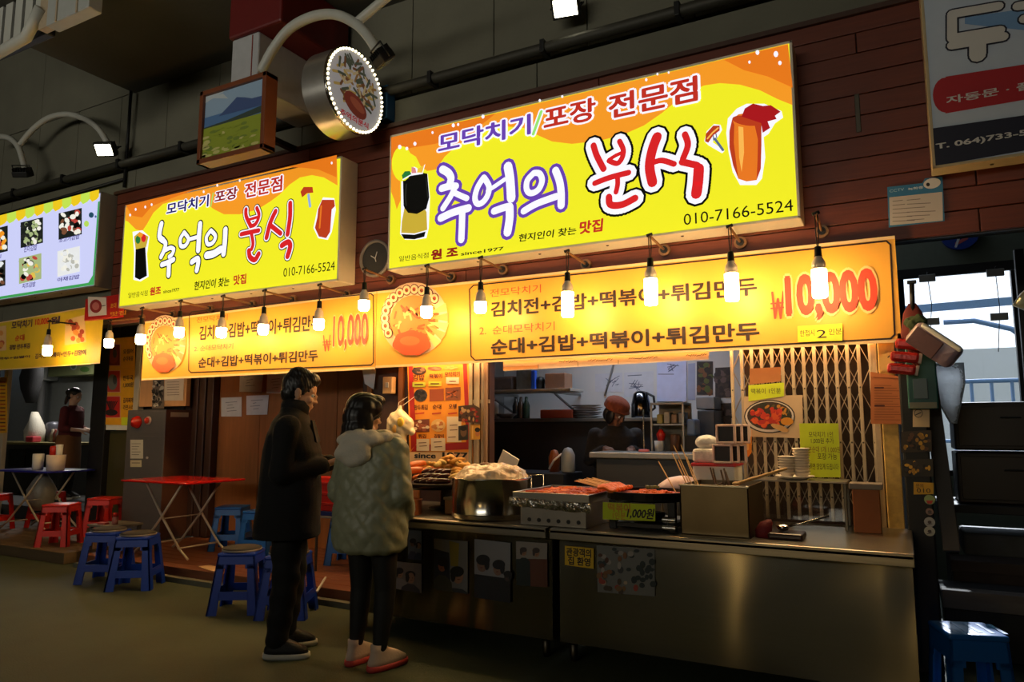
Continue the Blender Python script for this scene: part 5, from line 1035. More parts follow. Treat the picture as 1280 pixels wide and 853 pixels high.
b = MB(); b.loft([((lx-0.13,ly-0.02,ZC),0.045,0.04,0,2), ((lx-0.13,ly-0.02,ZC+0.04),0.045,0.04,0.3,2.4), ((lx-0.115,ly-0.01,ZC+0.08),0.035,0.025,0.5,2), ((lx-0.10,ly,ZC+0.095),0.012,0.012,0,2)], M('dark_red_cloth_b', (120,26,32), 0.7, bump=0.5), 14); tag(b.build('red_cloth'), 'crumpled red cloth beside the ladle dish on the right counter', 'cloth')
b = MB(); rnd = random.Random(2); pg = P(636,578,Y=4.85); b.box((pg.x-0.075,4.83,pg.z-0.05), (pg.x+0.075,4.84,pg.z+0.07), PAPER, 0.002, Matrix.Translation(pg) @ Euler((0.2,0.5,0.1)).to_matrix().to_4x4() @ Matrix.Translation(-pg)); tag(b.build('paper_sheet'), 'white paper propped behind the big pot', 'paper')
t = thing('wire_rack', 'thin wire rack between the big pot and the griddle', 'rack', P(650,600,Y=4.75)); b = MB(); q = P(655,590,Y=4.75)
b.tube([(q.x-0.1,4.75,ZC), (q.x-0.1,4.75,ZC+0.24), (q.x+0.06,4.75,ZC+0.25), (q.x+0.06,4.75,ZC)], 0.005, STEEL2, 6); b.tube([(q.x-0.1,4.95,ZC), (q.x-0.1,4.95,ZC+0.24), (q.x+0.06,4.95,ZC+0.25), (q.x+0.06,4.95,ZC)], 0.005, STEEL2, 6); b.build('frame', t)
# ------------------------------------------------------------------ papers, posters and boards at the stall
YG = 5.055
LIME = M('lime_paper', (196,214,40), 0.75)
def art_lime(a):
    for s_, l, r_ in (('모닥치기 1인', (1011,547), (1041,540)), ('1,000원 추가', (1014,555), (1042,548)), ('포장 가능', (1022,574.5), (1046,567))): a.text(s_, l, r_, INK, 1, 0.0)
    a.text('기본순대 1개 1,000원', (1006,566), (1050,558.5), K((110,70,24)), 1, 0.0); a.text('주문하면 맛있게 드립니다', (1005,587), (1048,580), INK, 1, 0.0)
note('price_poster', 'large yellow-green handwritten paper on the gate behind the white bowls', [(999,529.5),(1048,529.5),(1051,597),(1002,597)], 4.99, LIME, 'paper', art=art_lime)
note('price_note', 'small yellow-green note above the food photo on the gate', [(935.5,482),(980,478.5),(980,495.5),(935.5,502)], YG-0.012, LIME, 'note', lines=[('떡볶이 1인분', (939,493), (976,485))])
def art_foodphoto(a):
    a.ell(962,521,32,21,K((40,34,32)),1,26); a.ell(962,521,30.5,19.5,K((214,206,200)),2,26); a.ell(962,520,28,17.5,K((60,44,30)),3,26)
    rr_ = random.Random(4)
    for i in range(80):
        an = rr_.random()*6.28; q = rr_.random()**0.5; u, v = 962+24*q*math.cos(an), 519+14*q*math.sin(an)
        col = K(((200,50,22),(214,84,24),(180,36,20))[i % 3]) if v > 509 and u < 978 else K(((40,44,26),(90,80,36),(190,130,40))[i % 3])
        a.ell(u, v, 2+3*rr_.random(), 1.4+2*rr_.random(), col, 4+i % 4, 8, rr_.random()*3)
    a.ell(975,535,12,3.4,K((196,150,90)),8,14,0.35); a.ell(984,527,8,5,K((210,140,30)),8,12)
note('food_poster', 'poster photo of a plate of red spicy food on the gate', [(930,496),(1003,494),(1004,548),(930,546)], YG-0.006, M('poster_white', (196,170,140), 0.6), 'poster', art=art_foodphoto)
note('cardboard_sheet', 'brown cardboard piece above the small yellow-green note on the gate', [(937,461),(976,459),(976,477),(937,481)], YG-0.004, M('brown_cardboard', (150,96,54), 0.8), 'cardboard')
note('order_tag', 'small orange and white tag hanging left of the food poster', [(928,536),(940,537),(939.5,566),(935,572),(928.5,564)], YG-0.03, M('orange_tag', (222,140,40), 0.6), 'tag', art=lambda a: (a.quad(928.5,536.5,939.5,546,K((220,206,196)),1), a.stroke([(930,541),(937,541.5)],1,K((120,90,80)),2), a.quad(930,552,936,563,K((236,190,120)),1)))
def art_orange(a):
    for i in range(14): a.stroke([(1093,482+i*3.3),(1114+((i*7) % 20),482.3+i*3.3)], 0.6, K((130,66,30)), 1)
    a.stroke([(1094,485),(1104,485)], 2, K((84,34,24)), 2); a.stroke([(1094,507.5),(1105,507.5)], 2, K((84,34,24)), 2); a.stroke([(1092,472),(1136,474)], 1, K((150,80,40)), 2)
note('menu_sheet', 'orange printed sheet stuck at the gate\'s right end post', [(1088,465),(1139,473),(1139.5,530.5),(1088.5,530)], 4.97, M('orange_sheet', (196,116,66), 0.7), 'sheet', art=art_orange)
note('menu_sheet', 'cream paper behind the red snack packs at the gate top', [(1099,430),(1118,429),(1118,466),(1099,464)], 4.985, M('cream_sheet', (206,164,96), 0.7), 'sheet', art=lambda a: (a.stroke([(1110,447),(1112,445)],1.2,INK,1), a.stroke([(1110,459),(1112.5,462)],1.4,INK,1)))
# long handwritten strip under the banner
def art_strip(a):
    a.poly([(629,459),(673,457),(673,460.5),(629,463.5)], K((226,170,110)), 1)
    rr_ = random.Random(3)
    for u in (673,722.5,773): a.stroke([(u,456-(u-673)*0.055),(u,461-(u-673)*0.06)], 0.6, INK, 2)
    for lo, hi in ((699,720),(735,764),(786,822),(858,882)):
        u = lo
        while u < hi: a.stroke([(u,453.5-(u-673)*0.05+rr_.random()*2),(u+2,452.5-(u-673)*0.05+rr_.random()*2)], 0.7, K((60,50,50)), 2); u += 2.6
note('paper_strip', 'long white handwritten paper strip just under the yellow banner', [(629,450),(886,437),(886,449.5),(629,464)], 4.972, M('strip_paper', (226,210,196), 0.8), 'paper', art=art_strip)
# orange menu board
YM = 5.10; MO = M('menu_orange', (236,150,40), 0.5, var=0.05); MR = K((172,30,24)); MDK = K((90,36,22))
def art_menu(a):
    a.poly([(510,440),(515,440),(521,555),(514,563)], MR, 1); a.poly([(578,440),(583,440),(588,552),(586,562),(514,565),(519,557),(583,553)], MR, 1)
    rr_ = random.Random(12); PX = K((222,200,170))
    def pic(cu, cv, w, h, base, cols, sd):
        r3 = random.Random(sd); a.ell(cu, cv, w, h, K(base), 2, 14)
        for i in range(12): a.ell(cu+r3.uniform(-.7,.7)*w, cv+r3.uniform(-.7,.7)*h, w*.26, h*.26, K(cols[i % len(cols)]), 3+i % 3, 8)
    pic(524,464,9,5,(60,40,34),[(40,30,30),(120,90,70)],1); pic(543.5,461,9,2.5,(120,80,60),[(160,110,80)],2); pic(564,460,9,3,(220,140,70),[(230,160,80)],3)
    for s_, l, r_ in (('김밥', (516,476), (531,468.5)), ('떡볶이', (537,473.5), (553,467)), ('모닥치기', (556,471.5), (575,464.5)), ('만두튀김', (518,513), (535,506)), ('순대', (541,512), (552,505.5)), ('오뎅', (561,511.5), (571,505)), ('튀김', (523,548), (533,543)), ('김말이', (543,548), (555,543))): a.text(s_, l, r_, MDK, 3, 0.03)
    for u, v in ((524,481),(544,480)): a.quad(u-8,v-3,u+8,v+3,K((190,196,60)),3); a.stroke([(u-5,v),(u+5,v)],1.2,MDK,4)
    a.quad(558,472,574,480,PX,3); a.stroke([(562,477),(570,477)],1,MDK,4)
    for u in (525,546,566): a.stroke([(u-5,517.5),(u+5,516.5)], 2, K((196,70,40)), 3)
    pic(526,494.5,8.5,8,(70,60,60),[(26,24,28),(40,36,40)],4); a.poly([(537,487),(555,486),(555,501),(537,502)], K((150,70,36)), 2); a.poly([(557,485),(576,484),(576,500),(557,501)], K((130,70,40)), 2)
    for i in range(10): a.stroke([(558+rr_.random()*14,488+rr_.random()*10),(563+rr_.random()*12,488+rr_.random()*10)],1.4,K(((196,100,50),(90,44,30))[i % 2]),3)
    a.poly([(517.5,525),(537,524),(537,540),(518,540.5)], K((110,50,40)), 2)
    for i in range(14): a.ell(519+rr_.random()*16,527+rr_.random()*11,2.6,2,K(((220,200,180),(150,80,60))[i % 2]),3,8)
    pic(548,532,9,8,(226,180,110),[(200,90,40),(236,200,140),(190,120,60)],6)
    a.quad(559,521,577,553,PX,4); a.quad(521,549,537,564,PX,4); a.quad(539,548,557,564,PX,4)
    for u, v in ((568,532),(568,538),(566,547),(529,554),(530,558),(548,553),(549,559)): a.stroke([(u-5,v),(u+4,v-0.5)],0.9,MDK,5)
    a.quad(511,565.5,590,580,K((232,190,140)),1); a.text('since', (518,573), (545,567), INK, 2, 0.03); a.text('1977', (553,573), (585,566), INK, 2, 0.04)
note('menu_board', 'orange menu board with a red border and small food photos behind the food tray', [(509,435),(585,433),(592,580),(512,585)], YM, MO, 'menu board', art=art_menu)
note('photo_card', 'upper dark photo card stuck over the menu board\'s right edge', [(573,508),(592,506),(601,511),(600,530),(573,527)], 5.02, K((80,56,40)), 'photo', art=blobs([(40,30,28),(170,90,50),(150,30,30),(200,160,110)], 24, 575, 510, 598, 527, 5, 2.4))
note('photo_card', 'small dark photo card, left of the lower pair by the menu board', [(573,533),(585,531),(585,550),(573,551)], 5.03, K((44,44,40)), 'photo', art=lambda a: (a.ell(579.5,540,4,6.5,K((110,84,60)),1,12), a.ell(579.5,536,4.2,3,K((20,20,20)),2,12)))
note('photo_card', 'small yellow photo card, right of the lower pair by the menu board', [(588,531),(600,530.5),(600,549.5),(588,550)], 5.03, K((206,150,50)), 'photo', art=lambda a: (a.ell(597,542,3,4,K((190,120,70)),1,12), a.ell(597,537.5,3.4,3,K((30,24,22)),2,12), a.stroke([(591,533),(591,548)],1.6,K((230,190,110)),2)))
p = P(486,482,Y=5.09); b = MB(); b.box((p.x-0.055,5.07,p.z-0.075), (p.x+0.05,5.13,p.z+0.075), M('cream_switch', (206,160,104), 0.5), 0.008); t = b.build('switch_box'); tag(t, 'cream switch box on the wall left of the menu board', 'switch box'); b = MB(); b.box((p.x-0.02,5.064,p.z-0.02), (p.x+0.015,5.071,p.z+0.025), CREAM, 0.002); b.build('switch', t)
# hanging bag of snacks
pb = P(499,531,Y=4.93); t = thing('snack_bag', 'bulging white and yellow plastic bag hanging left of the menu board', 'bag', (pb.x,4.95,pb.z-0.15))
b = MB(); BGM = M('thin_bag_plastic', (232,204,160), 0.35, var=0.3, scale=9, bump=0.6, bscale=24)
b.ball((pb.x-0.02,4.95,pb.z), (0.115,0.08,0.125), BGM, 16); b.ball((pb.x+0.07,4.95,pb.z-0.01), (0.065,0.055,0.075), BGM, 12); b.ball((pb.x-0.09,4.95,pb.z-0.05), (0.05,0.05,0.055), BGM, 12); b.ball((pb.x+0.0,4.94,pb.z-0.12), (0.07,0.055,0.085), BGM, 12); b.ball((pb.x+0.11,4.95,pb.z-0.06), (0.035,0.03,0.035), BGM, 10); b.capsule((pb.x-0.02,4.95,pb.z+0.06), (pb.x-0.01,4.95,pb.z+0.15), 0.04, 0.018, BGM)
o = b.build('bag_body', t); remesh(o, 0.008, 3, lambda c, n: 0.005*math.sin(c.x*60+c.z*30)*math.sin(c.z*55))
b = MB(); b.ball((pb.x+0.045,4.885,pb.z+0.02), (0.035,0.015,0.04), M('yellow_snack', (236,190,50), 0.4), 10); b.ball((pb.x-0.015,4.885,pb.z-0.03), (0.03,0.015,0.04), M('orange_snack', (240,180,80), 0.4), 10); b.build('snack', t)
b = MB(); b.tube([(pb.x-0.03,4.95,pb.z+0.15), (pb.x-0.06,5.0,pb.z+0.19), (pb.x-0.045,5.1,pb.z+0.24)], 0.0022, CREAM, 6); b.tube([(pb.x+0.0,4.95,pb.z+0.15), (pb.x+0.03,5.0,pb.z+0.19), (pb.x+0.03,5.1,pb.z+0.24)], 0.0022, CREAM, 6); b.build('handle', t)
# papers on the booth's wooden wall
BP = M('bluish_paper', (190,194,206), 0.85)
rr_ = random.Random(1)
for pts, lab in (([(276.5,497.5),(302,496.5),(302,521),(276.5,521)], 'white paper on the booth wall, lower left of the group'), ([(300,466),(329,468),(327,490.5),(299,490)], 'white paper on the booth wall, upper middle of the group'), ([(308,495),(336,494),(334,518.5),(308,519)], 'white paper on the booth wall, lower and next to the man'), ([(334,468.5),(356,468),(354,492),(333,492)], 'white paper on the booth wall, partly behind the man\'s head')):
    def art_p(a, pts=pts):
        (u0, v0), (u1, _), _, (_, v1) = pts
        for i in range(4): a.stroke([(u0+5+rr_.random()*4, v0+6+i*3.6), (u0+12+rr_.random()*9, v0+5+i*3.6)], 0.7, K((110,114,130)), 1)
    note('paper_sheet', lab, pts, 5.975, BP, 'paper', group='papers on the booth wall', art=art_p)
note('paper_sheet', 'white paper on the dark partition above the woman\'s head', [(453,463),(470,462),(467,487),(456,480)], 5.12, BP, 'paper')
note('photo_poster', 'black and white photo print on the pale board above the grey cabinet', [(191,475),(205,474),(205,511),(190,511)], 5.77, K((120,104,90)), 'poster', art=blobs([(24,22,22),(200,190,170),(60,54,50)], 40, 191.5, 477, 203.5, 509, 6, 2.2))
note('paper_sheet', 'pinned white notice beside the black and white print', [(206,473),(230,472),(229,501),(205,501)], 5.77, M('notice_paper', (214,196,176), 0.8), 'notice', art=lambda a: [a.stroke([(209,478+i*3.2),(224,477.6+i*3.2)],0.6,K((110,90,80)),1) for i in range(6)] and None)
def art_menu2(a):
    rr3 = random.Random(3)
    for cv, col, ink in ((445,(120,34,22),(150,60,40)), (478,(196,50,40),(110,110,100)), (510,(186,34,28),(40,26,28))):
        a.quad(129.5,cv-15,151,cv+13,K((226,160,120)),1); a.quad(130.5,cv-14,150,cv+12,K(col),2)
        if cv == 510:
            for i in range(6): a.poly([(139.5,cv+8),(133+i*2.6,cv-8),(135+i*2.6,cv-9)], K(ink), 3)
            a.ell(139.5,cv+6,8,4,K(ink),3,12)
        else: a.ell(142 if cv == 445 else 141,cv,6,10,K(ink),3,14); a.ell(144,cv-3,2.6,6,K((60,60,56)),4,10)
    PUR2 = K((60,30,40))
    for v, s1, s2 in ((443,'오징어','순대볶음'), (476,'만두국','1,000원'), (504,'김치찌개','라면사리')): a.text(s1, (154,v), (167,v-7), PUR2, 2, 0.03); a.text(s2, (154,v+9), (167,v+2), PUR2, 2, 0.02)
    a.quad(152,522,160,532,K((206,220,40)),3)
note('menu_board', 'tall amber menu with red food squares beside the black door frame', [(128,424),(169,421),(168,532),(125,531)], 5.79, M('amber_menu', (232,168,34), 0.5), 'menu board', art=art_menu2)
def art_strip2(a):
    rr3 = random.Random(9)
    for i in range(14): a.stroke([(0.5,478+i*4.6),(6.5,478+i*4.6)], 1.6, K(((190,60,30),(90,40,40))[i % 2]), 1)
note('menu_board', 'narrow amber menu strip at the left edge behind a white post', [(-14,473),(9,471.5),(8.5,541),(-14,543)], 5.74, M('amber_menu', (232,168,34), 0.5), 'menu board', art=art_strip2)
# ------------------------------------------------------------------ grey kiosk cabinet
t = thing('electric_cabinet', 'grey steel cabinet with a red lamp beside the red folding table', 'cabinet', (-8.05,5.75,0.12)); yk = 5.55; q0 = P(160.5,513,Y=yk); q1 = P(208,514,Y=yk); CG = M('dark_grey_cabinet', (98,96,98), 0.45, 0.3, var=0.08); SDE = M('cabinet_side_reflection', (92,58,46), 0.5)  # red-brown reflection on the cabinet's side is put into its colour
b = MB(); b.box((q0.x,yk,0.12), (q1.x,yk+0.42,q0.z), SDE, 0.006); b.box((q0.x,yk-0.004,0.12), (q1.x-0.002,yk+0.02,q0.z), CG, 0.003); b.build('body', t)
b = MB(); zs = P(180,544,Y=yk).z; b.box((q0.x+0.012,yk-0.006,zs+0.01), (q1.x-0.012,yk,q0.z-0.02), CG, 0.003); b.box((q0.x+0.012,yk-0.006,0.2), (q1.x-0.012,yk,zs-0.012), CG, 0.003); b.build('door', t)
p = P(173,528,Y=yk); b = MB(); b.lathe([(0.075,0.0),(0.075,0.02),(0.062,0.03),(0.058,0.06),(0.0,0.085)], M('red_lamp_plastic', (196,34,20), 0.25, bump=0.2), (p.x,yk-0.006,p.z), 24, (0,-1,0)); b.build('signal_lamp', t)
p = P(186.5,526,Y=yk); b = MB(); b.lathe([(0.05,0.0),(0.05,0.012),(0.04,0.016)], M('pale_bezel', (220,190,170), 0.4), (p.x,yk-0.006,p.z), 20, (0,-1,0)); b.lathe([(0.036,0.012),(0.036,0.035),(0.0,0.045)], M('red_button', (206,50,24), 0.3), (p.x,yk-0.006,p.z), 20, (0,-1,0)); b.build('push_button', t)
a = Art(yk-0.007); a.poly([(163,550),(179,550),(179,573.5),(163,573.5)], K((190,186,172)), 1); a.poly([(163,575.5),(177,575.5),(177,584),(163,584)], K((190,180,150)), 1)
for i in range(5): a.stroke([(165,555+i*3.4),(176-(i % 3)*2,555+i*3.4)], 0.7, K((110,106,98)), 2)
a.stroke([(165,579),(175,579)],1,K((110,106,98)),2); a.ell(184,572.5,1.6,1.6,K((180,176,170)),1,10); a.build('label_plate', t)
b = MB(); b.box((q1.x-0.001,yk+0.06,q0.z-0.085), (q1.x+0.004,yk+0.30,q0.z-0.03), CREAM, 0.001); b.build('label_plate', t)
# ------------------------------------------------------------------ stools, tables and small things on the left
BLUE = M('blue_stool_plastic', (12,56,168), 0.35, var=0.06); LBLUE = M('light_blue_stool_plastic', (26,92,176), 0.35, var=0.06); REDS = M('red_stool_plastic', (206,40,26), 0.35, var=0.06)
PAD = M('grey_pad', (48,44,42), 0.75, var=0.2, scale=25); PADR = M('pale_pad_rim', (140,132,124), 0.5)
def stool(label, m, loc, rz, h=0.45, a=0.135, b0=0.19, pad=False, group=None, openz=0.11, slots=False, sk_=0.085):
    t = thing('plastic_stool', label, 'stool', (0,0,0), 0, group)
    def hw(z): return b0+(a-b0)*z/h
    b = MB(); b.box((-a-0.008,-a-0.008,h-0.03), (a+0.008,a+0.008,h), m, 0.018, seg=3)
    if slots:
        for i in range(5): b.box((-a+0.03+i*0.055,-a*0.7,h-0.001), (-a+0.05+i*0.055,a*0.7,h+0.0015), m, 0.001)
    b.build('seat', t, True)
    sk = MB(); th = 0.012
    def side(z0, z1, s0, s1, k, bb):       # piece of side k, s in [-1,1] along the side
        def pt(s, z, d):
            w = hw(z)-d; x, y = s*hw(z), -w
            return Matrix.Rotation(k*PI/2, 3, 'Z') @ Vector((x, y, z))
        q = [pt(s0, z0, 0), pt(s1, z0, 0), pt(s1, z1, 0), pt(s0, z1, 0), pt(s0, z0, th), pt(s1, z0, th), pt(s1, z1, th), pt(s0, z1, th)]
        bb.add(q, [[0,1,2,3],[7,6,5,4],[0,4,5,1],[1,5,6,2],[2,6,7,3],[3,7,4,0]], m)
    for k in range(4): side(h-sk_, h-0.028, -1, 1, k, sk)
    for k in range(4):                      # rounded shoulders of the opening
        for s_ in (-1, 1):
            side(h-sk_-0.03, h-sk_, s_*0.5 if s_ > 0 else -1, 1 if s_ > 0 else -0.5, k, sk)
    sk.build('skirt', t, True)
    bd = MB()
    for k in range(4): side(openz, openz+0.06, -0.62, 0.62, k, bd)
    bd.build('lower_band', t, True)
    for k in range(4):
        l = MB(); side(0.0, h-sk_, 0.6, 1.0, k, l); side(0.0, h-sk_, -1.0, -0.6, (k+1) % 4, l); l.build('leg', t, True)
    if pad:
        p = MB(); p.lathe([(0.0,0.0),(a+0.012,0.0),(a+0.016,0.008),(a+0.012,0.016)], PADR, (0,0,h), 28); p.lathe([(a+0.012,0.012),(a+0.012,0.022),(a*0.9,0.030),(0.0,0.032)], PAD, (0,0,h), 28); p.build('pad', t, True)
    t.location = loc; t.rotation_euler = (0,0,rz); return t
G1 = 'blue stools with grey pads on the street'
s1 = stool('blue stool with a grey pad, closer to the red folding table in the left pair', BLUE, (-6.06,4.23,0), 0.62, pad=True, group=G1)
dup(s1, (-6.55,4.27,0), 0.5, 'blue stool with a grey pad, farther from the man in the left pair')
dup(s1, (-4.60,4.10,0), 0.55, 'blue stool with a grey pad, left one beside the man in black')
dup(s1, (-4.17,4.17,0), 0.5, 'blue stool with a grey pad, half hidden behind the man in black')
s2 = stool('light blue stool on the deck right of the red folding table', LBLUE, (-6.36,5.52,0.12), 0.5, b0=0.18)
dup(s2, (-5.78,5.40,0.12), 0.2, 'light blue stool on the deck just behind the man in black')
dup(s2, (-4.72,5.5,0.12), 0.3, 'light blue stool on the deck between the man and the woman')
s3 = stool('red stool at the front corner of the grey side deck', REDS, (-8.28,4.83,0.115), 0.55, b0=0.175)
dup(s3, (-8.55,5.50,0.115), 0.45, 'red stool beside the black door frame')
dup(s3, (-10.25,5.12,0.115), 0.3, 'red stool at the far left behind the wooden table edge')
dup(s3, (-9.95,5.62,0.115), 0.2, 'red stool under the left end of the blue table')
stool('bright blue stool in daylight at the lower right corner', M('bright_blue_plastic', (24,98,190), 0.3, var=0.05), (0.225,4.27,0.0), 0.32, h=0.43, a=0.125, b0=0.148, slots=True, openz=0.04, sk_=0.12)
def folding_table(label, cx, cy, z0, w, d, h, m, rz, legm, dir_=0):
    t = thing('folding_table', label, 'table', (cx,cy,z0), 0)
    b = MB(); b.box((-w/2,-d/2,h-0.022), (w/2,d/2,h), m, 0.010, seg=3); b.build('tabletop', t, True)
    for s_ in (-1, 1):
        y = s_*d*0.32
        for k, n in ((1, 'leg'), (-1, 'leg')):
            b = MB(); yy = y+k*0.016; b.tube([(-k*w*0.30,yy,h-0.024), (0,yy,h*0.5), (k*w*0.26,yy,h*0.14), (k*w*0.40,yy,0.012)], 0.012, legm, 8); b.build(n, t, True)
    for x_, z_, r_ in ((w*0.26, h*0.14, 0.009), (-w*0.26, h*0.14, 0.009), (0.0, h*0.5, 0.006)):
        b = MB(); b.tube([(x_,-d*0.32,z_), (x_,d*0.32,z_)], r_, legm, 8); b.build('crossbar', t, True)
    t.rotation_euler = (0,0,rz); return t
LEGM = M('cream_tube_leg', (206,190,168), 0.4, 0.2)
folding_table('red folding table with cream crossed legs on the wooden deck', -6.56, 5.05, 0.12, 1.0, 0.72, 0.755, M('red_tabletop', (206,26,20), 0.22, var=0.05, coat=0.3), 0.0, LEGM)
folding_table('blue folding table with cream legs in front of the left shop', -9.75, 5.42, 0.115, 1.15, 0.62, 0.755, M('blue_tabletop', (34,40,150), 0.28, var=0.05), 0.05, LEGM)
folding_table('wooden topped low table cut off by the left edge', -9.95, 4.45, 0.0, 0.9, 0.6, 0.60, M('wood_tabletop', (190,120,60), 0.4, var=0.15), 0.0, BLACK)
zt2 = 0.87
b = MB(); b.lathe([(0.0,0.0),(0.062,0.002),(0.065,0.2),(0.0,0.202)], WHITE, (-9.72,5.33,zt2), 18); tag(b.build('paper_roll'), 'white roll on the blue table, left of the caddy', 'roll')
t = thing('condiment_caddy', 'pale caddy holding red and white things on the blue table', 'caddy', (-9.42,5.38,zt2)); b = MB(); b.lathe([(0.0,0.0),(0.10,0.0),(0.11,0.19),(0.104,0.19),(0.095,0.01)], M('pale_caddy', (224,206,190), 0.5), (-9.42,5.38,zt2), 22); b.build('cup', t)
b = MB(); b.lathe([(0.0,0.0),(0.055,0.0),(0.06,0.14),(0.05,0.16),(0.0,0.165)], M('red_jar', (206,46,26), 0.35), (-9.46,5.38,zt2+0.14), 16); tag(b.build('red_jar'), 'red jar standing in the pale caddy', 'jar')
b = MB(); b.lathe([(0.0,0.0),(0.035,0.0),(0.04,0.2),(0.034,0.2),(0.03,0.01)], WHITE, (-9.36,5.38,zt2+0.12), 14); tag(b.build('paper_cup'), 'white paper cups standing in the pale caddy', 'cup')
b = MB(); rnd = random.Random(3); bagp = Vector((-9.9,5.5,0.60)); b.loft([(bagp+Vector((0,0,-0.26)),0.08,0.07,0,2), (bagp+Vector((0,0,-0.18)),0.17,0.13,0,2.4), (bagp,0.20,0.15,0,2.4), (bagp+Vector((0,0,0.12)),0.13,0.10,0,2), (bagp+Vector((0,0,0.235)),0.03,0.03,0,2)], M('grey_bag_film', (150,146,136), 0.4, bump=0.8, bscale=18), 18); tag(b.build('plastic_bag'), 'grey plastic bag hanging under the blue table', 'bag')
t = thing('side_table', 'low grey side table with small red things behind the blue stools', 'table', (-7.35,5.0,0.12)); b = MB(); b.box((-7.52,4.66,0.38), (-7.12,5.02,0.405), M('grey_top', (120,112,100), 0.6), 0.006); b.build('top', t)
for x, y in ((-7.49,4.69),(-7.15,4.69),(-7.49,4.99),(-7.15,4.99)):
    b = MB(); b.box((x-0.016,y-0.016,0.12), (x+0.016,y+0.016,0.381), M('grey_legs', (84,78,72), 0.6), 0.002); b.build('leg', t)
t = thing('sauce_bottle', 'small bottle with a red cap on the low grey side table', 'bottle', (-7.24,4.78,0.405)); b = MB(); b.lathe([(0.0,0.0),(0.028,0.0),(0.03,0.06),(0.02,0.085)], M('pinkish_bottle', (190,120,110), 0.3), (-7.24,4.78,0.405), 14); b.build('body', t); b = MB(); b.lathe([(0.026,0.08),(0.028,0.115),(0.0,0.12)], REDS, (-7.24,4.78,0.405), 14); b.build('cap', t)
b = MB(); b.box((-7.42,4.70,0.405), (-7.30,4.76,0.425), M('pink_red_pack', (206,90,80), 0.5), 0.006); tag(b.build('red_packet'), 'small red packet on the low grey side table', 'packet')
q = [P(u, v, Z=0.122) for u, v in ((248,709),(262,707.5),(280,711),(278,718),(262,714))]
b = MB(); b.prism(q, (0,0,0.006), M('pale_cloth', (220,176,130), 0.8)); tag(b.build('rag'), 'pale cloth scrap lying on the front of the wooden deck', 'cloth')
b = MB(); b.obox(P(396,740,Z=0.13), P(407,722,Z=0.16), 0.016, 0.016, WHITE, (0,0,1), 0.004); tag(b.build('white_stick'), 'white stick lying on the deck behind the man', 'stick')
t = thing('folding_table', 'dark table with a red crate on the deck seen between man and woman', 'table', (-4.55,5.2,0.12))
b = MB(); b.box((-4.75,4.98,0.60), (-4.28,5.12,0.62), M('grey_tabletop_b', (120,112,106), 0.4), 0.004); b.build('tabletop', t)
for x in (-4.72,-4.31):
    b = MB(); b.cyl((x,5.05,0.12), (x,5.05,0.60), 0.012, STEELD, n=8); b.build('leg', t)
t = thing('plastic_crate', 'red plastic crate seen between the man and the woman', 'crate', (-4.5,5.05,0.62)); b = MB(); b.box((-4.70,4.99,0.66), (-4.33,5.11,0.96), M('red_crate', (206,36,24), 0.4), 0.01); b.build('case', t); b = MB(); b.box((-4.71,4.98,0.62), (-4.32,5.12,0.662), M('navy_crate', (24,34,90), 0.4), 0.006); b.build('base', t)
for i in range(3):
    b = MB(); b.box((-4.715,4.975,0.71+i*0.09), (-4.315,4.99,0.735+i*0.09), M('red_crate_dark', (150,22,16), 0.4), 0.003); b.build('rib', t)
t = thing('covered_stand', 'white cloth covered bundle on a dark stand at the left edge', 'stand', (-12.3,5.55,0.115)); b = MB(); b.box((-12.75,5.4,0.115), (-12.22,5.72,1.25), BLACKW, 0.01); b.build('body', t)
b = MB(); b.loft([((-12.42,5.52,1.25),0.2,0.14,0,2.4), ((-12.42,5.52,1.33),0.18,0.12,0.2,2), ((-12.45,5.52,1.42),0.08,0.07,0,2), ((-12.45,5.52,1.5),0.05,0.05,0,2), ((-12.45,5.52,1.56),0.02,0.02,0,2)], M('white_cover', (214,198,186), 0.8, bump=0.5), 16); b.build('cover', t)
# ------------------------------------------------------------------ inside the left shop
t = thing('wall_cupboard', 'green cupboard high on the left shop\'s back wall', 'cupboard', (-13.2,8.3,2.2)); q0 = P(82,470,Y=8.2); q1 = P(114,440,Y=8.2); CBG = M('olive_cupboard', (150,158,110), 0.5)
b = MB(); b.box((q0.x-0.6,8.2,q0.z), (q1.x+0.3,8.5,q1.z+0.2), CBG, 0.01); b.build('body', t); a = Art(8.199); a.ell(92,458,4.5,5,K((190,196,190)),1,16); a.ell(92,458,3,3.4,K((110,130,110)),2,14); a.ell(106,462,6,3.4,K((90,130,60)),1,12); a.build('print', t)
t = thing('boiler', 'pale boiler box with pipe high in the left shop', 'boiler', (-14.2,8.3,2.0)); q0 = P(42,477,Y=8.3); q1 = P(63,450,Y=8.3); b = MB(); b.box((q0.x,8.1,q0.z), (q1.x,8.49,q1.z+0.3), M('pale_boiler', (176,180,176), 0.5), 0.02); b.build('casing', t); b = MB(); b.cyl(((q0.x+q1.x)/2+0.05,8.3,0.9), ((q0.x+q1.x)/2+0.05,8.3,q0.z), 0.07, M('grey_pipe', (110,110,110), 0.5)); b.build('pipe', t)
q0 = P(26,480,Y=7.2); q1 = P(46,462,Y=7.2); b = MB(); b.loft([((q1.x-0.1,7.2,q0.z-0.35),0.08,0.08,0,2), ((q1.x-0.15,7.2,q0.z-0.1),0.2,0.12,0,2.4), ((q1.x-0.15,7.2,q0.z+0.1),0.26,0.14,0,2.4), ((q1.x-0.1,7.2,q1.z+0.15),0.22,0.12,0,2)], M('black_cloth', (26,26,28), 0.9, bump=0.5), 14); b.cyl((q1.x-0.1,7.2,q1.z+0.1), (q1.x-0.1,7.2,2.75), 0.01, BLACK, n=6); tag(b.build('hanging_coat'), 'black cloth bundle hanging inside the left shop', 'coat')
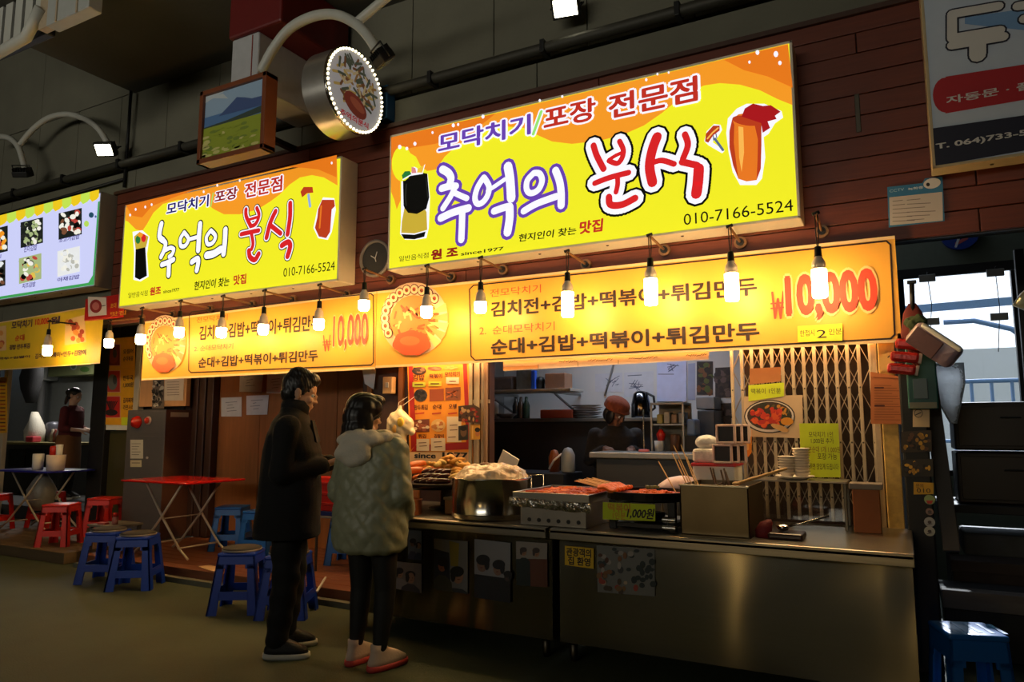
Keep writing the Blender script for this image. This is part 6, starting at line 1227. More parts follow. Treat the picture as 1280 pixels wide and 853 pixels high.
t = thing('kitchen_counter', 'dark kitchen counter inside the left shop', 'counter', (-12.4,7.4,0.3)); q0 = P(28,553,Y=7.0); q1 = P(80,546,Y=7.0); b = MB(); b.box((-15.5,7.0,0.3), (-11.95,7.6,q0.z-0.04), M('dark_counter_body', (52,50,44), 0.5, var=0.4, scale=5), 0.01); b.build('body', t); b = MB(); b.box((-15.5,6.97,q0.z-0.04), (-11.92,7.6,q0.z), M('olive_counter_top', (110,100,60), 0.5), 0.006); b.build('top', t); zk = q0.z
for k in range(3):
    b = MB(); b.box((-13.6+k*0.55,6.955,zk-0.45), (-13.1+k*0.55,6.97,zk-0.12), STEELD, 0.004); b.build('door', t)
q0 = P(37,545,Y=7.2); q1 = P(52,515,Y=7.2); b = MB(); b.loft([(((q0.x+q1.x)/2,7.2,zk),0.16,0.13,0,2.6), (((q0.x+q1.x)/2,7.2,zk+0.2),0.18,0.14,0.2,2.6), (((q0.x+q1.x)/2,7.2,zk+0.36),0.13,0.1,0,2), (((q0.x+q1.x)/2-0.05,7.2,q1.z),0.05,0.05,0,2)], M('white_sack', (196,190,176), 0.7, bump=0.6), 16); tag(b.build('white_sack'), 'crumpled white sack on the left shop\'s kitchen counter', 'sack')
q = P(40,540,Y=7.05); b = MB(); b.box((q.x-0.1,7.0,zk), (q.x+0.12,7.15,zk+0.1), M('pinkish_red_pack', (170,50,60), 0.5), 0.02); tag(b.build('red_pack'), 'red pack in front of the white sack in the left shop', 'packet')
q = P(60,530,Y=7.4); b = MB(); b.lathe([(0.0,0.0),(0.13,0.0),(0.15,0.3),(0.12,0.34),(0.0,0.36)], M('dark_grey_pot', (84,84,92), 0.4, 0.5), (q.x+0.14,7.42,zk), 18, sx=0.85, sy=0.85); tag(b.build('rice_cooker'), 'dark grey cooker on the left shop\'s kitchen counter', 'cooker')
q = P(73,522,Y=7.45); b = MB(); b.box((q.x+0.14,7.4,zk), (q.x+0.32,7.55,zk+0.34), M('ochre_carton', (170,140,50), 0.6), 0.01); tag(b.build('yellow_carton'), 'ochre carton behind the cook\'s back in the left shop', 'carton')
for k in range(3):
    b = MB(); q = P(66+k*3.4, 540, Y=7.15); b.lathe([(0.0,0.0),(0.035,0.0),(0.037,0.14),(0.02,0.19),(0.02,0.22),(0.0,0.225)], (M('pale_bottle', (160,150,130), 0.3), M('reddish_bottle', (130,60,50), 0.3), M('grey_bottle', (120,120,116), 0.3))[k], (q.x,7.15,zk), 12); tag(b.build('bottle'), ('pale','reddish','grey')[k]+' bottle on the left shop\'s kitchen counter', 'bottle')
# ------------------------------------------------------------------ inside the stall's kitchen
KS = M('kitchen_steel', (128,126,122), 0.4, 0.8, var=0.2)
t = thing('work_table', 'dark steel work table along the stall kitchen\'s back wall', 'table', (-2.4,7.3,0)); zw = P(720,523,Y=7.2).z
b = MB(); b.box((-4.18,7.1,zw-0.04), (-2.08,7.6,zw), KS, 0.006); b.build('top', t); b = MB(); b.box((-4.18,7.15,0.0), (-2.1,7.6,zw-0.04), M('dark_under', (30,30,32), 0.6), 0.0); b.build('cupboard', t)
t = thing('storage_shelf', 'steel shelf with boxes and dishes at the kitchen\'s left', 'shelf', (-3.9,7.0,1.8)); zsf = P(650,488,Y=6.9).z
b = MB(); b.box((-4.19,6.75,zsf-0.03), (-2.95,7.1,zsf), M('worn_shelf', (176,170,160), 0.5, 0.3), 0.004); b.build('board', t)
for x in (-4.0,-3.2):
    b = MB(); b.obox((x,7.6,zsf-0.03), (x,6.8,zsf-0.03), 0.02, 0.03, KS); b.obox((x,7.6,zsf-0.27), (x,6.9,zsf-0.04), 0.015, 0.02, KS); b.build('bracket', t)
def kbox(name, lab, cat, u0, v0, u1, v1, Y, d, m, bev=0.01, z0=None):
    a_ = P(u0, v1, Y=Y); c_ = P(u1, v0, Y=Y); b = MB(); b.box((a_.x,Y,a_.z if z0 is None else z0), (c_.x,Y+d,c_.z), m, bev); return tag(b.build(name), lab, cat)
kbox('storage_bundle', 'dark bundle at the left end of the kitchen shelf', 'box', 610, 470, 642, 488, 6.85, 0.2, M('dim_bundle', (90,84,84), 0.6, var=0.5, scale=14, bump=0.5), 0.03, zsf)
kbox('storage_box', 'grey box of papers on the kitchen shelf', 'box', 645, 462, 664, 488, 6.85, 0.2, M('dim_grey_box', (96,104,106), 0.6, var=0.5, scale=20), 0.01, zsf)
kbox('blue_pack', 'slim bright blue pack on the kitchen shelf', 'pack', 663.5, 463, 669, 488, 6.83, 0.05, M('bright_blue_pack', (30,80,190), 0.4), 0.01, zsf)
kbox('cardboard_box', 'brown cardboard box on the right end of the kitchen shelf', 'box', 681, 466, 706, 488, 6.85, 0.2, M('kitchen_cardboard', (130,96,74), 0.8), 0.01, zsf)
q = P(675,478,Y=6.9); b = MB(); b.lathe([(0.0,0.0),(0.05,0.0),(0.055,0.1),(0.04,0.13),(0.0,0.14)], BLACKP, (q.x,6.9,zsf), 16); tag(b.build('black_jar'), 'small black jar beside the brown box on the kitchen shelf', 'jar')
kbox('red_tray', 'red tray stack on the kitchen work table', 'tray', 675, 512, 716, 522, 7.2, 0.3, M('dull_red_tray', (140,62,44), 0.5), 0.01, zw)
for i in range(6):
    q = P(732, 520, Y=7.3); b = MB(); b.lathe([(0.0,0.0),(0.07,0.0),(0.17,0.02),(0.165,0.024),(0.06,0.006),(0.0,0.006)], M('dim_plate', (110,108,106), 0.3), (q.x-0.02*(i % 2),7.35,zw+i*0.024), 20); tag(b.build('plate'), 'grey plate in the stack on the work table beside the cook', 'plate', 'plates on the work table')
q = P(618,515,Y=7.2); b = MB(); b.lathe([(0.0,0.0),(0.05,0.0),(0.05,0.19),(0.0,0.2)], PAPER, (q.x,7.2,zw), 16); tag(b.build('paper_roll'), 'white paper roll at the left of the kitchen work table', 'roll')
q = P(630,525,Y=7.15); b = MB(); b.lathe([(0.0,0.0),(0.06,0.0),(0.12,0.05),(0.115,0.055),(0.05,0.01)], M('silver_bowl', (150,150,150), 0.3, 0.8), (q.x,7.2,zw), 20); tag(b.build('steel_bowl'), 'steel bowl beside the paper roll in the kitchen', 'bowl')
for k, u in enumerate((640, 646, 653)):
    q = P(u, 515, Y=7.3); b = MB(); b.lathe([(0.0,0.0),(0.04,0.0),(0.042,0.15),(0.018,0.21),(0.018,0.25),(0.0,0.255)], (M('dark_bottle', (40,36,34), 0.25), M('brown_bottle', (70,50,36), 0.25), M('green_bottle', (44,60,44), 0.25))[k], (q.x,7.4,zw), 14); tag(b.build('bottle'), ('dark','brown','dark green')[k]+' bottle standing at the left of the kitchen work table', 'bottle')
q = P(801,505,Y=7.3); t = thing('kettle', 'black and silver electric kettle on the kitchen work table', 'kettle', (q.x,7.3,zw))
b = MB(); b.lathe([(0.0,0.0),(0.10,0.0),(0.105,0.02),(0.10,0.14),(0.075,0.25),(0.05,0.275),(0.0,0.285)], M('kettle_steel', (90,92,100), 0.15, 1.0), (q.x,7.3,zw), 24); b.build('body', t); b = MB(); b.tube([(q.x+0.09,7.3,zw+0.06), (q.x+0.15,7.3,zw+0.1), (q.x+0.14,7.3,zw+0.22), (q.x+0.06,7.3,zw+0.26)], 0.014, BLACKP, 8); b.build('handle', t)
q = P(785,515,Y=7.2); b = MB(); b.lathe([(0.0,0.0),(0.035,0.0),(0.035,0.12),(0.015,0.15),(0.0,0.16)], WHITE, (q.x,7.2,zw), 14); tag(b.build('bottle'), 'small white bottle left of the kettle', 'bottle')
YK = 7.615
note('paper_sheet', 'large white handwritten chart behind the kettle', [(780,466),(817,464),(817,494),(780,497)], YK, BP, 'paper', art=lambda a: (a.stroke([(785,470),(802,469)],1,K((80,90,110)),1), [a.stroke([(786+rr_.random()*14,476+rr_.random()*14),(790+rr_.random()*14,475+rr_.random()*14)],0.8,K((90,96,120)),1) for _ in range(12)]) and None)
note('paper_sheet', 'white lined paper above the vendor\'s hat', [(744,468),(778,466),(778,490),(744,490)], YK, BP, 'paper', art=lambda a: [a.stroke([(757+rr_.random()*16,470+rr_.random()*14),(761+rr_.random()*14,470+rr_.random()*14)],0.8,K((90,96,120)),1) for _ in range(10)] and None)
note('whiteboard', 'tall bluish whiteboard with writing on the kitchen back wall', [(821,452),(858,451),(858,502),(821,502)], YK-0.01, M('blue_white_board', (182,192,228), 0.4), 'whiteboard', art=lambda a: (a.stroke([(823,468),(842,468)],0.9,K((90,90,110)),1), [a.stroke([(834+rr_.random()*12,455+rr_.random()*11),(838+rr_.random()*14,455+rr_.random()*11)],0.8,K((90,96,130)),1) for _ in range(9)]) and None)
note('paper_sheet', 'pale narrow board right of the whiteboard', [(860,455),(869,454),(869,500),(860,500)], YK, M('pale_blue_board', (150,160,190), 0.5), 'board')
for pts, lab, cols, sd in (([(871,452),(891,452),(891,494),(871,494)], 'dark photo print with green food on the kitchen wall', [(40,34,30),(80,90,40),(110,70,40)], 3), ([(894,460),(914,459),(914,497),(894,498)], 'dark group photo print beside the gate on the kitchen wall', [(36,34,40),(90,76,76),(60,50,50)], 4), ([(895,505),(914,504),(914,532),(895,532)], 'small dark photo print low on the kitchen wall', [(50,46,50),(100,90,90),(36,34,38)], 5)):
    note('photo_print', lab, pts, YK, K((52,46,46)), 'photo', art=blobs(cols, 26, pts[0][0]+2, pts[0][1]+3, pts[1][0]-2, pts[2][1]-3, sd, 4))
kbox('grey_drawer_box', 'grey drawer box below the dark photos in the kitchen', 'box', 870, 496, 893, 512, 7.3, 0.3, M('grey_drawers', (120,120,122), 0.5), 0.01)
kbox('tall_locker', 'tall dark grey locker at the kitchen\'s right', 'locker', 874, 513, 893, 600, 7.2, 0.4, M('dark_locker', (48,50,54), 0.5), 0.01, 0.0)
t = thing('glass_case', 'glass fronted case of packets on the kitchen counter', 'display case', (-1.9,6.9,1.0)); q0 = P(814,566,Y=6.7); q1 = P(854,503,Y=6.7)
b = MB(); b.box((q0.x,6.7,q0.z-0.06), (q1.x,7.0,q0.z), KS, 0.006); b.box((q0.x,6.98,q0.z), (q1.x,7.0,q1.z), M('olive_case_back', (116,108,90), 0.6, var=0.3), 0); b.box((q0.x,6.7,q1.z-0.02), (q1.x,7.0,q1.z), KS, 0.004); b.box((q0.x,6.72,(q0.z+q1.z)/2+0.02), (q1.x,6.98,(q0.z+q1.z)/2+0.035), KS)
for x in (q0.x, q1.x-0.015):
    b.box((x,6.7,q0.z), (x+0.015,6.715,q1.z), KS)
b.build('frame', t); zc1 = (q0.z+q1.z)/2+0.036
for k in range(4):
    b = MB(); x = q0.x+0.04+k*0.07; b.box((x,6.76,zc1), (x+0.06,6.9,zc1+0.09+0.02*(k % 2)), (M('olive_pack', (150,140,70), 0.5), M('pale_pack', (170,164,150), 0.5), M('tan_pack', (150,120,90), 0.5), M('grey_pack', (130,130,130), 0.5))[k], 0.012); tag(b.build('food_packet'), ('olive','pale','tan','grey')[k]+' packet on the upper shelf of the kitchen\'s glass case', 'packet')
q = P(832,548,Y=6.8); b = MB(); b.lathe([(0.0,0.0),(0.045,0.0),(0.05,0.11),(0.046,0.11),(0.04,0.01)], WHITE, (q.x-0.06,6.8,q0.z), 16); tag(b.build('white_cup'), 'white cup inside the kitchen\'s glass case', 'cup')
b = MB(); b.loft([((q.x-0.05,6.82,q0.z+0.1),0.03,0.02,0,2), ((q.x-0.05,6.82,q0.z+0.17),0.045,0.03,0.4,2), ((q.x-0.05,6.82,q0.z+0.22),0.015,0.015,0,2)], REDS, 10); tag(b.build('red_brush'), 'red tool standing in the white cup', 'brush')
b = MB(); b.lathe([(0.0,0.0),(0.05,0.0),(0.05,0.16),(0.045,0.17),(0.0,0.175)], M('brown_canister', (110,78,60), 0.5), (q.x+0.09,6.82,q0.z), 16); tag(b.build('brown_canister'), 'brown canister inside the kitchen\'s glass case', 'canister')
kbox('blue_container', 'pale blue container right of the kitchen\'s glass case', 'container', 858, 524, 869, 545, 6.8, 0.2, M('pale_blue_bin', (120,146,190), 0.4), 0.02)
kbox('blue_stand', 'dark stand under the pale blue container', 'stand', 858, 545, 871, 600, 6.82, 0.2, M('dark_stand', (44,44,48), 0.6), 0.004, 0.0)
t = thing('prep_table', 'low steel prep table in front of the vendor', 'table', (-1.9,6.0,0)); zp = P(820,566,Y=5.9).z
b = MB(); b.box((-2.35,5.75,zp-0.05), (-1.35,6.25,zp), KS, 0.008); b.build('top', t); b = MB(); b.box((-2.3,5.8,0.0), (-1.4,6.2,zp-0.05), M('dark_prep_body', (40,40,42), 0.5), 0.0); b.build('body', t)
q = P(805,560,Y=6.0); t = thing('ladle', 'tall thin steel ladle standing on the prep table', 'ladle', (q.x,6.0,zp)); b = MB(); b.cyl((q.x,6.0,zp), (q.x,6.0,P(805,512,Y=6.0).z), 0.006, STEEL2, n=8); b.build('rod', t); b = MB(); b.lathe([(0.0,0.0),(0.05,0.0),(0.045,0.02),(0.0,0.025)], M('pink_plastic', (200,110,120), 0.4), (q.x,6.0,zp), 14); b.build('foot', t)
q = P(710,572,Y=6.2); t = thing('white_jug', 'white jug in the dark part of the kitchen', 'jug', (q.x,6.2,0.9)); b = MB(); b.lathe([(0.0,0.0),(0.06,0.0),(0.065,0.02),(0.065,0.16),(0.035,0.22),(0.0,0.23)], M('translucent_jug', (150,156,160), 0.4), (q.x,6.2,0.99), 16); b.build('body', t); b = MB(); b.tube([(q.x-0.05,6.17,1.16), (q.x-0.12,6.15,1.10), (q.x-0.17,6.15,1.02)], 0.01, WHITE, 8); b.build('spout', t)
t = thing('dark_cabinet', 'low dark cabinet at the kitchen\'s left', 'cabinet', (-3.2,6.3,0)); b = MB(); b.box((-3.9,6.05,0), (-2.72,6.5,0.985), M('dark_blue_grey', (44,46,54), 0.45), 0.01); b.build('body', t); b = MB(); b.box((-3.6,6.04,0.3), (-3.1,6.05,0.93), M('dark_door_b', (36,38,46), 0.4), 0.003); b.build('door', t)
q = P(690,570,Y=6.25); b = MB(); b.lathe([(0.0,0.0),(0.05,0.0),(0.055,0.14),(0.03,0.2),(0.0,0.21)], M('amber_jar', (140,70,24), 0.3), (q.x,6.3,0.985), 14); tag(b.build('amber_jar'), 'amber jar on the low dark cabinet', 'jar')
t = thing('hanging_rope', 'hanging cord with knots on the kitchen back wall', 'cord', P(765,470,Y=7.605)); b = MB(); b.tube([P(769,448,Y=7.605), P(763,470,Y=7.605), P(756,495,Y=7.605)], 0.012, M('grey_cord', (120,118,116), 0.7), 6); b.build('cord', t)
# ------------------------------------------------------------------ people
SKIN = M('skin', (196,150,122), 0.5, var=0.08, scale=20); HAIRM = M('black_hair', (26,22,22), 0.4, var=0.5, scale=60, stretch=(1,1,0.1)); EYEW = M('eye_white', (225,222,216), 0.2); EYED = M('eye_iris', (30,20,16), 0.15)
def V(*a): return Vector(a)
def head_mat(c, pitch, yaw, roll=0.0): return Matrix.Translation(c) @ Euler((roll, pitch, yaw)).to_matrix().to_4x4()
def add_head(b, hm, m, k=1.0):
    """head centre at the eye line, +x is the face"""
    def e(c, r): b.ball((0,0,0), tuple(x*k for x in r), m, 16, Matrix.Translation(hm @ (V(*c)*k)) @ hm.to_3x3().to_4x4())
    e((-0.010,0,0.030),(0.098,0.076,0.090)); e((0.012,0,-0.035),(0.074,0.064,0.075)); e((0.040,0,-0.085),(0.042,0.040,0.030)); e((0.062,0,-0.098),(0.018,0.020,0.016))
    e((0.062,0,0.022),(0.024,0.056,0.014)); e((0.090,0,-0.012),(0.012,0.010,0.028)); e((0.098,0,-0.033),(0.015,0.013,0.011)); e((0.088,0.012,-0.036),(0.009,0.008,0.007)); e((0.088,-0.012,-0.036),(0.009,0.008,0.007))
    e((0.078,0,-0.062),(0.016,0.024,0.007)); e((0.077,0,-0.073),(0.015,0.021,0.007)); e((0.058,0.038,-0.028),(0.024,0.022,0.022)); e((0.058,-0.038,-0.028),(0.024,0.022,0.022))
    for s in (1,-1): e((-0.012,s*0.076,-0.008),(0.020,0.009,0.034)); e((-0.018,s*0.082,0.006),(0.014,0.006,0.020))
def add_eyes(t, hm, k=1.0):
    for s in (1,-1):
        b = MB(); b.ball(hm @ (V(0.072,s*0.031,0.0)*k), 0.0125*k, EYEW, 10); b.ball(hm @ (V(0.080,s*0.032,-0.001)*k), 0.007*k, EYED, 8); b.build('eye', t, True)
def add_hand(b, wrist, fwd, palm_n, m, side, curl=0.9, k=1.0):
    """palm from the wrist along fwd; palm_n points out of the palm; side +1: thumb towards palm_n x fwd"""
    f = V(*fwd).normalized(); n = V(*palm_n); n = (n-f*n.dot(f)).normalized(); s = n.cross(f)*side; w = V(*wrist)
    for q in (-0.026,-0.009,0.009,0.026): b.capsule(w+s*q*0.6*k, w+f*0.085*k+s*q*k, 0.016*k, 0.0135*k, m, 8)
    for q, L, r in ((0.030,0.072,0.0088),(0.010,0.080,0.009),(-0.010,0.075,0.0088),(-0.029,0.060,0.008)):
        p0 = w+f*0.085*k+s*q*k; d = f; a = 0.0
        for j, part in enumerate((0.42,0.32,0.26)):
            a += curl*(0.5,0.6,0.4)[j]; d = f*math.cos(a)+n*math.sin(a); p1 = p0+d*L*part*k
            b.capsule(p0, p1, r*k*(1-0.08*j), r*k*(0.94-0.08*j), m, 7); p0 = p1
    p0 = w+f*0.022*k+s*0.026*k; p1 = p0+(f*0.6+s*0.65+n*0.3).normalized()*0.04*k; p2 = p1+(f*0.85+s*0.15+n*0.5).normalized()*0.032*k; p3 = p2+(f*0.9-s*0.1+n*0.4).normalized()*0.026*k
    b.capsule(p0, p1, 0.015*k, 0.0115*k, m, 8); b.capsule(p1, p2, 0.0115*k, 0.010*k, m, 8); b.capsule(p2, p3, 0.010*k, 0.008*k, m, 8)
def person(label, loc, rz, J, hm, k=1.0, skin=None, vox=0.007):
    """J: hip_z, shoulder_z, half widths and limb joints in local metres, +x forward, +y left"""
    t = thing('person', label, 'person', loc, 0); m = skin or SKIN; b = MB()
    hz, sz = J['hip'], J['sh']; lean = J.get('lean', 0.0)
    b.loft([(V(0,0,hz-0.08),0.10,0.15,0,2), (V(0,0,hz),0.115,0.165,0,2.2), (V(lean*.3,0,hz+0.14),0.095,0.135,0,2.2), (V(lean*.6,0,hz+0.30),0.115,0.165,0,2.2), (V(lean*.9,0,sz-0.06),0.105,0.175,0,2.2), (V(lean,0,sz+0.03),0.065,0.10,0,2)], m, 20)
    hc = hm.translation; b.capsule(V(lean,0,sz), hc+hm.to_3x3() @ V(-0.02,0,-0.06), 0.062, 0.054, m, 14)
    add_head(b, hm, m, k)
    for s in ('r','l'):
        S, E, W = (V(*q) for q in J['arm_'+s]); b.capsule(S, E, 0.052*k, 0.042*k, m); b.capsule(E, W, 0.042*k, 0.028*k, m)
        f, n, cu = J['hand_'+s]; add_hand(b, W, f, n, m, 1 if s == 'r' else -1, cu, k)
        H, Kn, A = (V(*q) for q in J['leg_'+s]); b.capsule(H, Kn, 0.082*k, 0.056*k, m); b.capsule(Kn, A, 0.055*k, 0.036*k, m); tf = J['toe_'+s]; b.capsule(A-V(0,0,0.03), A+V(math.cos(tf)*0.14, math.sin(tf)*0.14, -A.z+0.045), 0.035, 0.03, m)
    o = b.build('body', t, True); remesh(o, vox, 2); add_eyes(t, hm, k)
    t.rotation_euler = (0,0,rz); return t
def shoe(t, ankle, ang, up, sole, accent=None, L=0.285, W=0.05):
    c, s = math.cos(ang), math.sin(ang); a = V(*ankle); R = Matrix.Rotation(ang, 3, 'Z'); o = V(a.x, a.y, 0)
    def q(x, y, z): return o + R @ V(x, y, z)
    b = MB(); b.loft([(q(0.06,0,0.028),0.135,W,ang,2.6), (q(0.055,0,0.055),0.132,W*0.97,ang,2.5), (q(0.035,0,0.085),0.10,W*0.88,ang,2.2), (q(0.0,0,0.115),0.062,W*0.80,ang,2), (q(-0.015,0,0.145),0.046,W*0.78,ang,2)], up, 22); sh = b.build('shoe', t, True)
    b = MB(); b.loft([(q(0.06,0,0.0),0.138,W*0.98,ang,2.6), (q(0.06,0,0.012),0.146,W*1.08,ang,2.6), (q(0.06,0,0.034),0.143,W*1.05,ang,2.6)], sole, 24); 
    b.build('sole', sh, True)
    b = MB(); lm = accent or WHITE
    for i in range(4): b.tube([q(0.03+i*0.022,-W*0.55,0.088-i*0.008), q(0.035+i*0.022,0,0.102-i*0.010), q(0.03+i*0.022,W*0.55,0.088-i*0.008)], 0.0035, lm, 6)
    b.build('laces', sh, True)
    return sh
# ---- the man in the long black coat
hm = head_mat(V(0.045,0.0,1.625), 0.24, 0.12)
J = dict(hip=0.92, sh=1.43, lean=0.02, arm_r=((0.0,-0.195,1.40),(-0.02,-0.245,1.12),(0.22,-0.10,1.165)), arm_l=((0.0,0.195,1.40),(0.02,0.235,1.12),(0.24,0.085,1.175)),
         hand_r=((0.92,0.25,0.32),(0.0,0.35,0.95),1.1), hand_l=((0.92,-0.3,0.28),(0.0,-0.35,0.95),0.9),
         leg_r=((0.0,-0.09,0.88),(0.01,-0.10,0.48),(-0.03,-0.105,0.085)), leg_l=((0.0,0.09,0.88),(0.02,0.11,0.48),(-0.02,0.13,0.085)), toe_r=-0.08, toe_l=0.12)
man = person('person in a long black coat and black trousers looking down at a phone', (-3.485,3.475,0), math.radians(36), J, hm, k=1.08, vox=0.0065)
COAT = M('black_wool_coat', (13,12,13), 0.9, var=0.3, scale=60, bump=0.3, bscale=200); TRS = M('black_trousers', (11,11,12), 0.85, bump=0.2)
b = MB(); b.loft([(V(-0.01,0,0.715),0.205,0.245,0,2.4), (V(-0.01,0,0.80),0.20,0.245,0,2.4), (V(0.0,0,0.95),0.195,0.24,0,2.4), (V(0.0,0,1.10),0.186,0.235,0,2.4), (V(0.005,0,1.25),0.178,0.242,0,2.5), (V(0.0,0,1.36),0.150,0.235,0,2.5), (V(-0.005,0,1.44),0.115,0.20,0,2.3), (V(0.0,0,1.50),0.088,0.115,0,2), (V(0.005,0,1.545),0.082,0.088,0,2)], COAT, 32)
for s, (S, E, W) in ((-1, J['arm_r']), (1, J['arm_l'])):
    S, E, W = V(*S), V(*E), V(*W); b.capsule(S+V(0,0,0.0), E, 0.082, 0.07, COAT, 14); b.capsule(E, E.lerp(W, 0.93), 0.072, 0.056, COAT, 14)
o = b.build('coat', man, True); remesh(o, 0.009, 3, lambda c, n: 0.004*math.sin(c.z*26+c.y*11)*math.sin(c.y*17+c.x*9) if c.z > 0.75 else 0.0)
b = MB(); b.lathe([(0.072,-0.02),(0.088,-0.03),(0.094,0.02),(0.084,0.062),(0.074,0.05)], COAT, (0.012,0,1.52), 28, (0.16,0,1), cap=False); b.build('collar', man, True)
b = MB(); b.obox((0.125,-0.02,1.44), (0.163,-0.05,1.30), 0.10, 0.012, COAT, (1,0,0), 0.004); b.obox((0.125,0.02,1.44), (0.163,0.05,1.30), 0.10, 0.012, COAT, (1,0,0), 0.004); b.build('lapel', man, True)
b = MB()
for s in ('r','l'):
    H, Kn, A = (V(*q) for q in J['leg_'+s]); b.capsule(H, Kn, 0.105, 0.085, TRS, 14); b.capsule(Kn, A+V(0,0,0.03), 0.085, 0.07, TRS, 14)
b.ball((0,0,0.92), (0.13,0.175,0.12), TRS, 16); o = b.build('trousers', man, True); remesh(o, 0.010, 3, lambda c, n: 0.004*math.sin(c.z*48+c.y*25))
SHB = M('black_sneaker', (24,24,26), 0.6, bump=0.3); SLW = M('white_sole', (206,204,196), 0.5)
shoe(man, J['leg_r'][2], -0.08, SHB, SLW); shoe(man, J['leg_l'][2], 0.12, SHB, SLW)
b = MB()
def hair_ball(b, hm, c, r): b.ball((0,0,0), r, HAIRM, 16, Matrix.Translation(hm @ V(*c)) @ hm.to_3x3().to_4x4())
KH = 1.1
for c, r in (((-0.022,0,0.045),(0.102,0.086,0.092)), ((-0.055,0,-0.005),(0.060,0.078,0.075)), ((0.03,0,0.090),(0.064,0.066,0.046)), ((-0.03,0,0.104),(0.072,0.068,0.048)), ((0.012,0.066,0.022),(0.018,0.014,0.034)), ((0.012,-0.066,0.022),(0.018,0.014,0.034))): hair_ball(b, hm, tuple(x*KH for x in c), tuple(x*KH for x in r))
o = b.build('hair', man, True); remesh(o, 0.006, 2, lambda c, n: 0.0025*math.sin(c.x*260+c.z*90)*math.sin(c.y*240))
# the phone he holds
R_ = Matrix.Rotation(math.radians(36), 4, 'Z'); w0 = Matrix.Translation((-3.485,3.475,0)) @ R_
t = thing('phone', 'dark phone held by the person in the black coat', 'phone', w0 @ V(0.335,0.0,1.235), math.radians(36))
b = MB(); q = Matrix.Translation((0.335,-0.005,1.232)) @ Euler((0,-0.35,0)).to_matrix().to_4x4(); b.box((-0.075,-0.037,-0.004), (0.075,0.037,0.004), BLACKP, 0.003, w0 @ q); b.build('case', t); b = MB(); b.box((-0.07,-0.033,0.004), (0.07,0.033,0.0048), M('phone_screen', (90,96,110), 0.1, emit=0.5), 0, w0 @ q); b.build('screen', t)
# ---- the woman in the green quilted jacket
hm = head_mat(V(0.03,0.085,1.475), 0.12, -0.55)
J = dict(hip=0.84, sh=1.30, lean=0.0, arm_r=((0.0,-0.17,1.27),(-0.02,-0.215,1.01),(0.14,-0.16,0.88)), arm_l=((0.0,0.17,1.27),(-0.03,0.228,1.01),(0.14,0.17,0.88)),
         hand_r=((0.85,0.45,-0.2),(0.0,0.5,0.85),0.8), hand_l=((0.85,-0.45,-0.2),(0.0,-0.5,0.85),0.8),
         leg_r=((0.0,-0.085,0.80),(0.02,-0.095,0.44),(-0.03,-0.10,0.085)), leg_l=((0.0,0.085,0.80),(0.03,0.09,0.44),(0.0,0.095,0.085)), toe_r=-0.28, toe_l=-0.05)
wz = math.radians(92); woman = person('person in a grey-green quilted jacket and black leggings, seen from behind', (-2.86,3.53,0), wz, J, hm, k=0.95, vox=0.0065)
JK = M('sage_quilted_nylon', (150,152,126), 0.42, var=0.12, scale=12, bump=0.25, bscale=35); HD = M('grey_sweat_hood', (206,198,182), 0.85, var=0.1, bump=0.3, bscale=120); LEG = M('black_leggings', (17,17,18), 0.7)
def quilt(c, n):
    a = math.atan2(c.y, c.x)*0.24; f = 26.0
    d = 0.008*(abs(math.sin(f*(a+c.z*0.8)))*abs(math.sin(f*(a-c.z*0.8))))**0.5-0.004
    return d+0.003*math.sin(c.z*70+c.x*40)*math.sin(c.y*50)
b = MB(); b.loft([(V(-0.01,0,0.665),0.160,0.195,0,2.3), (V(-0.015,0,0.69),0.190,0.222,0,2.3), (V(-0.02,0,0.80),0.198,0.232,0,2.3), (V(-0.02,0,0.98),0.182,0.222,0,2.3), (V(-0.015,0,1.14),0.17,0.215,0,2.4), (V(-0.01,0,1.25),0.150,0.22,0,2.4), (V(-0.005,0,1.33),0.11,0.165,0,2.2), (V(0.0,0,1.385),0.085,0.10,0,2)], JK, 32)
for S, E, W in (J['arm_r'], J['arm_l']):
    S, E, W = V(*S), V(*E), V(*W); b.capsule(S, E, 0.075, 0.078, JK, 14); b.capsule(E, E.lerp(W, 0.9), 0.078, 0.056, JK, 14)
o = b.build('jacket', woman, True); remesh(o, 0.009, 3, quilt)
b = MB(); b.ball((-0.10,0.02,1.325), (0.10,0.165,0.06), HD, 16); b.ball((-0.17,0.02,1.255), (0.07,0.13,0.085), HD, 14)
for i in range(9):
    a_ = PI*0.25+PI*1.5*i/8; b.ball((0.115*math.cos(a_)-0.0, 0.145*math.sin(a_)+0.02, 1.335-0.015*math.cos(a_)), (0.055,0.055,0.042), HD, 10)
o = b.build('hood', woman, True); remesh(o, 0.008, 3, lambda c, n: 0.005*math.sin(c.z*60+c.y*22))
b = MB()
for s in ('r','l'):
    H, Kn, A = (V(*q) for q in J['leg_'+s]); b.capsule(H, Kn, 0.092, 0.064, LEG, 14); b.capsule(Kn.lerp(A, 0.0), Kn.lerp(A, 0.3), 0.064, 0.062, LEG, 14); b.capsule(Kn.lerp(A, 0.3), A+V(0,0,0.04), 0.062, 0.042, LEG, 14)
b.ball((0,0,0.84), (0.12,0.165,0.11), LEG, 16); o = b.build('leggings', woman, True); remesh(o, 0.009, 2)
SHP = M('pinkish_white_sneaker', (222,196,178), 0.6, bump=0.2); SLP = M('red_pink_sole', (206,70,66), 0.5); SHD = M('dark_lace', (40,34,34), 0.6)
shoe(woman, J['leg_r'][2], -0.28, SHP, SLP, SHD, W=0.046); shoe(woman, J['leg_l'][2], -0.05, SHP, SLP, SHD, W=0.046)
b = MB()
HS = 1.1
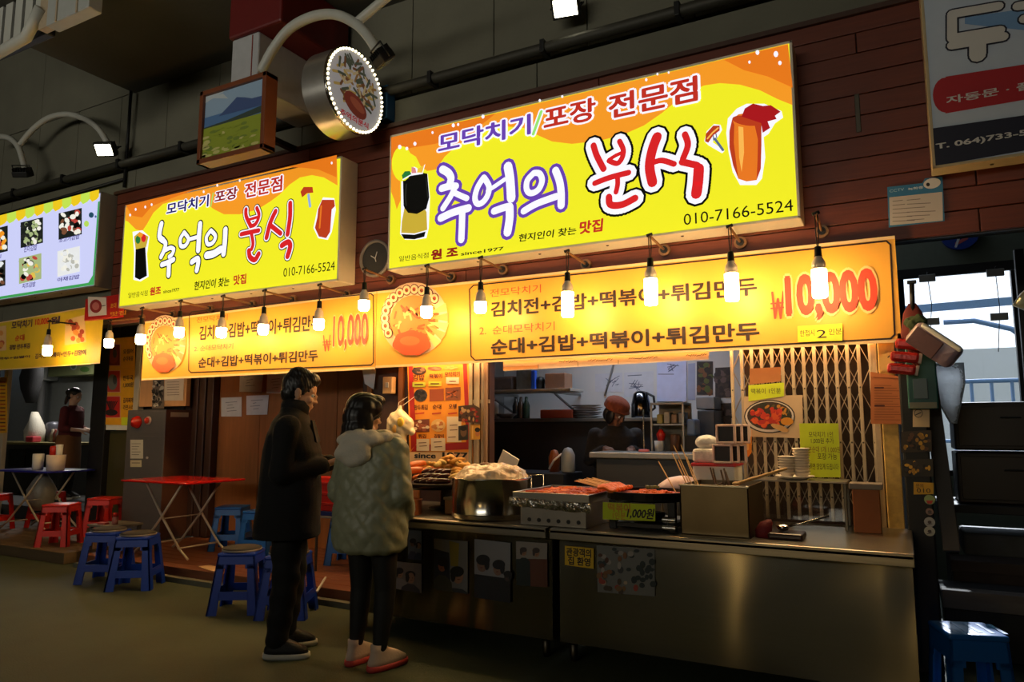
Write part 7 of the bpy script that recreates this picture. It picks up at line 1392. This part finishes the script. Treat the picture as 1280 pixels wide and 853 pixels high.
for c, r in (((-0.018,0,0.040),(0.108,0.095,0.092)), ((-0.045,0,-0.01),(0.090,0.097,0.095)), ((-0.045,0,-0.075),(0.085,0.103,0.068)), ((-0.05,0,-0.115),(0.078,0.10,0.05)), ((0.042,0,0.092),(0.056,0.066,0.034)), ((0.0,0.080,-0.04),(0.045,0.022,0.085)), ((-0.02,-0.080,-0.055),(0.04,0.022,0.075)), ((0.03,-0.074,0.045),(0.03,0.016,0.04)), ((-0.06,0,-0.13),(0.07,0.10,0.045))): hair_ball(b, hm, tuple(x*HS for x in c), tuple(x*HS for x in r))
o = b.build('hair', woman, True); remesh(o, 0.006, 3, lambda c, n: 0.0018*math.sin(c.y*220+c.x*180))
# ---- vendor inside the stall
SKIND = M('vendor_skin', (120,82,64), 0.5, var=0.08)
hm = head_mat(V(0.11,0.0,1.53), 0.45, 0.75)
J = dict(hip=0.88, sh=1.36, lean=0.06, arm_r=((0.05,-0.19,1.33),(0.06,-0.25,1.10),(0.25,-0.12,1.21)), arm_l=((0.05,0.19,1.33),(0.06,0.25,1.10),(0.25,0.12,1.21)), hand_r=((0.9,0.3,-0.1),(0,0.3,-0.9),0.8), hand_l=((0.9,-0.3,-0.1),(0,-0.3,-0.9),0.8),
         leg_r=((0.0,-0.09,0.84),(0.01,-0.10,0.46),(-0.02,-0.10,0.08)), leg_l=((0.0,0.09,0.84),(0.01,0.10,0.46),(-0.02,0.10,0.08)), toe_r=0.0, toe_l=0.0)
p = P(768,500,Y=6.55); ven = person('person in a brown knit hat and dark speckled top working inside the stall', (p.x-0.02,6.60,0.0), math.radians(-62), J, hm, skin=SKIND, vox=0.009)
TOP = M('dark_speckled_top', (26,24,26), 0.85, var=0.9, scale=55)
b = MB(); b.loft([(V(0.0,0,0.80),0.16,0.20,0,2.3), (V(0.02,0,1.0),0.16,0.205,0,2.3), (V(0.04,0,1.2),0.16,0.215,0,2.4), (V(0.055,0,1.32),0.13,0.205,0,2.3), (V(0.06,0,1.42),0.075,0.09,0,2)], TOP, 28)
for S, E, W in (J['arm_r'], J['arm_l']):
    S, E, W = V(*S), V(*E), V(*W); b.capsule(S, E, 0.075, 0.065, TOP, 12); b.capsule(E, E.lerp(W, 0.8), 0.065, 0.05, TOP, 12)
o = b.build('top', ven, True); remesh(o, 0.011, 2)
b = MB(); HAT = M('brown_knit_hat', (124,62,40), 0.9, var=0.3, scale=40, bump=0.5, bscale=90)
for c, r in (((-0.02,0,0.088),(0.128,0.118,0.08)), ((-0.02,0,0.06),(0.132,0.122,0.05)), ((-0.01,0,0.045),(0.135,0.128,0.022))): b.ball((0,0,0), r, HAT, 16, Matrix.Translation(hm @ V(*c)) @ hm.to_3x3().to_4x4())
o = b.build('hat', ven, True); remesh(o, 0.008, 2)
b = MB(); hair_ball(b, hm, (-0.06,0,-0.02), (0.06,0.095,0.085)); hair_ball(b, hm, (-0.0,-0.08,-0.03), (0.05,0.022,0.07)); hair_ball(b, hm, (-0.0,0.08,-0.03), (0.05,0.022,0.07)); b.build('hair', ven, True)
b = MB()
for s in ('r','l'):
    H, Kn, A = (V(*q) for q in J['leg_'+s]); b.capsule(H, Kn, 0.10, 0.08, TRS, 12); b.capsule(Kn, A, 0.08, 0.06, TRS, 12)
o = b.build('trousers', ven, True); remesh(o, 0.012, 2); shoe(ven, J['leg_r'][2], 0, SHB, SLW); shoe(ven, J['leg_l'][2], 0, SHB, SLW)
# ---- cook in the left shop
hm = head_mat(V(0.06,0.0,1.60), 0.28, -0.1)
J = dict(hip=0.90, sh=1.40, lean=0.04, arm_r=((0.03,-0.185,1.37),(0.03,-0.23,1.09),(0.27,-0.16,1.06)), arm_l=((0.03,0.185,1.37),(0.03,0.23,1.09),(0.28,0.10,1.06)), hand_r=((0.95,0.25,0.0),(0,0.6,-0.7),0.8), hand_l=((0.95,-0.2,0.0),(0,-0.6,-0.7),0.8),
         leg_r=((0.0,-0.09,0.86),(0.01,-0.10,0.47),(-0.02,-0.10,0.08)), leg_l=((0.0,0.09,0.86),(0.01,0.10,0.47),(-0.02,0.10,0.08)), toe_r=0.0, toe_l=0.0)
p = P(93,500,Y=6.75); cook = person('person in a dark red sweater and brown apron working inside the left shop', (p.x-0.08,6.75,0.30), math.radians(28), J, hm, vox=0.009)
SWT = M('dark_red_sweater', (92,26,30), 0.85, bump=0.3, bscale=150); APR = M('brown_apron', (130,84,46), 0.8)
b = MB(); b.loft([(V(0.0,0,0.86),0.14,0.185,0,2.3), (V(0.02,0,1.06),0.14,0.185,0,2.3), (V(0.03,0,1.24),0.145,0.20,0,2.4), (V(0.04,0,1.36),0.12,0.195,0,2.3), (V(0.04,0,1.45),0.065,0.08,0,2)], SWT, 28)
for S, E, W in (J['arm_r'], J['arm_l']):
    S, E, W = V(*S), V(*E), V(*W); b.capsule(S, E, 0.07, 0.06, SWT, 12); b.capsule(E, E.lerp(W, 0.35), 0.06, 0.052, SWT, 12)
o = b.build('sweater', cook, True); remesh(o, 0.011, 2)
b = MB(); b.loft([(V(0.0,0,0.45),0.17,0.21,0,2.3), (V(0.0,0,0.7),0.165,0.205,0,2.3), (V(0.0,0,0.95),0.15,0.195,0,2.3), (V(0.005,0,0.99),0.145,0.19,0,2.3)], APR, 28); b.build('apron', cook, True)
b = MB()
for s in ('r','l'):
    H, Kn, A = (V(*q) for q in J['leg_'+s]); b.capsule(H, Kn, 0.10, 0.08, TRS, 12); b.capsule(Kn, A, 0.08, 0.06, TRS, 12)
o = b.build('trousers', cook, True); remesh(o, 0.012, 2); shoe(cook, J['leg_r'][2], 0, SHB, SLW); shoe(cook, J['leg_l'][2], 0, SHB, SLW)
b = MB(); hair_ball(b, hm, (-0.022,0,0.045), (0.102,0.086,0.088)); hair_ball(b, hm, (-0.06,0,-0.015), (0.06,0.078,0.075)); hair_ball(b, hm, (-0.13,0,0.02), (0.045,0.045,0.05)); hair_ball(b, hm, (-0.12,0,-0.09), (0.03,0.03,0.09)); o = b.build('hair', cook, True); remesh(o, 0.008, 2)
